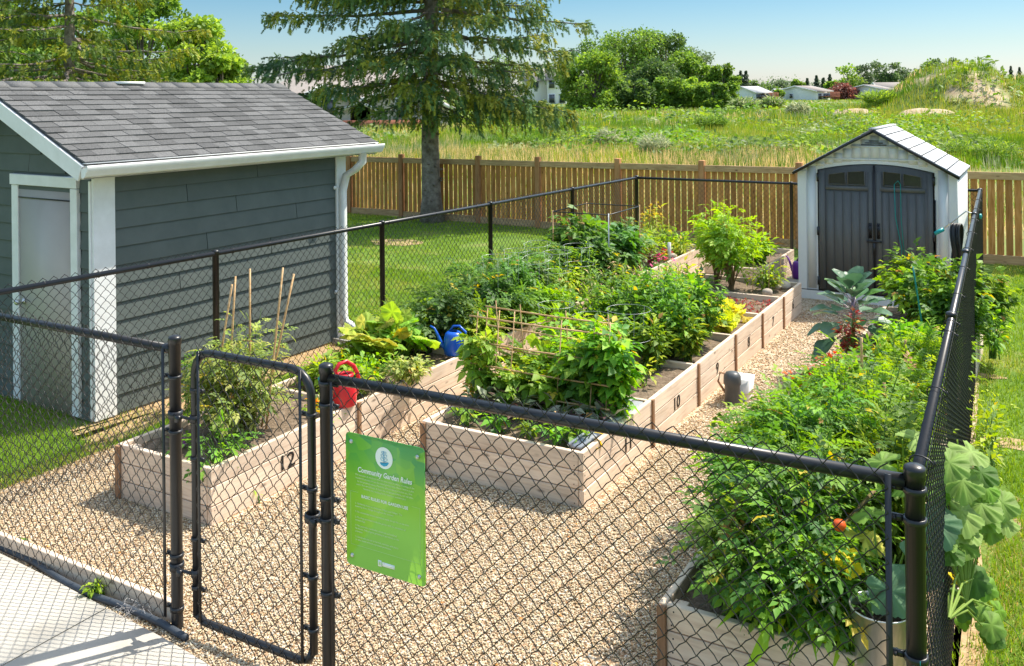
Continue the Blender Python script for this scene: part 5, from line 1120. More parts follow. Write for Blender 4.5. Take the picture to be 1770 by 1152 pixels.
plant('lettuce', 'bright lime lettuce clump in the far corner of bed 8', 'lettuce', at(10.62, -3.28), .18, .18, 16, 9, T_LET, .11, [(.34, .48, .06), (.42, .52, .07)], group=gM, top=.4, spread=.05)
plant('lettuce', 'tall feathery lime greens in the middle of bed 8', 'lettuce', at(10.35, -3.62), .22, .30, 18, 16, T_NAR, .10, [(.26, .42, .05), (.34, .48, .07)], group=gM, spread=.07)
plant('leafy_greens', 'yellow green leafy plant at the left back of bed 8', 'plant', at(10.6, -4.05), .28, .48, 22, 20, T_OV, .09, YG[:3]+BR, group=gM)
plant('leafy_greens', 'lime flowering plant standing high at the left of bed 7', 'plant', at(11.35, -4.12), .26, .52, 20, 18, T_OV, .08, YG, group=gM)
plant('leafy_greens', 'grey green plant in the left corner of bed 7', 'plant', at(11.7, -4.0), .22, .36, 16, 16, T_OV, .09, GR+MD, group=gM)
k = 0
RW = MB()
for a in np.arange(11.05, 11.85, .09):
    for b in np.arange(-3.75, -3.02, .10):
        n = 6; p = W(a+random.uniform(-.02, .02), b+random.uniform(-.03, .03), .355); RW.inst(T_OV, np.tile(p, (n, 1))+RNG.normal(0, .012, (n, 3))*arr([1, 1, .3]), RNG.normal(0, 1, (n, 3))+Z3*.9, Z3, RNG.uniform(.03, .055, n), arr([(.22, .05, .05), (.30, .08, .06), (.14, .12, .05)])[RNG.integers(0, 3, n)])
tag(build('red_seedlings', RW, M_LEAF, loc=at(11.4, -3.4)), 'rows of tiny red leaved seedlings on the soil of bed 7', 'seedlings')['kind'] = 'stuff'
plant('tomato_plant', 'tall bright green tomato bush with bare lower stems in bed 6', 'plant', at(12.35, -3.72), .42, 1.08, 34, 26, T_TOM, .15, BR+YG[:1], group=gM, low=.32, top=.35, stem=M_STEMD, r0=.008, spread=.15)
plant('tomato_plant', 'second bright green tomato bush at the back left of bed 6', 'plant', at(12.75, -4.05), .36, 1.10, 26, 24, T_TOM, .14, BR+YG[:2], group=gM, low=.30, top=.35, stem=M_STEMD, spread=.15)
plant('young_pepper', 'low leafy plant among thin stakes at the right of bed 6', 'plant', at(12.45, -3.28), .20, .42, 18, 18, T_OV, .07, BR+YG[:1], group=gM)
for b_, a_, lab in ((-3.42, 12.3, 'left thin stake in bed 6'), (-3.22, 12.35, 'middle thin stake in bed 6'), (-3.12, 12.55, 'right thin stake in bed 6')): cane('thin_stake', lab+' beside the low leafy plant', at(a_, b_), at(a_+.02, b_+.01, .86), .005, group='thin stakes in bed 6')
plant('leafy_greens', 'lime green leafy plant in the far corner planter', 'plant', at(14.6, -4.0), .32, .42, 24, 22, T_OV, .12, YG[:3]+BR, group=gM)
plant('leafy_greens', 'green plant at the near end of the far corner planter', 'plant', at(14.1, -4.2), .26, .34, 20, 18, T_OV, .10, BR, group=gM)
sk = at(6.33, -3.30); cane('wooden_stake', 'short flat wooden stake in the front strip of bed 11', sk, sk+Z3*.22, .008, M_BAMBOO)

for a, b, r, h, lab in ((8.45, -3.30, .22, .46, 'leafy greens at the divider between bed 10 and bed 9'), (8.15, -3.75, .30, .50, 'green bush around the large wire hoop in bed 10'), (8.85, -3.12, .16, .40, 'low leafy greens along the right board of bed 9'), (9.75, -3.45, .26, .62, 'leafy plant closing the gap at the far end of bed 9'), (9.95, -4.12, .24, .66, 'tall leafy plant at the left of bed 8'), (10.15, -3.75, .26, .52, 'bright leafy plant in the middle front of bed 8'), (10.85, -3.85, .26, .42, 'lime leafy plant at the back of bed 8')):
    plant('leafy_greens', lab, 'plant', at(a, b), r, h, 28, 30, T_OV, .085, MD+BR, group=gM, spread=.09, top=.25)
for a, b, r, h, pal, lab in ((8.35, -5.25, .22, .44, BR, 'bright low leaves right behind the blue watering can'), (9.1, -5.25, .26, .52, MD, 'tomato shoots over the board below the small hoops'), (9.75, -5.22, .22, .40, BR, 'bright leafy fringe on the left row edge behind the trellis'), (10.3, -5.75, .36, .74, MD+DK[:1], 'green tomato bush beside the black fence under the hoops'), (10.95, -5.75, .36, .74, MD+DK[:1], 'green tomato bush left of the tall dark clump'), (7.75, -5.8, .30, .50, BR+MD, 'leafy green plant between the squash and the tomatoes')):
    plant('tomato_plant', lab, 'plant', at(a, b), r, h, 26, 26, T_TOM, .13, pal, group=gL, spread=.13, top=.4)
# wire cages
def cage(label, c, R, zs, verts=True, tilt=0):
    t = thing('wire_hoop_cage', label, 'plant cage', c, 'galvanised wire plant cages'); c = arr(c)
    for z in zs:
        ring = [c+U3*R*math.cos(a)+V3*R*math.sin(a)+Z3*(z+tilt*math.cos(a)) for a in np.linspace(0, 2*math.pi, 33)]; build('ring', MB().tube(ring, .0019, 5, cap=False), M_GWIRE, parent=t)
    for a in (0.4, 2.5, 4.6): build('leg', MB().tube([c+U3*R*math.cos(a)+V3*R*math.sin(a)+Z3*zs[0], c+U3*R*.7*math.cos(a)+V3*R*.7*math.sin(a)], .0010, 4), M_GWIRE, parent=t)
for x, y, z, R, zs, ti, lab in ((858, 444, 1.20, .17, (.85,), .0, 'wire hoop cage nearest the black fence post above the dark tomatoes'), (893, 433, 1.20, .16, (.85,), .0, 'second wire hoop cage right of the fence post'), (928, 422, 1.15, .17, (.80,), .02, 'third wire hoop cage just left of the tall dark bush'), (928, 447, 1.10, .18, (.75,), .04, 'tilted wire hoop cage over the light green pepper bush'), (963, 436, 1.10, .17, (.75, .52), .0, 'wire hoop cage at the left foot of the tall dark bush'), (1000, 426, 1.12, .19, (.78, .55), .0, 'wire hoop cage standing inside the tall dark bush')):
    p = G(x, y, z); cage(lab, arr([p[0], p[1], .35]), R, zs, tilt=ti)
for a, b, R, zs, lab in ((8.15, -3.45, .21, (.62, .35), 'large wire hoop cage in front of the dark spires in bed 10'), (8.0, -4.15, .18, (.62, .4), 'wire hoop cage at the left behind the bean trellis'), (8.2, -3.85, .2, (.5,), 'low wire hoop between the trellis and the spires')): cage(lab, at(a, b), R, zs)
pf = thing('pipe_frame', 'thin black pipe frame standing over the tall dark bushes', 'plant support', at(12.0, -5.6), None)
for (a, b) in ((11.5, -6.0), (12.6, -6.0), (11.5, -5.15), (12.6, -5.15)): build('leg', MB().tube([at(a, b), at(a, b, 1.40)], .009, 6), M_GWIRE if a < 12 and b > -5.5 else M_BAMBOO, parent=pf)
build('top_bar', MB().tube([at(11.5, -6.0, 1.38), at(12.6, -6.0, 1.38), at(12.6, -5.15, 1.38), at(11.5, -5.15, 1.38), at(11.5, -6.0, 1.38)], .008, 6), M_HOSE, parent=pf)

# ---------- right row
gR = 'plants of the right row'
TM = [(4.76, -1.36, .28, .54, 'tomato plant at the left front corner of the right bed, trailing over the board'), (4.75, -1.12, .36, .62, 'tomato plant in the middle of the front right bed behind the mesh'), (5.2, -1.42, .32, .68, 'tomato plant leaning over the gravel at the left of the front right bed'), (5.25, -1.15, .42, .84, 'tall tomato plant behind the broken brown stick'), (5.65, -.85, .34, .80, 'tomato plant with one ripe orange fruit by the right fence'), (5.85, -1.50, .34, .74, 'leggy tomato plant reaching left over the path'), (6.0, -1.25, .42, .88, 'tomato plant topping the front mass below the twisted twigs'), (6.5, -1.60, .30, .52, 'tomato shoots sprawling onto the gravel below the grey jug'), (6.65, -1.2, .42, .84, 'tomato plant in the middle of the right row front half')]
for a, b, r, h, lab in TM:
    t = plant('tomato_plant', lab, 'plant', at(a, b, .34), r, h, 42, 38, T_TOM, .135, MD+DK[:1]+BR[:2], group=gR, spread=.17, top=.45, low=.05)
    if 'fruit' in lab:
        p = G(1451, 908, .95); build('ripe_tomato', MB().lathe(p, [(0, -.03), (.022, -.022), (.032, 0), (.024, .02), (0, .024)], 14), plain('ripe tomato skin', (.65, .09, .01), rough=.25), parent=t, smooth=True)
for a, b, lab in ((5.5, -1.25, 'wispy tall tomato shoots standing out of the front mass'), (6.3, -1.0, 'wispy shoots beside the fence rail in the front half'), (7.6, -1.15, 'loose upright shoots left of the bent cane'), (8.9, -1.1, 'loose upright shoots near the upright tan cane')):
    plant('tomato_plant', lab, 'plant', at(a, b, .34), .26, .95 if a < 7 else .66, 9, 12, T_TOM, .11, BR+MD[:2], group=gR, spread=.07, top=.15, low=.4)
plant('tomato_plant', 'sparse leggy tomato shoots reaching out over the path', 'plant', at(6.1, -1.70, .34), .34, .62, 11, 13, T_TOM, .12, BR+MD, group=gR, spread=.08, top=.35)
TM2 = [(7.15, -.95, .36, .50), (7.4, -1.45, .36, .38), (7.9, -1.0, .38, .46), (8.2, -1.45, .34, .36), (8.6, -1.0, .36, .44), (9.05, -1.35, .34, .38), (9.3, -.95, .34, .46), (9.75, -1.15, .30, .42)]
TL2 = ['fine leaved tomato by the fence above the bent cane', 'low feathery green plant behind the red flowers', 'light tomato plant between the two bent canes', 'low yellow green tangle next to the gravel path', 'pale tomato plant beside the upright tan cane', 'light green plant below the red amaranth', 'tomato plant against the fence below the tall bush', 'airy green plant right of the cabbage stalk']
for k, ((a, b, r, h), lab) in enumerate(zip(TM2, TL2)): plant('tomato_plant', lab, 'plant', at(a, b, .34), r, h, 30, 28, T_TOM if k % 2 == 0 else T_OV, .12 if k % 2 == 0 else .085, (BR+MD[:2]) if k % 3 else (MD+BR+YG[:1]), group=gR, spread=.14, top=.35, low=.05)
plant('nasturtium', 'round leaved plant with red and white blooms at the left edge of the right row', 'flower', at(7.35, -1.72, .30), .26, .36, 22, 16, T_CUC, .07, BR+GR, group=gR, flowers=('bloom', [(.62, .02, .01), (.80, .62, .60), (.70, .15, .20)], 24, .055, .35))
plant('nasturtium', 'red flowering plant beside the small brown pot on the gravel', 'flower', at(8.25, -1.78, .28), .22, .34, 18, 14, T_CUC, .065, BR, group=gR, flowers=('bloom', [(.65, .03, .01), (.70, .12, .01)], 16, .06, .35))
plant('yellow_flower_plant', 'small yellow blooms among the tomato leaves in the right row', 'flower', at(6.6, -1.45, .40), .26, .50, 12, 10, T_OV, .07, BR, group=gR, flowers=('bloom', [(.75, .62, .03)], 8, .06, .5))
plant('amaranth', 'deep red amaranth spike in front of the cabbage stalk', 'plant', at(9.75, -1.72, .30), .12, .56, 12, 22, T_OV, .055, [(.13, .025, .025), (.18, .045, .03), (.10, .05, .03)], group=gR, spread=.05, top=.3)
plant('amaranth', 'rusty orange red bushy foliage leaning over the path', 'plant', at(9.0, -1.78, .28), .18, .34, 16, 16, T_OV, .055, [(.36, .12, .05), (.28, .06, .04), (.14, .22, .04)], group=gR, spread=.07)
plant('basil', 'bright lime green herb right of the cabbage plant', 'plant', at(10.1, -1.25, .34), .22, .34, 20, 16, T_OV, .08, YG[:3]+BR[:2], group=gR)
for a, b, r, h, lab in ((11.2, -1.15, .46, .88, 'tall bright bush rising in front of the shed doors'), (11.4, -.72, .38, .78, 'leafy bush pressed against the right fence by the hose'), (10.65, -.85, .38, .74, 'dark inner bush behind the green stake'), (11.75, -1.35, .36, .84, 'outer shoots of the tall bush touching the shed')):
    plant('raspberry_bush', lab, 'plant', at(a, b, .34), r, h, 34, 34, T_BEAN, .10, MD+BR[:2]+DK[:1], group=gR, spread=.17, top=.4)
plant('trailing_vine', 'green shoots pushing through the far right fence onto the lawn', 'plant', W(11.3, -.52, .1), .12, .80, 20, 16, T_OV, .07, BR+MD, group=gR, ru=.8, top=.4)
plant('trailing_vine', 'yellow green shoots growing outside the middle of the right fence', 'plant', W(8.2, -.42, .05), .08, .42, 24, 12, T_OV, .065, BR+YG[:1], group=gR, ru=1.3, top=.5)
plant('grass_tuft', 'tall onion like grass blades at the front of the right bed', 'plant', at(4.62, -1.15, .34), .22, .30, 26, 5, T_NAR, .22, BR, group=gR, spread=.04, up=1.5)
plant('grass_tuft', 'grassy blades left of the metal bucket', 'plant', at(4.62, -.88, .34), .12, .26, 18, 5, T_NAR, .20, BR+YG[:1], group=gR, spread=.04, up=1.5)

# blue green cabbage / sprout plant: every leaf its own part
cb = at(10.25, -1.80, .26); cab = thing('cabbage_plant', 'blue green cabbage like plant with big waxy leaves on a purple stalk', 'plant', cb, None)
build('stalk', MB().tube([cb, cb+Z3*.3, cb+Z3*.62+V3*.02], [.028, .024, .018], 8), plain('purple stalk', (.20, .14, .19), rough=.6), parent=cab, smooth=True)
rr_ = random.Random(4)
for k in range(38):
    f = k/37; th = k*2.4+rr_.uniform(-.2, .2); z = .16+.48*f; out = arr([math.cos(th), math.sin(th), 0]); el = -.40+1.45*f
    d = unit(out*math.cos(el)+Z3*math.sin(el)); L0 = .22-.12*f; b0 = cb+Z3*z; b1 = b0+d*L0; s = .30-.10*f
    mb = MB().tube([b0, (b0+b1)/2+Z3*.01, b1], [.006, .005, .005], 4, col=(.28, .24, .30), cap=False)
    c_ = arr([(.045, .115, .075), (.06, .14, .085), (.075, .165, .105), (.07, .19, .05)])[rr_.randrange(4)]
    mb.inst(T_BROAD, [b1], [unit(d+Z3*(.25-.5*(1-f)))], [unit(Z3+out*(-.25+.9*f)*-1+0*d)], [s], c_); build('leaf', mb, M_WAXY, parent=cab, smooth=True)
# squash / cucumber leaves on the right fence: large leaves are single parts
def leafplant(name, label, base, items, pal, tm, cat='plant', stemcol=(.20, .32, .08), group=None):
    t = thing(name, label, cat, base, group); base = arr(base)
    for p, s, f, up, ci in items:
        p = arr(p); mb = MB().tube([base, (base+p)/2+Z3*.06, p], [.006, .005, .004], 5, col=stemcol, cap=False)
        mb.inst(tm, [p], [unit(f)], [unit(up)], [s], pal[ci % len(pal)]); build('leaf', mb, M_BIGLEAF, parent=t, smooth=True)
    return t
SQP = [(.15, .27, .065), (.12, .24, .045), (.11, .25, .03), (.18, .30, .085), (.05, .13, .02)]
def lp(px, py, z): return G(px, py, z)
it = []
for px, py, z, s, ci in ((1612, 780, 1.28, .19, 0), (1655, 760, 1.28, .19, 3), (1630, 815, 1.18, .20, 0), (1670, 800, 1.16, .17, 4), (1625, 870, 1.02, .22, 3), (1605, 905, .96, .17, 1), (1665, 850, 1.0, .21, 0), (1620, 935, .88, .15, 4), (1645, 930, .82, .14, 1), (1600, 840, 1.12, .14, 2), (1680, 880, .92, .16, 1), (1648, 895, .94, .17, 3), (1685, 835, 1.05, .14, 2), (1705, 855, .96, .17, 0), (1712, 890, .88, .15, 3), (1690, 905, .84, .13, 1)):
    th = rr_.uniform(-.9, .6); it.append((lp(px, py, z), s, V3*math.cos(th)+U3*math.sin(th)*.8-Z3*.35, Z3+V3*.45-U3*.55+arr([rr_.uniform(-.3, .3), rr_.uniform(-.3, .3), 0]), ci))
leafplant('squash_plant', 'squash with huge pale veined leaves climbing over the right fence behind the corner post', W(5.0, -.36, .5), it, SQP, T_SQ, group=gR)
it = [(lp(1560, 760, 1.20), .19, V3*.6+U3*.6, Z3-U3*.5, 3), (lp(1552, 800, 1.16), .18, -V3*.8+U3*.2-Z3*.2, Z3-U3*.6, 0), (lp(1600, 780, 1.2), .20, V3-Z3*.2, Z3-U3*.4, 1), (lp(1575, 830, 1.05), .2, -U3+V3*.2, Z3-U3*.7, 4)]
leafplant('squash_plant', 'squash leaves just inside the corner of the right fence', W(5.6, -.70, .40), it, SQP, T_SQ, group=gR)
it = [(lp(1436, 985, .72), .19, -V3+U3*.2-Z3*.1, Z3-U3*.9, 5), (lp(1478, 940, .80), .20, V3*.4+U3, Z3-U3*.8, 6), (lp(1490, 965, .76), .16, -V3*.4-U3*.3, Z3-U3*.8, 5), (lp(1520, 985, .80), .22, -U3*.5+V3*.5-Z3*.5, Z3*.6-U3, 7), (lp(1548, 960, .85), .22, V3-Z3*.4, Z3*.6-U3, 7), (lp(1545, 1010, .66), .20, V3*.5-U3*.6-Z3*.6, Z3*.4-U3, 4), (lp(1580, 900, 1.0), .22, V3+U3*.4, Z3-U3*.9, 7), (lp(1510, 900, .92), .18, U3-V3*.3, Z3-U3*.6, 1)]
SQP2 = SQP+[(.72, .62, .02), (.45, .50, .10), (.09, .19, .11)]
leafplant('squash_plant', 'squash with yellow and teal leaves growing from behind the metal bucket', W(4.72, -.70, .36), it, SQP2, T_SQ, group=gR)
it = []
for px, py, z, s, ci in ((1660, 985, .62, .17, 4), (1683, 1000, .58, .13, 2), (1675, 1040, .46, .15, 1), (1690, 1065, .40, .15, 1), (1700, 1085, .34, .12, 4), (1640, 1030, .52, .15, 4), (1715, 1050, .34, .10, 2), (1650, 1060, .40, .12, 2)):
    th = rr_.uniform(-1.2, 1.2); it.append((lp(px, py, z), s, V3*math.cos(th)-U3*math.sin(th)-Z3*.5, Z3*.7+V3*.4-U3*.6, ci))
cu = leafplant('cucumber_vine', 'cucumber vine with a yellow flower trailing down outside the front right fence', W(4.35, -.38, .75), it, SQP, T_CUC, group=gR)
q = lp(1643, 1000, .62); build('yellow_flower', MB().inst(radial(5, .5, .3, 1), [q]*2, [V3, U3], [Z3-U3, Z3+V3], [.08, .07], [(.8, .62, .02)]*2), M_FLOWER, parent=cu)
build('tendril', MB().tube([lp(1715, 1060, .30), lp(1735, 1072, .26), lp(1752, 1085, .22), lp(1765, 1110, .15), lp(1768, 1125, .1)], .0025, 5), M_STEM, parent=cu)
# sticks and canes of the right row
p0 = G(1208, 1015, .45); cane('broken_stick', 'thick brown broken stick leaning among the front tomatoes', p0, D(1292, 836, p0[1]+.10), .016, M_STEMD, cat='stick')
p0 = G(1440, 925, .75); cane('twig', 'knobbly forked twig slanting up to the right behind the mesh', p0, D(1512, 848, p0[1]+.12), .010, M_STEMD, cat='stick', bendy=.01)
p0 = G(1528, 900, .60); cane('twig', 'dark upright twig rising behind the top rail by the corner post', p0, D(1517, 765, p0[1]), .010, M_STEMD, cat='stick', bendy=.008)
p0 = G(1562, 870, .60); cane('twig', 'grey twig standing directly behind the corner post', p0, D(1562, 780, p0[1]), .009, M_STEMD, cat='stick')
p0 = G(1596, 575, .55); cane('green_stake', 'thin dark green plastic stake in the tall bush by the fence', p0, D(1578, 462, p0[1]), .009, M_CABLE)
for x, y, x1, y1, lab in ((1490, 680, 1489, 584, 'upright tan cane at the left of the right row'), (1563, 640, 1565, 588, 'short tan cane close to the right fence'), (1535, 790, 1528, 662, 'bent topped cane in the middle of the right row'), (1492, 700, 1492, 650, 'short cane stub left of the bent cane')):
    p0 = G(x, y, .5); cane('tan_cane', lab, p0, D(x1, y1, p0[1]), .012, group='tan canes in the right row')
pp = G(1402, 676, .0); tag(build('brown_pot', MB().lathe(pp, [(0, 0), (.07, .01), (.11, .08), (.10, .16), (.085, .17), (.08, .13), (0, .12)], 16), plain('brown fibre', (.12, .05, .025), rough=.95), loc=pp, smooth=True), 'small round brown fibre pot on the gravel beside the red flowers', 'pot')
# small weeds and fluff near the walkway
wp = G(163, 1030, .01); plant('weed', 'bright green weed growing over the edging pipe', 'weed', wp, .06, .10, 9, 7, T_OV, .045, BR, spread=.03)
wp = G(30, 945, .01); plant('weed', 'tiny weed against the timber edging board near the left border', 'weed', wp, .04, .06, 6, 4, T_OV, .04, MD, spread=.02)
wp = G(1000+0, 0+905, .01)
wp = W(4.6, -7.3, .0)
wp = G(238, 655, .0); plant('weed', 'tall weed leaning against the slate wall near the corner board', 'weed', W(6.15, -7.15, 0), .12, .62, 9, 12, T_OV, .07, MD+BR[:1], spread=.05, top=.1)
wp = G(445, 905, 0); plant('weed', 'thin dry weed on the gravel at the foot of bed 12', 'weed', G(440, 870, 0), .04, .14, 5, 5, T_NAR, .05, YG, spread=.02)
ff = G(240, 1056, .03); mb = MB()
for k in range(70):
    a = RNG.normal(0, .05, 3)*arr([1.3, 1, .35]); b = a+RNG.normal(0, .035, 3)*arr([1, 1, .4]); c = b+RNG.normal(0, .025, 3)*arr([1, 1, .4]); mb.tube([ff+a+Z3*.01, ff+b+Z3*.02, ff+c+Z3*.012], .0012, 3, cap=False)
tag(build('torn_fabric', mb, plain('grey fibre', (.45, .43, .42), rough=.9), loc=ff), 'frayed grey landscape fabric bunched against the edging pipe', None, kind='stuff')
lf = MB(); n = 130; q = np.stack([G(random.uniform(40, 330), random.uniform(880, 1090), .015) for _ in range(60)]+[W(random.uniform(3.6, 6.2), random.uniform(-5, -1.8), .017) for _ in range(70)]); lf.inst(T_OV, q, RNG.normal(0, 1, (n, 3))*arr([1, 1, .1]), Z3+RNG.normal(0, .2, (n, 3)), RNG.uniform(.015, .03, n), arr([(.50, .26, .06), (.55, .38, .12), (.25, .14, .06)])[RNG.integers(0, 3, n)])
tag(build('fallen_leaves', lf, M_LEAF, loc=(0, 0, 0)), 'scattered dry leaf bits on the gravel', None, kind='stuff')
# ------------------------------------------------------------------ trees
def spruce(label, base, H, R, lowz, pal, trunk_r, seed, limbs=None, rz=0, nstr=1.0, size=1.0, step=.27, zc=3.2):
    r_ = random.Random(seed); rg = np.random.default_rng(seed); base = arr(base); t = thing('spruce_tree', label, 'tree', base, 'spruce trees')
    zs = np.linspace(0, H, 24); rad = trunk_r*np.clip(1-zs/H, .03, 1)**.8; rad[0] *= 1.35; rad[1] *= 1.05
    mb = MB().tube([base+Z3*z+arr([math.sin(z*.9+seed)*.03, math.cos(z*.7)*.03, 0]) for z in zs], rad, 16)
    if trunk_r > .2:
        for k in range(60):                       # knots and old branch stubs
            z = r_.uniform(.3, lowz+1.2); th = r_.uniform(0, 6.28); d = arr([math.cos(th), math.sin(th), .15]); q = base+Z3*z+d*trunk_r*.86; mb.tube([q, q+unit(d)*r_.uniform(.03, .09)], [.03, .012], 6)
    build('trunk', mb, M_TRUNK, parent=t, smooth=True)
    bm_ = MB(); P, F, S, C = [], [], [], []; pal = arr(pal); K = len(pal)
    def limb(p0, tip, sag, full=1.0, bare=.12, yel=0.0, hangk=1.0):
        p0, tip = arr(p0), arr(tip); L_ = float(np.linalg.norm(tip-p0)); s_ = np.linspace(0, 1, 10)[:, None]; side0 = unit(np.cross(tip-p0, Z3))
        p = p0*(1-s_)+tip*s_-Z3*(sag*L_*4*s_*(1-s_)*(.55+.45*s_))+side0*(math.sin(seed+L_*7)*.06*L_*np.sin(3.1*s_)) + rg.normal(0, .012*L_, (10, 3))*np.sin(3.14*s_)
        bm_.tube(p, np.linspace(.040, .007, 10)*(L_/3.2+.25), 6, cap=False)
        n = int(L_*40*nstr*full)+4; u_ = bare+(1-bare)*rg.uniform(0, 1, n)**.8; ph = rg.uniform(0, 99)
        dens = vnoise(u_*L_*2.6+ph, u_*0, .5, seed); keep = dens > .30; u_ = u_[keep]; n = len(u_)
        i0 = np.minimum((u_*9).astype(int), 8); fr = (u_*9-i0)[:, None]; q = p[i0]*(1-fr)+p[i0+1]*fr; dr = unit(p[-1]-p[0]); dh = unit(arr([dr[0], dr[1], 0])); side = unit(np.cross(Z3, dh))
        sd = rg.uniform(-1, 1, n); w = (L_*.24*(1.12-u_)**.8+.12); q = q+side*(sd*w)[:, None]+dh*(np.abs(sd)*w*.5)[:, None]+Z3*rg.normal(0, .04, n)[:, None]
        hl = (.05+.24*rg.uniform(0, 1, n)**2.0*hangk)
        tone = np.clip(vnoise(u_*L_*1.3+ph, sd*2, .6, seed+3)*1.25-.12+yel+rg.normal(0, .10, n), 0, .999)
        for j in range(n):
            m = 2+int(hl[j]/.085); tt = np.linspace(0, 1, m); wd = unit(dh*.5+side*sd[j]*.8+rg.normal(0, .2, 3)); f0 = unit(wd*(1.0)-Z3*.35)
            path = q[j][None]+wd[None]*(tt*(.10+.25*hl[j]))[:, None]-Z3[None]*(hl[j]*tt**1.3)[:, None]
            P.append(path); F.append(unit(wd[None]*(1-.75*tt)[:, None]-Z3[None]*(.25+1.0*tt*min(1, hl[j]*3))[:, None]+rg.normal(0, .28, (m, 3)))); S.append(rg.uniform(.085, .15, m)*size)
            ci = min(K-1, int(tone[j]*K)); C.append(np.tile(pal[ci], (m, 1))*rg.uniform(.75, 1.25, (m, 1)))
    for lb in (limbs or []):
        limb(*lb[:2], **lb[2])
    z = rz if limbs else lowz
    while z < H-.4:
        for ib in range(r_.choice([4, 5, 6])):
            az = r_.uniform(0, 6.283); rel = max(0, (z-zc)/(H-zc)); L_ = R*(1-rel)**.85*r_.uniform(.45, 1.05)*(1 if z > zc else .5+.5*(z-lowz)/max(.1, zc-lowz))
            if ib == 0: L_ = min(L_, r_.uniform(.6, 1.4))
            if L_ < .35: continue
            p0 = base+Z3*z; tip = p0+arr([math.cos(az), math.sin(az), 0])*L_+Z3*L_*r_.uniform(-.22, .08); limb(p0, tip, r_.uniform(.02, .08), yel=r_.uniform(-.1, .1))
        z += step*r_.uniform(.7, 1.2)
    parts = []                                    # sprig: a short twig with needle tufts on both sides
    for i, x in enumerate((.0, .22, .44, .66)):
        for s2 in (-1, 1): parts.append((arr([(x, 0, .0), (x+.24, .0, .03), (x+.30, s2*(.42-.2*x), .06*s2)]), np.array([(0, 1, 2)])))
    parts.append((arr([(.6, .07, 0), (.6, -.07, 0), (1.08, 0, -.03)]), np.array([(0, 1, 2)]))); parts.append((arr([(0, 0, -.12), (.1, 0, .14), (1.0, 0, -.02)]), np.array([(0, 1, 2)])))
    T = join_t(parts); P, F, S, C = np.vstack(P), np.vstack(F), np.concatenate(S), np.vstack(C)
    build('branches', bm_, M_TRUNK, parent=t); build('crown', MB().inst(T, P, F, Z3+rg.normal(0, .5, F.shape), S, C), M_NEEDLE, parent=t)
    return t
SP = [(.055, .12, .075), (.065, .14, .08), (.085, .17, .075), (.11, .19, .065), (.17, .23, .06), (.24, .28, .06)]
SPY = [(.05, .11, .04), (.075, .14, .04), (.11, .18, .035), (.17, .23, .04), (.24, .28, .045)]
sb_ = G(747, 384, 0)
def tp(px, py, dy=0): return D(px, py, sb_[1]+dy)
def tk(py): q = D(742, py, sb_[1]); return arr([sb_[0], sb_[1], q[2]])
LM = [(18, 462, 28, -.3, .02, 1.1, 0, 1), (2, 520, -8, .6, .02, 1, .05, 1), (45, 430, 118, -.6, .03, 1.25, 0, 1.0), (70, 455, 100, .8, .03, 1.0, 0, 1), (88, 448, 138, -1.0, .0, 1.0, -.1, .9), (100, 520, 120, -1.4, .05, 1.2, .1, 1), (118, 505, 168, -.5, .05, 1.0, -.05, 1), (128, 560, 150, -1.8, .05, 1.2, .12, 1.2), (140, 585, 190, -1.0, .03, .9, -.05, 1.1), (158, 592, 222, -.4, .02, .45, -.1, 1), (165, 655, 195, -1.6, .02, .5, 0, 1.2), (35, 600, 70, -1.9, .04, 1.1, .15, 1), (60, 640, 110, -2.2, .04, 1.2, .2, 1.2),
      (14, 1022, 40, .2, .03, 1.1, .05, 1.1), (-5, 930, 10, -1, .03, 1.1, .1, 1), (50, 1000, 88, -.4, .05, 1.2, 0, 1.2), (62, 940, 60, -1.4, .03, 1.2, .2, 1), (95, 965, 110, .9, .05, 1.0, 0, 1.1), (108, 930, 120, -1.2, .05, 1.2, .1, 1.2), (125, 905, 150, .5, .04, .9, 0, 1.1), (138, 988, 196, -.6, .0, 1.5, .12, 1.7), (145, 945, 188, -1.3, .0, 1.5, .15, 1.8), (150, 900, 196, -.9, .02, 1.2, .1, 1.6), (162, 860, 200, .8, .02, .8, 0, 1.3), (160, 968, 212, .3, .02, 1.0, 0, 1.4), (170, 830, 215, -1.0, .02, .8, 0, 1.3),
      (110, 720, 150, -2.2, .05, 1.5, .3, 1.7), (122, 765, 160, -2.0, .04, 1.5, .2, 1.6), (150, 720, 190, -1.1, .03, 1.5, .1, 1.5), (165, 770, 205, -1.0, .03, 1.3, 0, 1.3), (185, 730, 212, -.7, .0, 1.3, 0, 1.0), (75, 700, 110, -2.4, .04, 1.4, .15, 1.3), (80, 790, 105, -2.2, .04, 1.4, .15, 1.3), (40, 770, 60, -2.4, .04, 1.3, .1, 1.2), (20, 690, 40, -2.4, .04, 1.3, .1, 1.2), (60, 700, 50, 2.2, .04, 1, 0, 1), (100, 790, 95, 2.4, .04, 1, 0, 1), (20, 800, 20, 2.2, .04, 1, 0, 1), (140, 700, 130, 2.0, .04, .9, 0, 1), (90, 640, 95, 2.2, .04, .9, 0, 1), (0, 850, -20, -1.8, .03, 1.1, .1, 1), (0, 620, -20, -1.6, .03, 1.1, .1, 1), (25, 850, 30, -1.9, .04, 1.2, .15, 1.2)]
spruce('big dark spruce with a bare grey trunk in front of the cedar fence', sb_, 13.5, 4.3, 2.15, SP, .235, 3, limbs=[(tk(y0), tp(x, y, dy), dict(sag=sg_, full=fl, yel=ye-.02, hangk=hk, bare=.16 if fl > .6 else .45)) for y0, x, y, dy, sg_, fl, ye, hk in LM], rz=5.55, nstr=1.5)
lb = D(126, 700, 30); lb[2] = terr(lb[0], lb[1])
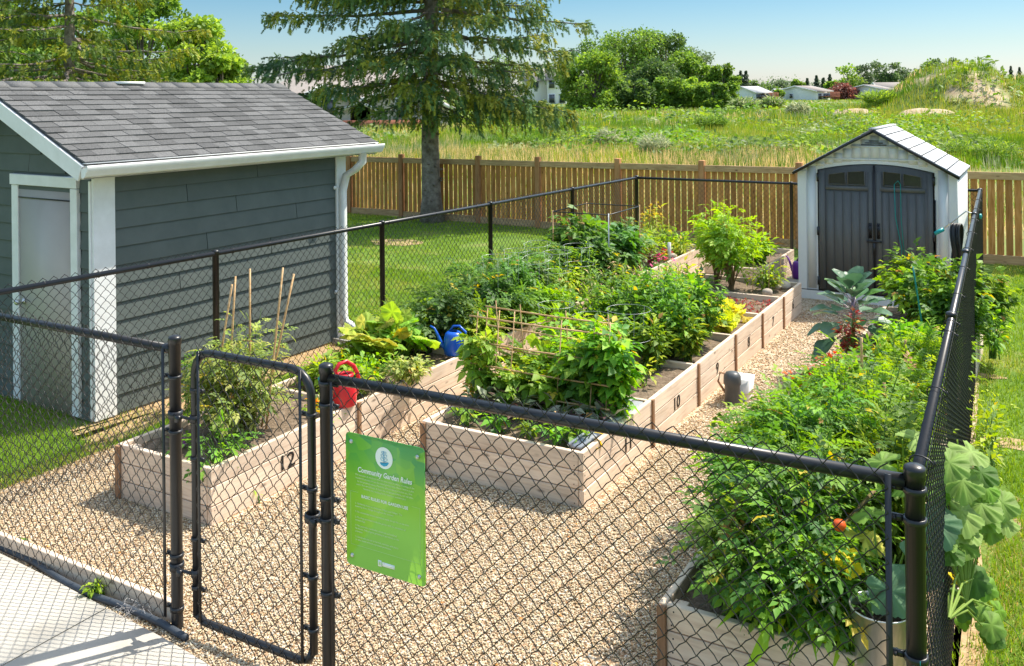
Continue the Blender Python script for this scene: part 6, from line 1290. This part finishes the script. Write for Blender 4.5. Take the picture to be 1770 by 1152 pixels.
spruce('yellowish green spruce behind the slate building at the left', lb, 12.5, 5.4, 2.2, SPY, .24, 9, nstr=.62, step=.34, size=1.25)
lb2 = D(-70, 700, 33); lb2[2] = terr(lb2[0], lb2[1])
spruce('second spruce at the far left edge, mostly cut by the frame', lb2, 12, 4.6, 2.2, SPY[:3]+SP[1:3], .22, 19, nstr=.65, step=.4, size=1.4)

def broadleaf(label, base, H, RX, pal, seed, nleaf=3500, ls=.3, lobes=16, trunk=.18, name='broadleaf_tree', low=.12, group='deciduous trees beyond the field', sparse=0, lobe_r=.42, RY=None):
    r_ = random.Random(seed); rg = np.random.default_rng(seed); base = arr(base); t = thing(name, label, 'tree', base, group); RY = RY or RX
    mb = MB(); L_ = []
    for k in range(lobes):
        f = r_.uniform(0, 1); th = r_.uniform(0, 6.283) if k > 0 else 0; zz = low+(.90-low)*f; prof = math.sin(math.pi*min(1, .18+.74*(zz-low)/(1-low)))**.7; q = prof*math.sqrt(r_.uniform(.05, .75))
        c = base+arr([RX*q*math.cos(th), RY*q*math.sin(th), H*zz]); s = lobe_r*RX*r_.uniform(.65, 1.15)*(prof*.6+.45); L_.append((c, s))
        st_ = base+Z3*H*max(.06, zz*.42); mb.tube([st_, (st_+c)/2+Z3*H*.03, c], [trunk*.42, trunk*.26, trunk*.1], 5, cap=False)
        for j in range(3): e = c+rg.normal(0, 1, 3)*s*.6; mb.tube([c, e], [trunk*.12, trunk*.04], 4, cap=False)
    mb.tube([base-Z3*.2, base+Z3*H*.25, base+Z3*H*.55, base+Z3*H*.8], [trunk, trunk*.75, trunk*.45, trunk*.15], 8); build('trunk', mb, M_BARK, parent=t)
    P, C, F = [], [], []; tot = sum(s**2 for c, s in L_); pal = arr(pal)
    for c, s in L_:
        n = int(nleaf*s*s/tot); d = unit(rg.normal(0, 1, (n, 3))); rr = s*rg.uniform(.3, 1.1, n)**.6
        rr *= 1+.28*(vnoise(d[:, 0]*3+c[0], d[:, 1]*3+d[:, 2]*4, .8, seed)-.5)*2
        if sparse: k = rg.random(n) > sparse; d, rr = d[k], rr[k]; n = len(d)
        P.append(c+d*rr[:, None]*arr([1, 1, .82])); F.append(unit(d*.6+rg.normal(0, .6, (n, 3))-Z3*.25)); b0 = rg.uniform(.75, 1.25)
        C.append(pal[rg.integers(0, len(pal), n)]*rg.uniform(.78, 1.22, (n, 1))*b0)
    P, C, F = np.vstack(P), np.vstack(C), np.vstack(F)
    build('crown', MB().inst(T_QUAD, P, F, Z3+rg.normal(0, .6, F.shape), ls*rg.uniform(.6, 1.3, len(P)), C), M_TREELEAF, parent=t); return t
TG = [(.08, .17, .035), (.11, .22, .04), (.15, .27, .05)]; TD = [(.05, .11, .04), (.07, .14, .045), (.10, .18, .05)]; TB = [(.14, .26, .045), (.18, .31, .05), (.23, .36, .06)]; TH = [(.09, .15, .08), (.11, .17, .09), (.075, .13, .075)]
def gb(px, Y): p = D(px, 500, Y); p[2] = float(terr(p[0], p[1])); return p
def htop(px, ytop, Y): return float(D(px, ytop, Y)[2]-terr(*D(px, 500, Y)[:2]))
def tree_at(label, px, ytop, wpx, Y, pal, seed, **kw):
    return broadleaf(label, gb(px, Y), htop(px, ytop, Y)*1.03, wpx/2*Y/FPX*1.06, pal, seed, **kw)
# bright maples behind the slate building
for px, yt, w, Y, s_, lab in ((330, 28, 170, 42, 5, 'bright yellow green leafy tree right of the left spruce'), (250, -20, 190, 48, 6, 'green leafy tree filling the gap behind the left spruce'), (385, 75, 90, 40, 7, 'low bright leafy tree above the end of the shingle roof'), (120, 10, 170, 50, 8, 'leafy tree behind the trunk of the left spruce'), (20, -10, 170, 50, 28, 'leafy tree behind the far left spruce')):
    tree_at(lab, px, yt, w, Y, TB if s_ in (5, 7) else TG+TB[:1], s_, nleaf=15000, ls=.19, lobes=36, low=.15, lobe_r=.34, group='leafy trees behind the building')
# the grove in the middle
GV = [(1085, 50, 150, 118, TG, 'tallest left tree of the middle grove'), (1155, 50, 130, 122, TG+TD[:1], 'tall tree with lit crown in the centre of the grove'), (1040, 62, 120, 124, TD+TG, 'dark tall tree behind the round bush of the grove'), (1032, 90, 118, 100, TB[:2]+TG[1:], 'round light green tree in front of the grove'), (1003, 122, 52, 104, TG+TB[:1], 'lower round tree beside the cream house'), (1128, 95, 100, 108, TD, 'dark shaded tree in the middle of the grove'), (1188, 88, 80, 112, TG+TB[:1], 'green tree at the right shoulder of the grove'), (1216, 80, 62, 126, TH, 'thin see through tree right of the grove'), (1207, 130, 60, 104, TB, 'bright yellow green small tree low right in the grove'), (1252, 112, 62, 112, TG+TB[:1], 'rounded tree at the right end of the grove'), (1160, 135, 70, 100, TG, 'shrubby tree at the foot of the grove'), (1100, 140, 60, 98, TD+TG[:1], 'dark shrubby tree at the left foot of the grove'), (1235, 145, 56, 98, TB[:1]+TG, 'low shrub tree ending the grove at the right')]
for k, (px, yt, w, Y, pal, lab) in enumerate(GV): tree_at(lab, px, yt, w, Y, pal, 40+k, nleaf=9500 if 'thin' not in lab else 2200, ls=.27, lobes=38 if w > 70 else 22, lobe_r=.33, low=.04 if 'see' not in lab else .4, group='trees of the middle grove', sparse=.3 if 'see' in lab else 0, trunk=.22)
# far tree line on the right
FT = [(1468, 115, 44, 230, TB+TG, 'bright green tree above the plum coloured one'), (1463, 148, 44, 222, [(.14, .07, .06), (.18, .09, .07)], 'dark plum coloured round tree between the bungalows'), (1494, 112, 34, 300, TH, 'tall open tree behind the third bungalow'), (1520, 100, 42, 330, TH+TD, 'tall dark tree left of the twin tree'), (1546, 104, 36, 330, TH+TD, 'tall dark tree right of its twin'), (1575, 124, 60, 360, TH+TD, 'broad low tree in the far tree line'), (1612, 97, 50, 250, TG+TH, 'large tree rising at the left of the earth hill'), (1645, 98, 44, 250, TG+TH, 'large tree right behind the earth hill'), (1330, 146, 40, 330, TG+TH, 'low round tree behind the first bungalow'), (1360, 140, 40, 360, TH, 'hazy low tree between the first two bungalows'), (1302, 142, 34, 320, TH+TG, 'low tree left of the far bungalows'), (1385, 140, 26, 260, TG, 'small green tree left of the second bungalow'), (1440, 142, 24, 250, TG+TB[:1], 'small green tree right of the second bungalow'), (1348, 157, 18, 222, TG, 'small round shrub tree beside the first bungalow'), (1716, 122, 40, 420, TH, 'distant low tree right of the hill crest'), (1565, 140, 22, 235, TG, 'small tree in front of the brown roofed house'), (1595, 128, 60, 420, TH, 'distant tree line mass behind the garage'), (1420, 145, 60, 420, TH, 'distant hazy trees behind the second bungalow'), (880, 100, 90, 240, TG+TH, 'tree behind the cream house'), (1345, 132+12, 90, 480, TH, 'faint far trees behind the first bungalow')]
for k, (px, yt, w, Y, pal, lab) in enumerate(FT): tree_at(lab, px, yt, w, Y, pal, 80+k, nleaf=2200, ls=.62 if Y > 240 else .5, lobes=13, low=.05, group='far trees along the horizon', trunk=.3, lobe_r=.5)
def conifer(label, px, yt, w, Y, seed):
    base = gb(px, Y); H = htop(px, yt, Y); R = w/2*Y/FPX*1.6; rg = np.random.default_rng(seed); t = thing('conifer', label, 'tree', base, 'small far conifers'); build('trunk', MB().tube([base, base+Z3*H*.9], [.25, .05], 6), M_BARK, parent=t)
    n = 2200; f = rg.uniform(.0, 1, n)**1.25; th = rg.uniform(0, 6.283, n); q = R*(1-f)**.85*rg.uniform(.5, 1.1, n)*(.8+.35*np.sin(f*40)); P = base+np.stack([q*np.cos(th), q*np.sin(th), f*H], 1)
    F = np.stack([np.cos(th), np.sin(th), -np.full(n, .45)], 1); C = arr([(.05, .085, .07), (.065, .105, .08), (.08, .13, .09)])[rg.integers(0, 3, n)]; build('crown', MB().inst(T_QUAD, P, F, Z3+rg.normal(0, .3, (n, 3)), rg.uniform(.28, .55, n), C), M_NEEDLE, parent=t)
for k, (px, yt, w, Y, lab) in enumerate(((1284, 122, 16, 300, 'left conifer of the close pair left of the bungalows'), (1293, 122, 18, 300, 'right conifer of the close pair left of the bungalows'), (1399, 135, 10, 320, 'small conifer above the second bungalow roof'), (1415, 130, 12, 320, 'pointed conifer second in the row of four'), (1427, 134, 11, 320, 'pointed conifer third in the row of four'), (1438, 128, 12, 320, 'tallest conifer of the row of four'), (1751, 114, 12, 380, 'thin conifer right of the hill near the frame edge'), (1766, 116, 12, 380, 'last conifer at the right frame edge'))): conifer(lab, px, yt, w, Y, 200+k)
# sage bushes standing in the field
def shrub(label, px, yb, yt, w, pal, seed):
    z = 0.3
    for _ in range(4): p = G(px, yb, z); z = float(terr(p[0], p[1]))
    base = arr([p[0], p[1], z]); Y = p[1]; H = (yb-yt)/FPX*Y; R = w/2/FPX*Y; rg = np.random.default_rng(seed); n = 1300; t = thing('shrub', label, 'bush', base, 'shrubs in the field')
    sm = MB(); th = rg.uniform(0, 6.283, n); q = np.sqrt(rg.uniform(0, 1, n)); f = rg.uniform(.05, 1, n); P = base+np.stack([R*q*np.cos(th)*(.5+.5*f), R*q*np.sin(th)*(.5+.5*f), H*f*(1-.45*q*q)], 1)
    for k in range(12): j = rg.integers(0, n); sm.tube([base, P[j]], .01, 4, cap=False)
    build('stem', sm, M_STEMD, parent=t); F = unit(np.stack([np.cos(th)*.6, np.sin(th)*.6, np.ones(n)*.9], 1)+rg.normal(0, .35, (n, 3))); C = arr(pal)[rg.integers(0, len(pal), n)]*rg.uniform(.8, 1.2, (n, 1)); build('foliage', MB().inst(T_NAR, P, F, Z3+rg.normal(0, .6, (n, 3)), .16*Y/40*rg.uniform(.7, 1.4, n)*1.3, C), M_LEAF, parent=t)
SG = [(.24, .31, .20), (.32, .38, .27), (.18, .25, .15)]
for k, (px, yb, yt, w, pal, lab) in enumerate(((1050, 262, 224, 46, SG, 'silvery sage shrub behind the cedar post in mid field'), (1130, 272, 232, 56, SG, 'largest silvery sage shrub near the cedar fence'), (1095, 260, 240, 30, SG, 'small sage shrub between the two silvery ones'), (1380, 205, 178, 40, SG, 'grey green shrub mound below the second bungalow'), (1285, 195, 170, 46, SG+TG, 'grey green shrub mound below the first bungalow'), (1335, 190, 168, 40, SG+TG, 'pale shrub in front of the bungalow deck'), (1650, 165, 140, 34, SG, 'sage shrub on the left flank of the hill'), (1685, 150, 122, 30, TG+SG, 'green shrub on the crest of the earth hill'), (1625, 175, 150, 26, SG, 'small shrub at the hill foot'), (1655, 188, 165, 26, SG+TG, 'shrub on the lower slope of the hill'), (1720, 285, 240, 70, TB+TG, 'leafy green shrub behind the fence right of the shed'), (1655, 280, 245, 60, TB[:2]+TG, 'low leafy shrub behind the shed roof edge'), (905, 262, 232, 60, TG, 'green shrub behind the fence right of the spruce'), (975, 230, 205, 60, TG+TB[:1], 'green weedy shrub in front of the cream house'), (1400, 262, 236, 70, TB[:2]+TG, 'green weedy shrub left of the grey shed roof'), (1230, 228, 205, 60, TG, 'green weedy shrub in the middle of the field'), (1520, 200, 178, 70, TB+TG[:1], 'yellow green shrub below the third bungalow'))): shrub(lab, px, yb, yt, w, pal, 300+k)

# ------------------------------------------------------------------ houses far behind
def house(label, px0, px1, ybase, yeave, yridge, Y, wall, roof, wins, gable='left', depth=8, gw=None, deck=False, name='bungalow', doors=()):
    """long side faces the camera; the gable end turned slightly is drawn on one side"""
    zb = float(terr(*D((px0+px1)/2, 500, Y)[:2]))-.2; xl, xr = D(px0, 300, Y)[0], D(px1, 300, Y)[0]; ze = D(px0, yeave, Y)[2]; zr = D(px0, yridge, Y)[2]
    t = thing(name, label, 'house', ((xl+xr)/2, Y, zb), 'houses beyond the field'); th = math.radians(28 if gable == 'left' else -28 if gable == 'right' else 0); 
    ax = arr([math.cos(th), math.sin(th), 0]); ay = arr([-math.sin(th), math.cos(th), 0])
    tot = xr-xl; dp = depth
    if gable == 'none': o = arr([xl, Y, 0]); ln = tot
    elif gable == 'left': gwid = dp*math.sin(th); ln = (tot-gwid)/math.cos(th); o = arr([xl+gwid, Y, 0])
    else: gwid = dp*math.sin(-th); ln = (tot-gwid)/math.cos(th); o = arr([xl, Y, 0])
    def Q(x, y, z): return o+ax*x+ay*y+Z3*z
    mb = MB(); v = [Q(0, 0, zb), Q(ln, 0, zb), Q(ln, dp, zb), Q(0, dp, zb), Q(0, 0, ze), Q(ln, 0, ze), Q(ln, dp, ze), Q(0, dp, ze), Q(0, dp/2, zr), Q(ln, dp/2, zr)]
    mb.add(v, quads=[(0, 1, 5, 4), (1, 2, 6, 5), (2, 3, 7, 6), (3, 0, 4, 7)], tris=[(4, 8, 7), (5, 6, 9)]); build('wall', mb, wall, parent=t)
    ov = .5; rm = MB(); k = (zr-ze)/(dp/2)
    rm.add([Q(-ov, -ov, ze-ov*k+.1), Q(ln+ov, -ov, ze-ov*k+.1), Q(ln+ov, dp/2, zr+.1), Q(-ov, dp/2, zr+.1), Q(-ov, dp+ov, ze-ov*k+.1), Q(ln+ov, dp+ov, ze-ov*k+.1)]+[Q(-ov, -ov, ze-ov*k-.12), Q(ln+ov, -ov, ze-ov*k-.12), Q(ln+ov, dp/2, zr-.12), Q(-ov, dp/2, zr-.12)], quads=[(0, 1, 2, 3), (3, 2, 5, 4), (0, 6, 7, 1), (1, 7, 8, 2), (0, 3, 9, 6)]); ro = build('roof', rm, roof, parent=t)
    fm = MB()
    for x in (-ov-.03, ln+ov+.03):
        for s_ in (0, 1): a_, b_ = (Q(x, -ov, ze-ov*k), Q(x, dp/2, zr)) if s_ == 0 else (Q(x, dp/2, zr), Q(x, dp+ov, ze-ov*k)); d = unit(b_-a_); fm.box((a_+b_)/2, d, ax, np.cross(d, ax), float(np.linalg.norm(b_-a_)), .06, .25)
    build('rake_trim', fm, M_WHITE, parent=t)
    for side, u0, zc_, w, h in wins:
        c = Q(u0*ln, -.03, zb+zc_*(ze-zb)) if side == 'f' else Q(-.03, u0*dp, zb+zc_*(ze-zb)) if side == 'l' else Q(ln+.03, u0*dp, zb+zc_*(ze-zb)); xx, yy = (ax, ay) if side == 'f' else (ay, ax)
        wf = build('window', MB().box(c, xx, yy, Z3, w+.25, .08, h+.25), M_WHITE, parent=t); cc = c-ay*.05 if side == 'f' else c-ax*.05 if side == 'l' else c+ax*.05; build('pane', MB().box(cc, xx, yy, Z3, w, .06, h), M_HWIN, parent=wf)
    if deck:
        dk = MB().box(Q(ln*.6, -1.6, zb+1.0), ax, ay, Z3, ln*.7, 3, .15)
        for i in range(8): dk.box(Q(ln*.27+ln*.66*i/7, -3.0, zb+1.0), ax, ay, Z3, .12, .12, 2.0)
        dk.box(Q(ln*.6, -3.0, zb+1.95), ax, ay, Z3, ln*.7, .08, .12); build('deck', dk, M_DECK, parent=t)
    return t
house('white bungalow with a long pale roof at the left of the far row', 1277, 1336, 172, 160, 150, 215, M_PALEGRN, M_ROOFGR, [('f', .1, .5, 1.0, 1.1), ('f', .3, .5, 1.0, 1.1), ('f', .5, .5, .9, 1.6), ('f', .75, .5, 1.1, 1.1), ('f', .9, .5, 1, 1.1)], depth=9, deck=True)
house('white bungalow with brown roof and small gable window second in the far row', 1368, 1442, 173, 158, 149, 215, M_PALEGRN, M_ROOFBR, [('l', .62, .52, .9, .9), ('f', .2, .45, 1, 1.2), ('f', .6, .5, 1.2, 1), ('f', .85, .5, 1, 1)], depth=13, deck=True)
house('white bungalow standing between the plum tree and the brown roofed house', 1490, 1552, 173, 156, 147, 215, M_PALEGRN, M_ROOFBR, [('l', .62, .60, .9, .9), ('f', .3, .5, 1, 1.2), ('f', .7, .5, 1.1, 1)], depth=13, deck=True)
house('long brown roofed house behind the third bungalow', 1525, 1592, 165, 155, 143, 270, M_BEIGE, M_ROOFBR, [('f', .8, .4, 1, 1)], gable='none', depth=10)
house('low garage with a flat brown roof at the foot of the hill', 1568, 1594, 172, 163, 160, 200, M_PALEGRN, M_ROOFBR, [], gable='none', depth=6, name='garage')
house('small grey house half hidden between the first two bungalows', 1348, 1368, 168, 160, 154, 260, M_BEIGE, M_ROOFGR, [('f', .5, .5, .8, .9)], gable='none', depth=7)
house('two storey cream house with a brown roof beside the grove', 948, 984, 186, 136, 117, 165, M_CREAM, M_ROOFBR, [('l', .5, .85, 1.1, 1.1), ('f', .2, .8, 1.0, 1.5), ('f', .7, .8, 1.0, 1.5), ('f', .2, .25, 1.0, 1.5), ('f', .7, .25, 1.0, 1.5)], gable='none', depth=8, name='house')
house('cream house wing with a dark window left of the taller gable', 908, 950, 186, 138, 118, 168, M_CREAM, M_ROOFBR, [('f', .42, .82, 1.4, 1.1)], gable='none', depth=9, name='house')
# long beige building with gables seen through the main spruce
LB_Y = 66
def lodge():
    zb = .75; x0, x1 = D(425, 200, LB_Y)[0], D(730, 200, LB_Y)[0]; t = thing('long_house', 'long low beige house with brown hipped roof and gables behind the main spruce', 'house', ((x0+x1)/2, LB_Y, zb), 'houses beyond the field')
    ze, zr = D(600, 182, LB_Y)[2], D(600, 108, LB_Y)[2]; dp = 12
    build('wall', MB().box(((x0+x1)/2, LB_Y+dp/2, (zb+ze)/2), arr([1., 0, 0]), arr([0, 1., 0]), Z3, x1-x0, dp, ze-zb), M_BEIGE, parent=t)
    build('roof', MB().add([(x0-.6, LB_Y-.7, ze-.1), (x1+.6, LB_Y-.7, ze-.1), (x1-3.4, LB_Y+dp/2, zr), (x0+3.4, LB_Y+dp/2, zr), (x0-.6, LB_Y+dp+.7, ze-.1), (x1+.6, LB_Y+dp+.7, ze-.1)], quads=[(0, 1, 2, 3), (3, 2, 5, 4)], tris=[(0, 3, 4), (1, 5, 2)]), M_ROOFBR, parent=t)
    for px, w in ((568, 3.2), (694, 3.4)):
        c = D(px, 200, LB_Y)[0]; zg = ze+w*.42; g = build('gable', MB().add([(c-w, LB_Y-1.4, ze-.15), (c+w, LB_Y-1.4, ze-.15), (c, LB_Y-1.4, zg), (c-w, LB_Y-1.4, zb), (c+w, LB_Y-1.4, zb), (c-w, LB_Y, zb), (c+w, LB_Y, zb), (c-w, LB_Y, ze), (c+w, LB_Y, ze)], tris=[(0, 1, 2)], quads=[(3, 4, 1, 0), (5, 3, 0, 7), (4, 6, 8, 1)]), M_BEIGE, parent=t)
        build('gable_roof', MB().add([(c-w-.5, LB_Y-1.8, ze-.3), (c, LB_Y-1.8, zg+.12), (c, LB_Y+4.5, zg+.12), (c-w-.5, LB_Y+.5, ze-.3), (c+w+.5, LB_Y-1.8, ze-.3), (c+w+.5, LB_Y+.5, ze-.3)], quads=[(0, 1, 2, 3), (1, 4, 5, 2)]), M_ROOFBR, parent=t)
        for s_ in (-1, 1): a_ = arr([c+s_*(w+.5), LB_Y-1.84, ze-.35]); b_ = arr([c, LB_Y-1.84, zg+.05]); d = unit(b_-a_); build('rake_trim', MB().box((a_+b_)/2, d, arr([0, 1., 0]), np.cross(d, arr([0, 1., 0])), float(np.linalg.norm(b_-a_)), .06, .22), M_WHITE, parent=t)
    for px in (535, 575, 604, 632, 655, 672, 700, 716):
        c = D(px, 200, LB_Y)[0]; wf = build('window', MB().box((c, LB_Y-.04-1.42*(px in (575, 700)), zb+1.5), arr([1., 0, 0]), arr([0, 1., 0]), Z3, 1.1, .08, 1.6), M_WHITE, parent=t); build('pane', MB().box((c, LB_Y-.1-1.42*(px in (575, 700)), zb+1.5), arr([1., 0, 0]), arr([0, 1., 0]), Z3, .8, .06, 1.3), M_HWIN, parent=wf)
    build('porch_skirt', MB().box(((x0+x1)/2+3, LB_Y-1.9, zb+.35), arr([1., 0, 0]), arr([0, 1., 0]), Z3, (x1-x0)*.7, .2, .7), M_DECK, parent=t)
lodge()
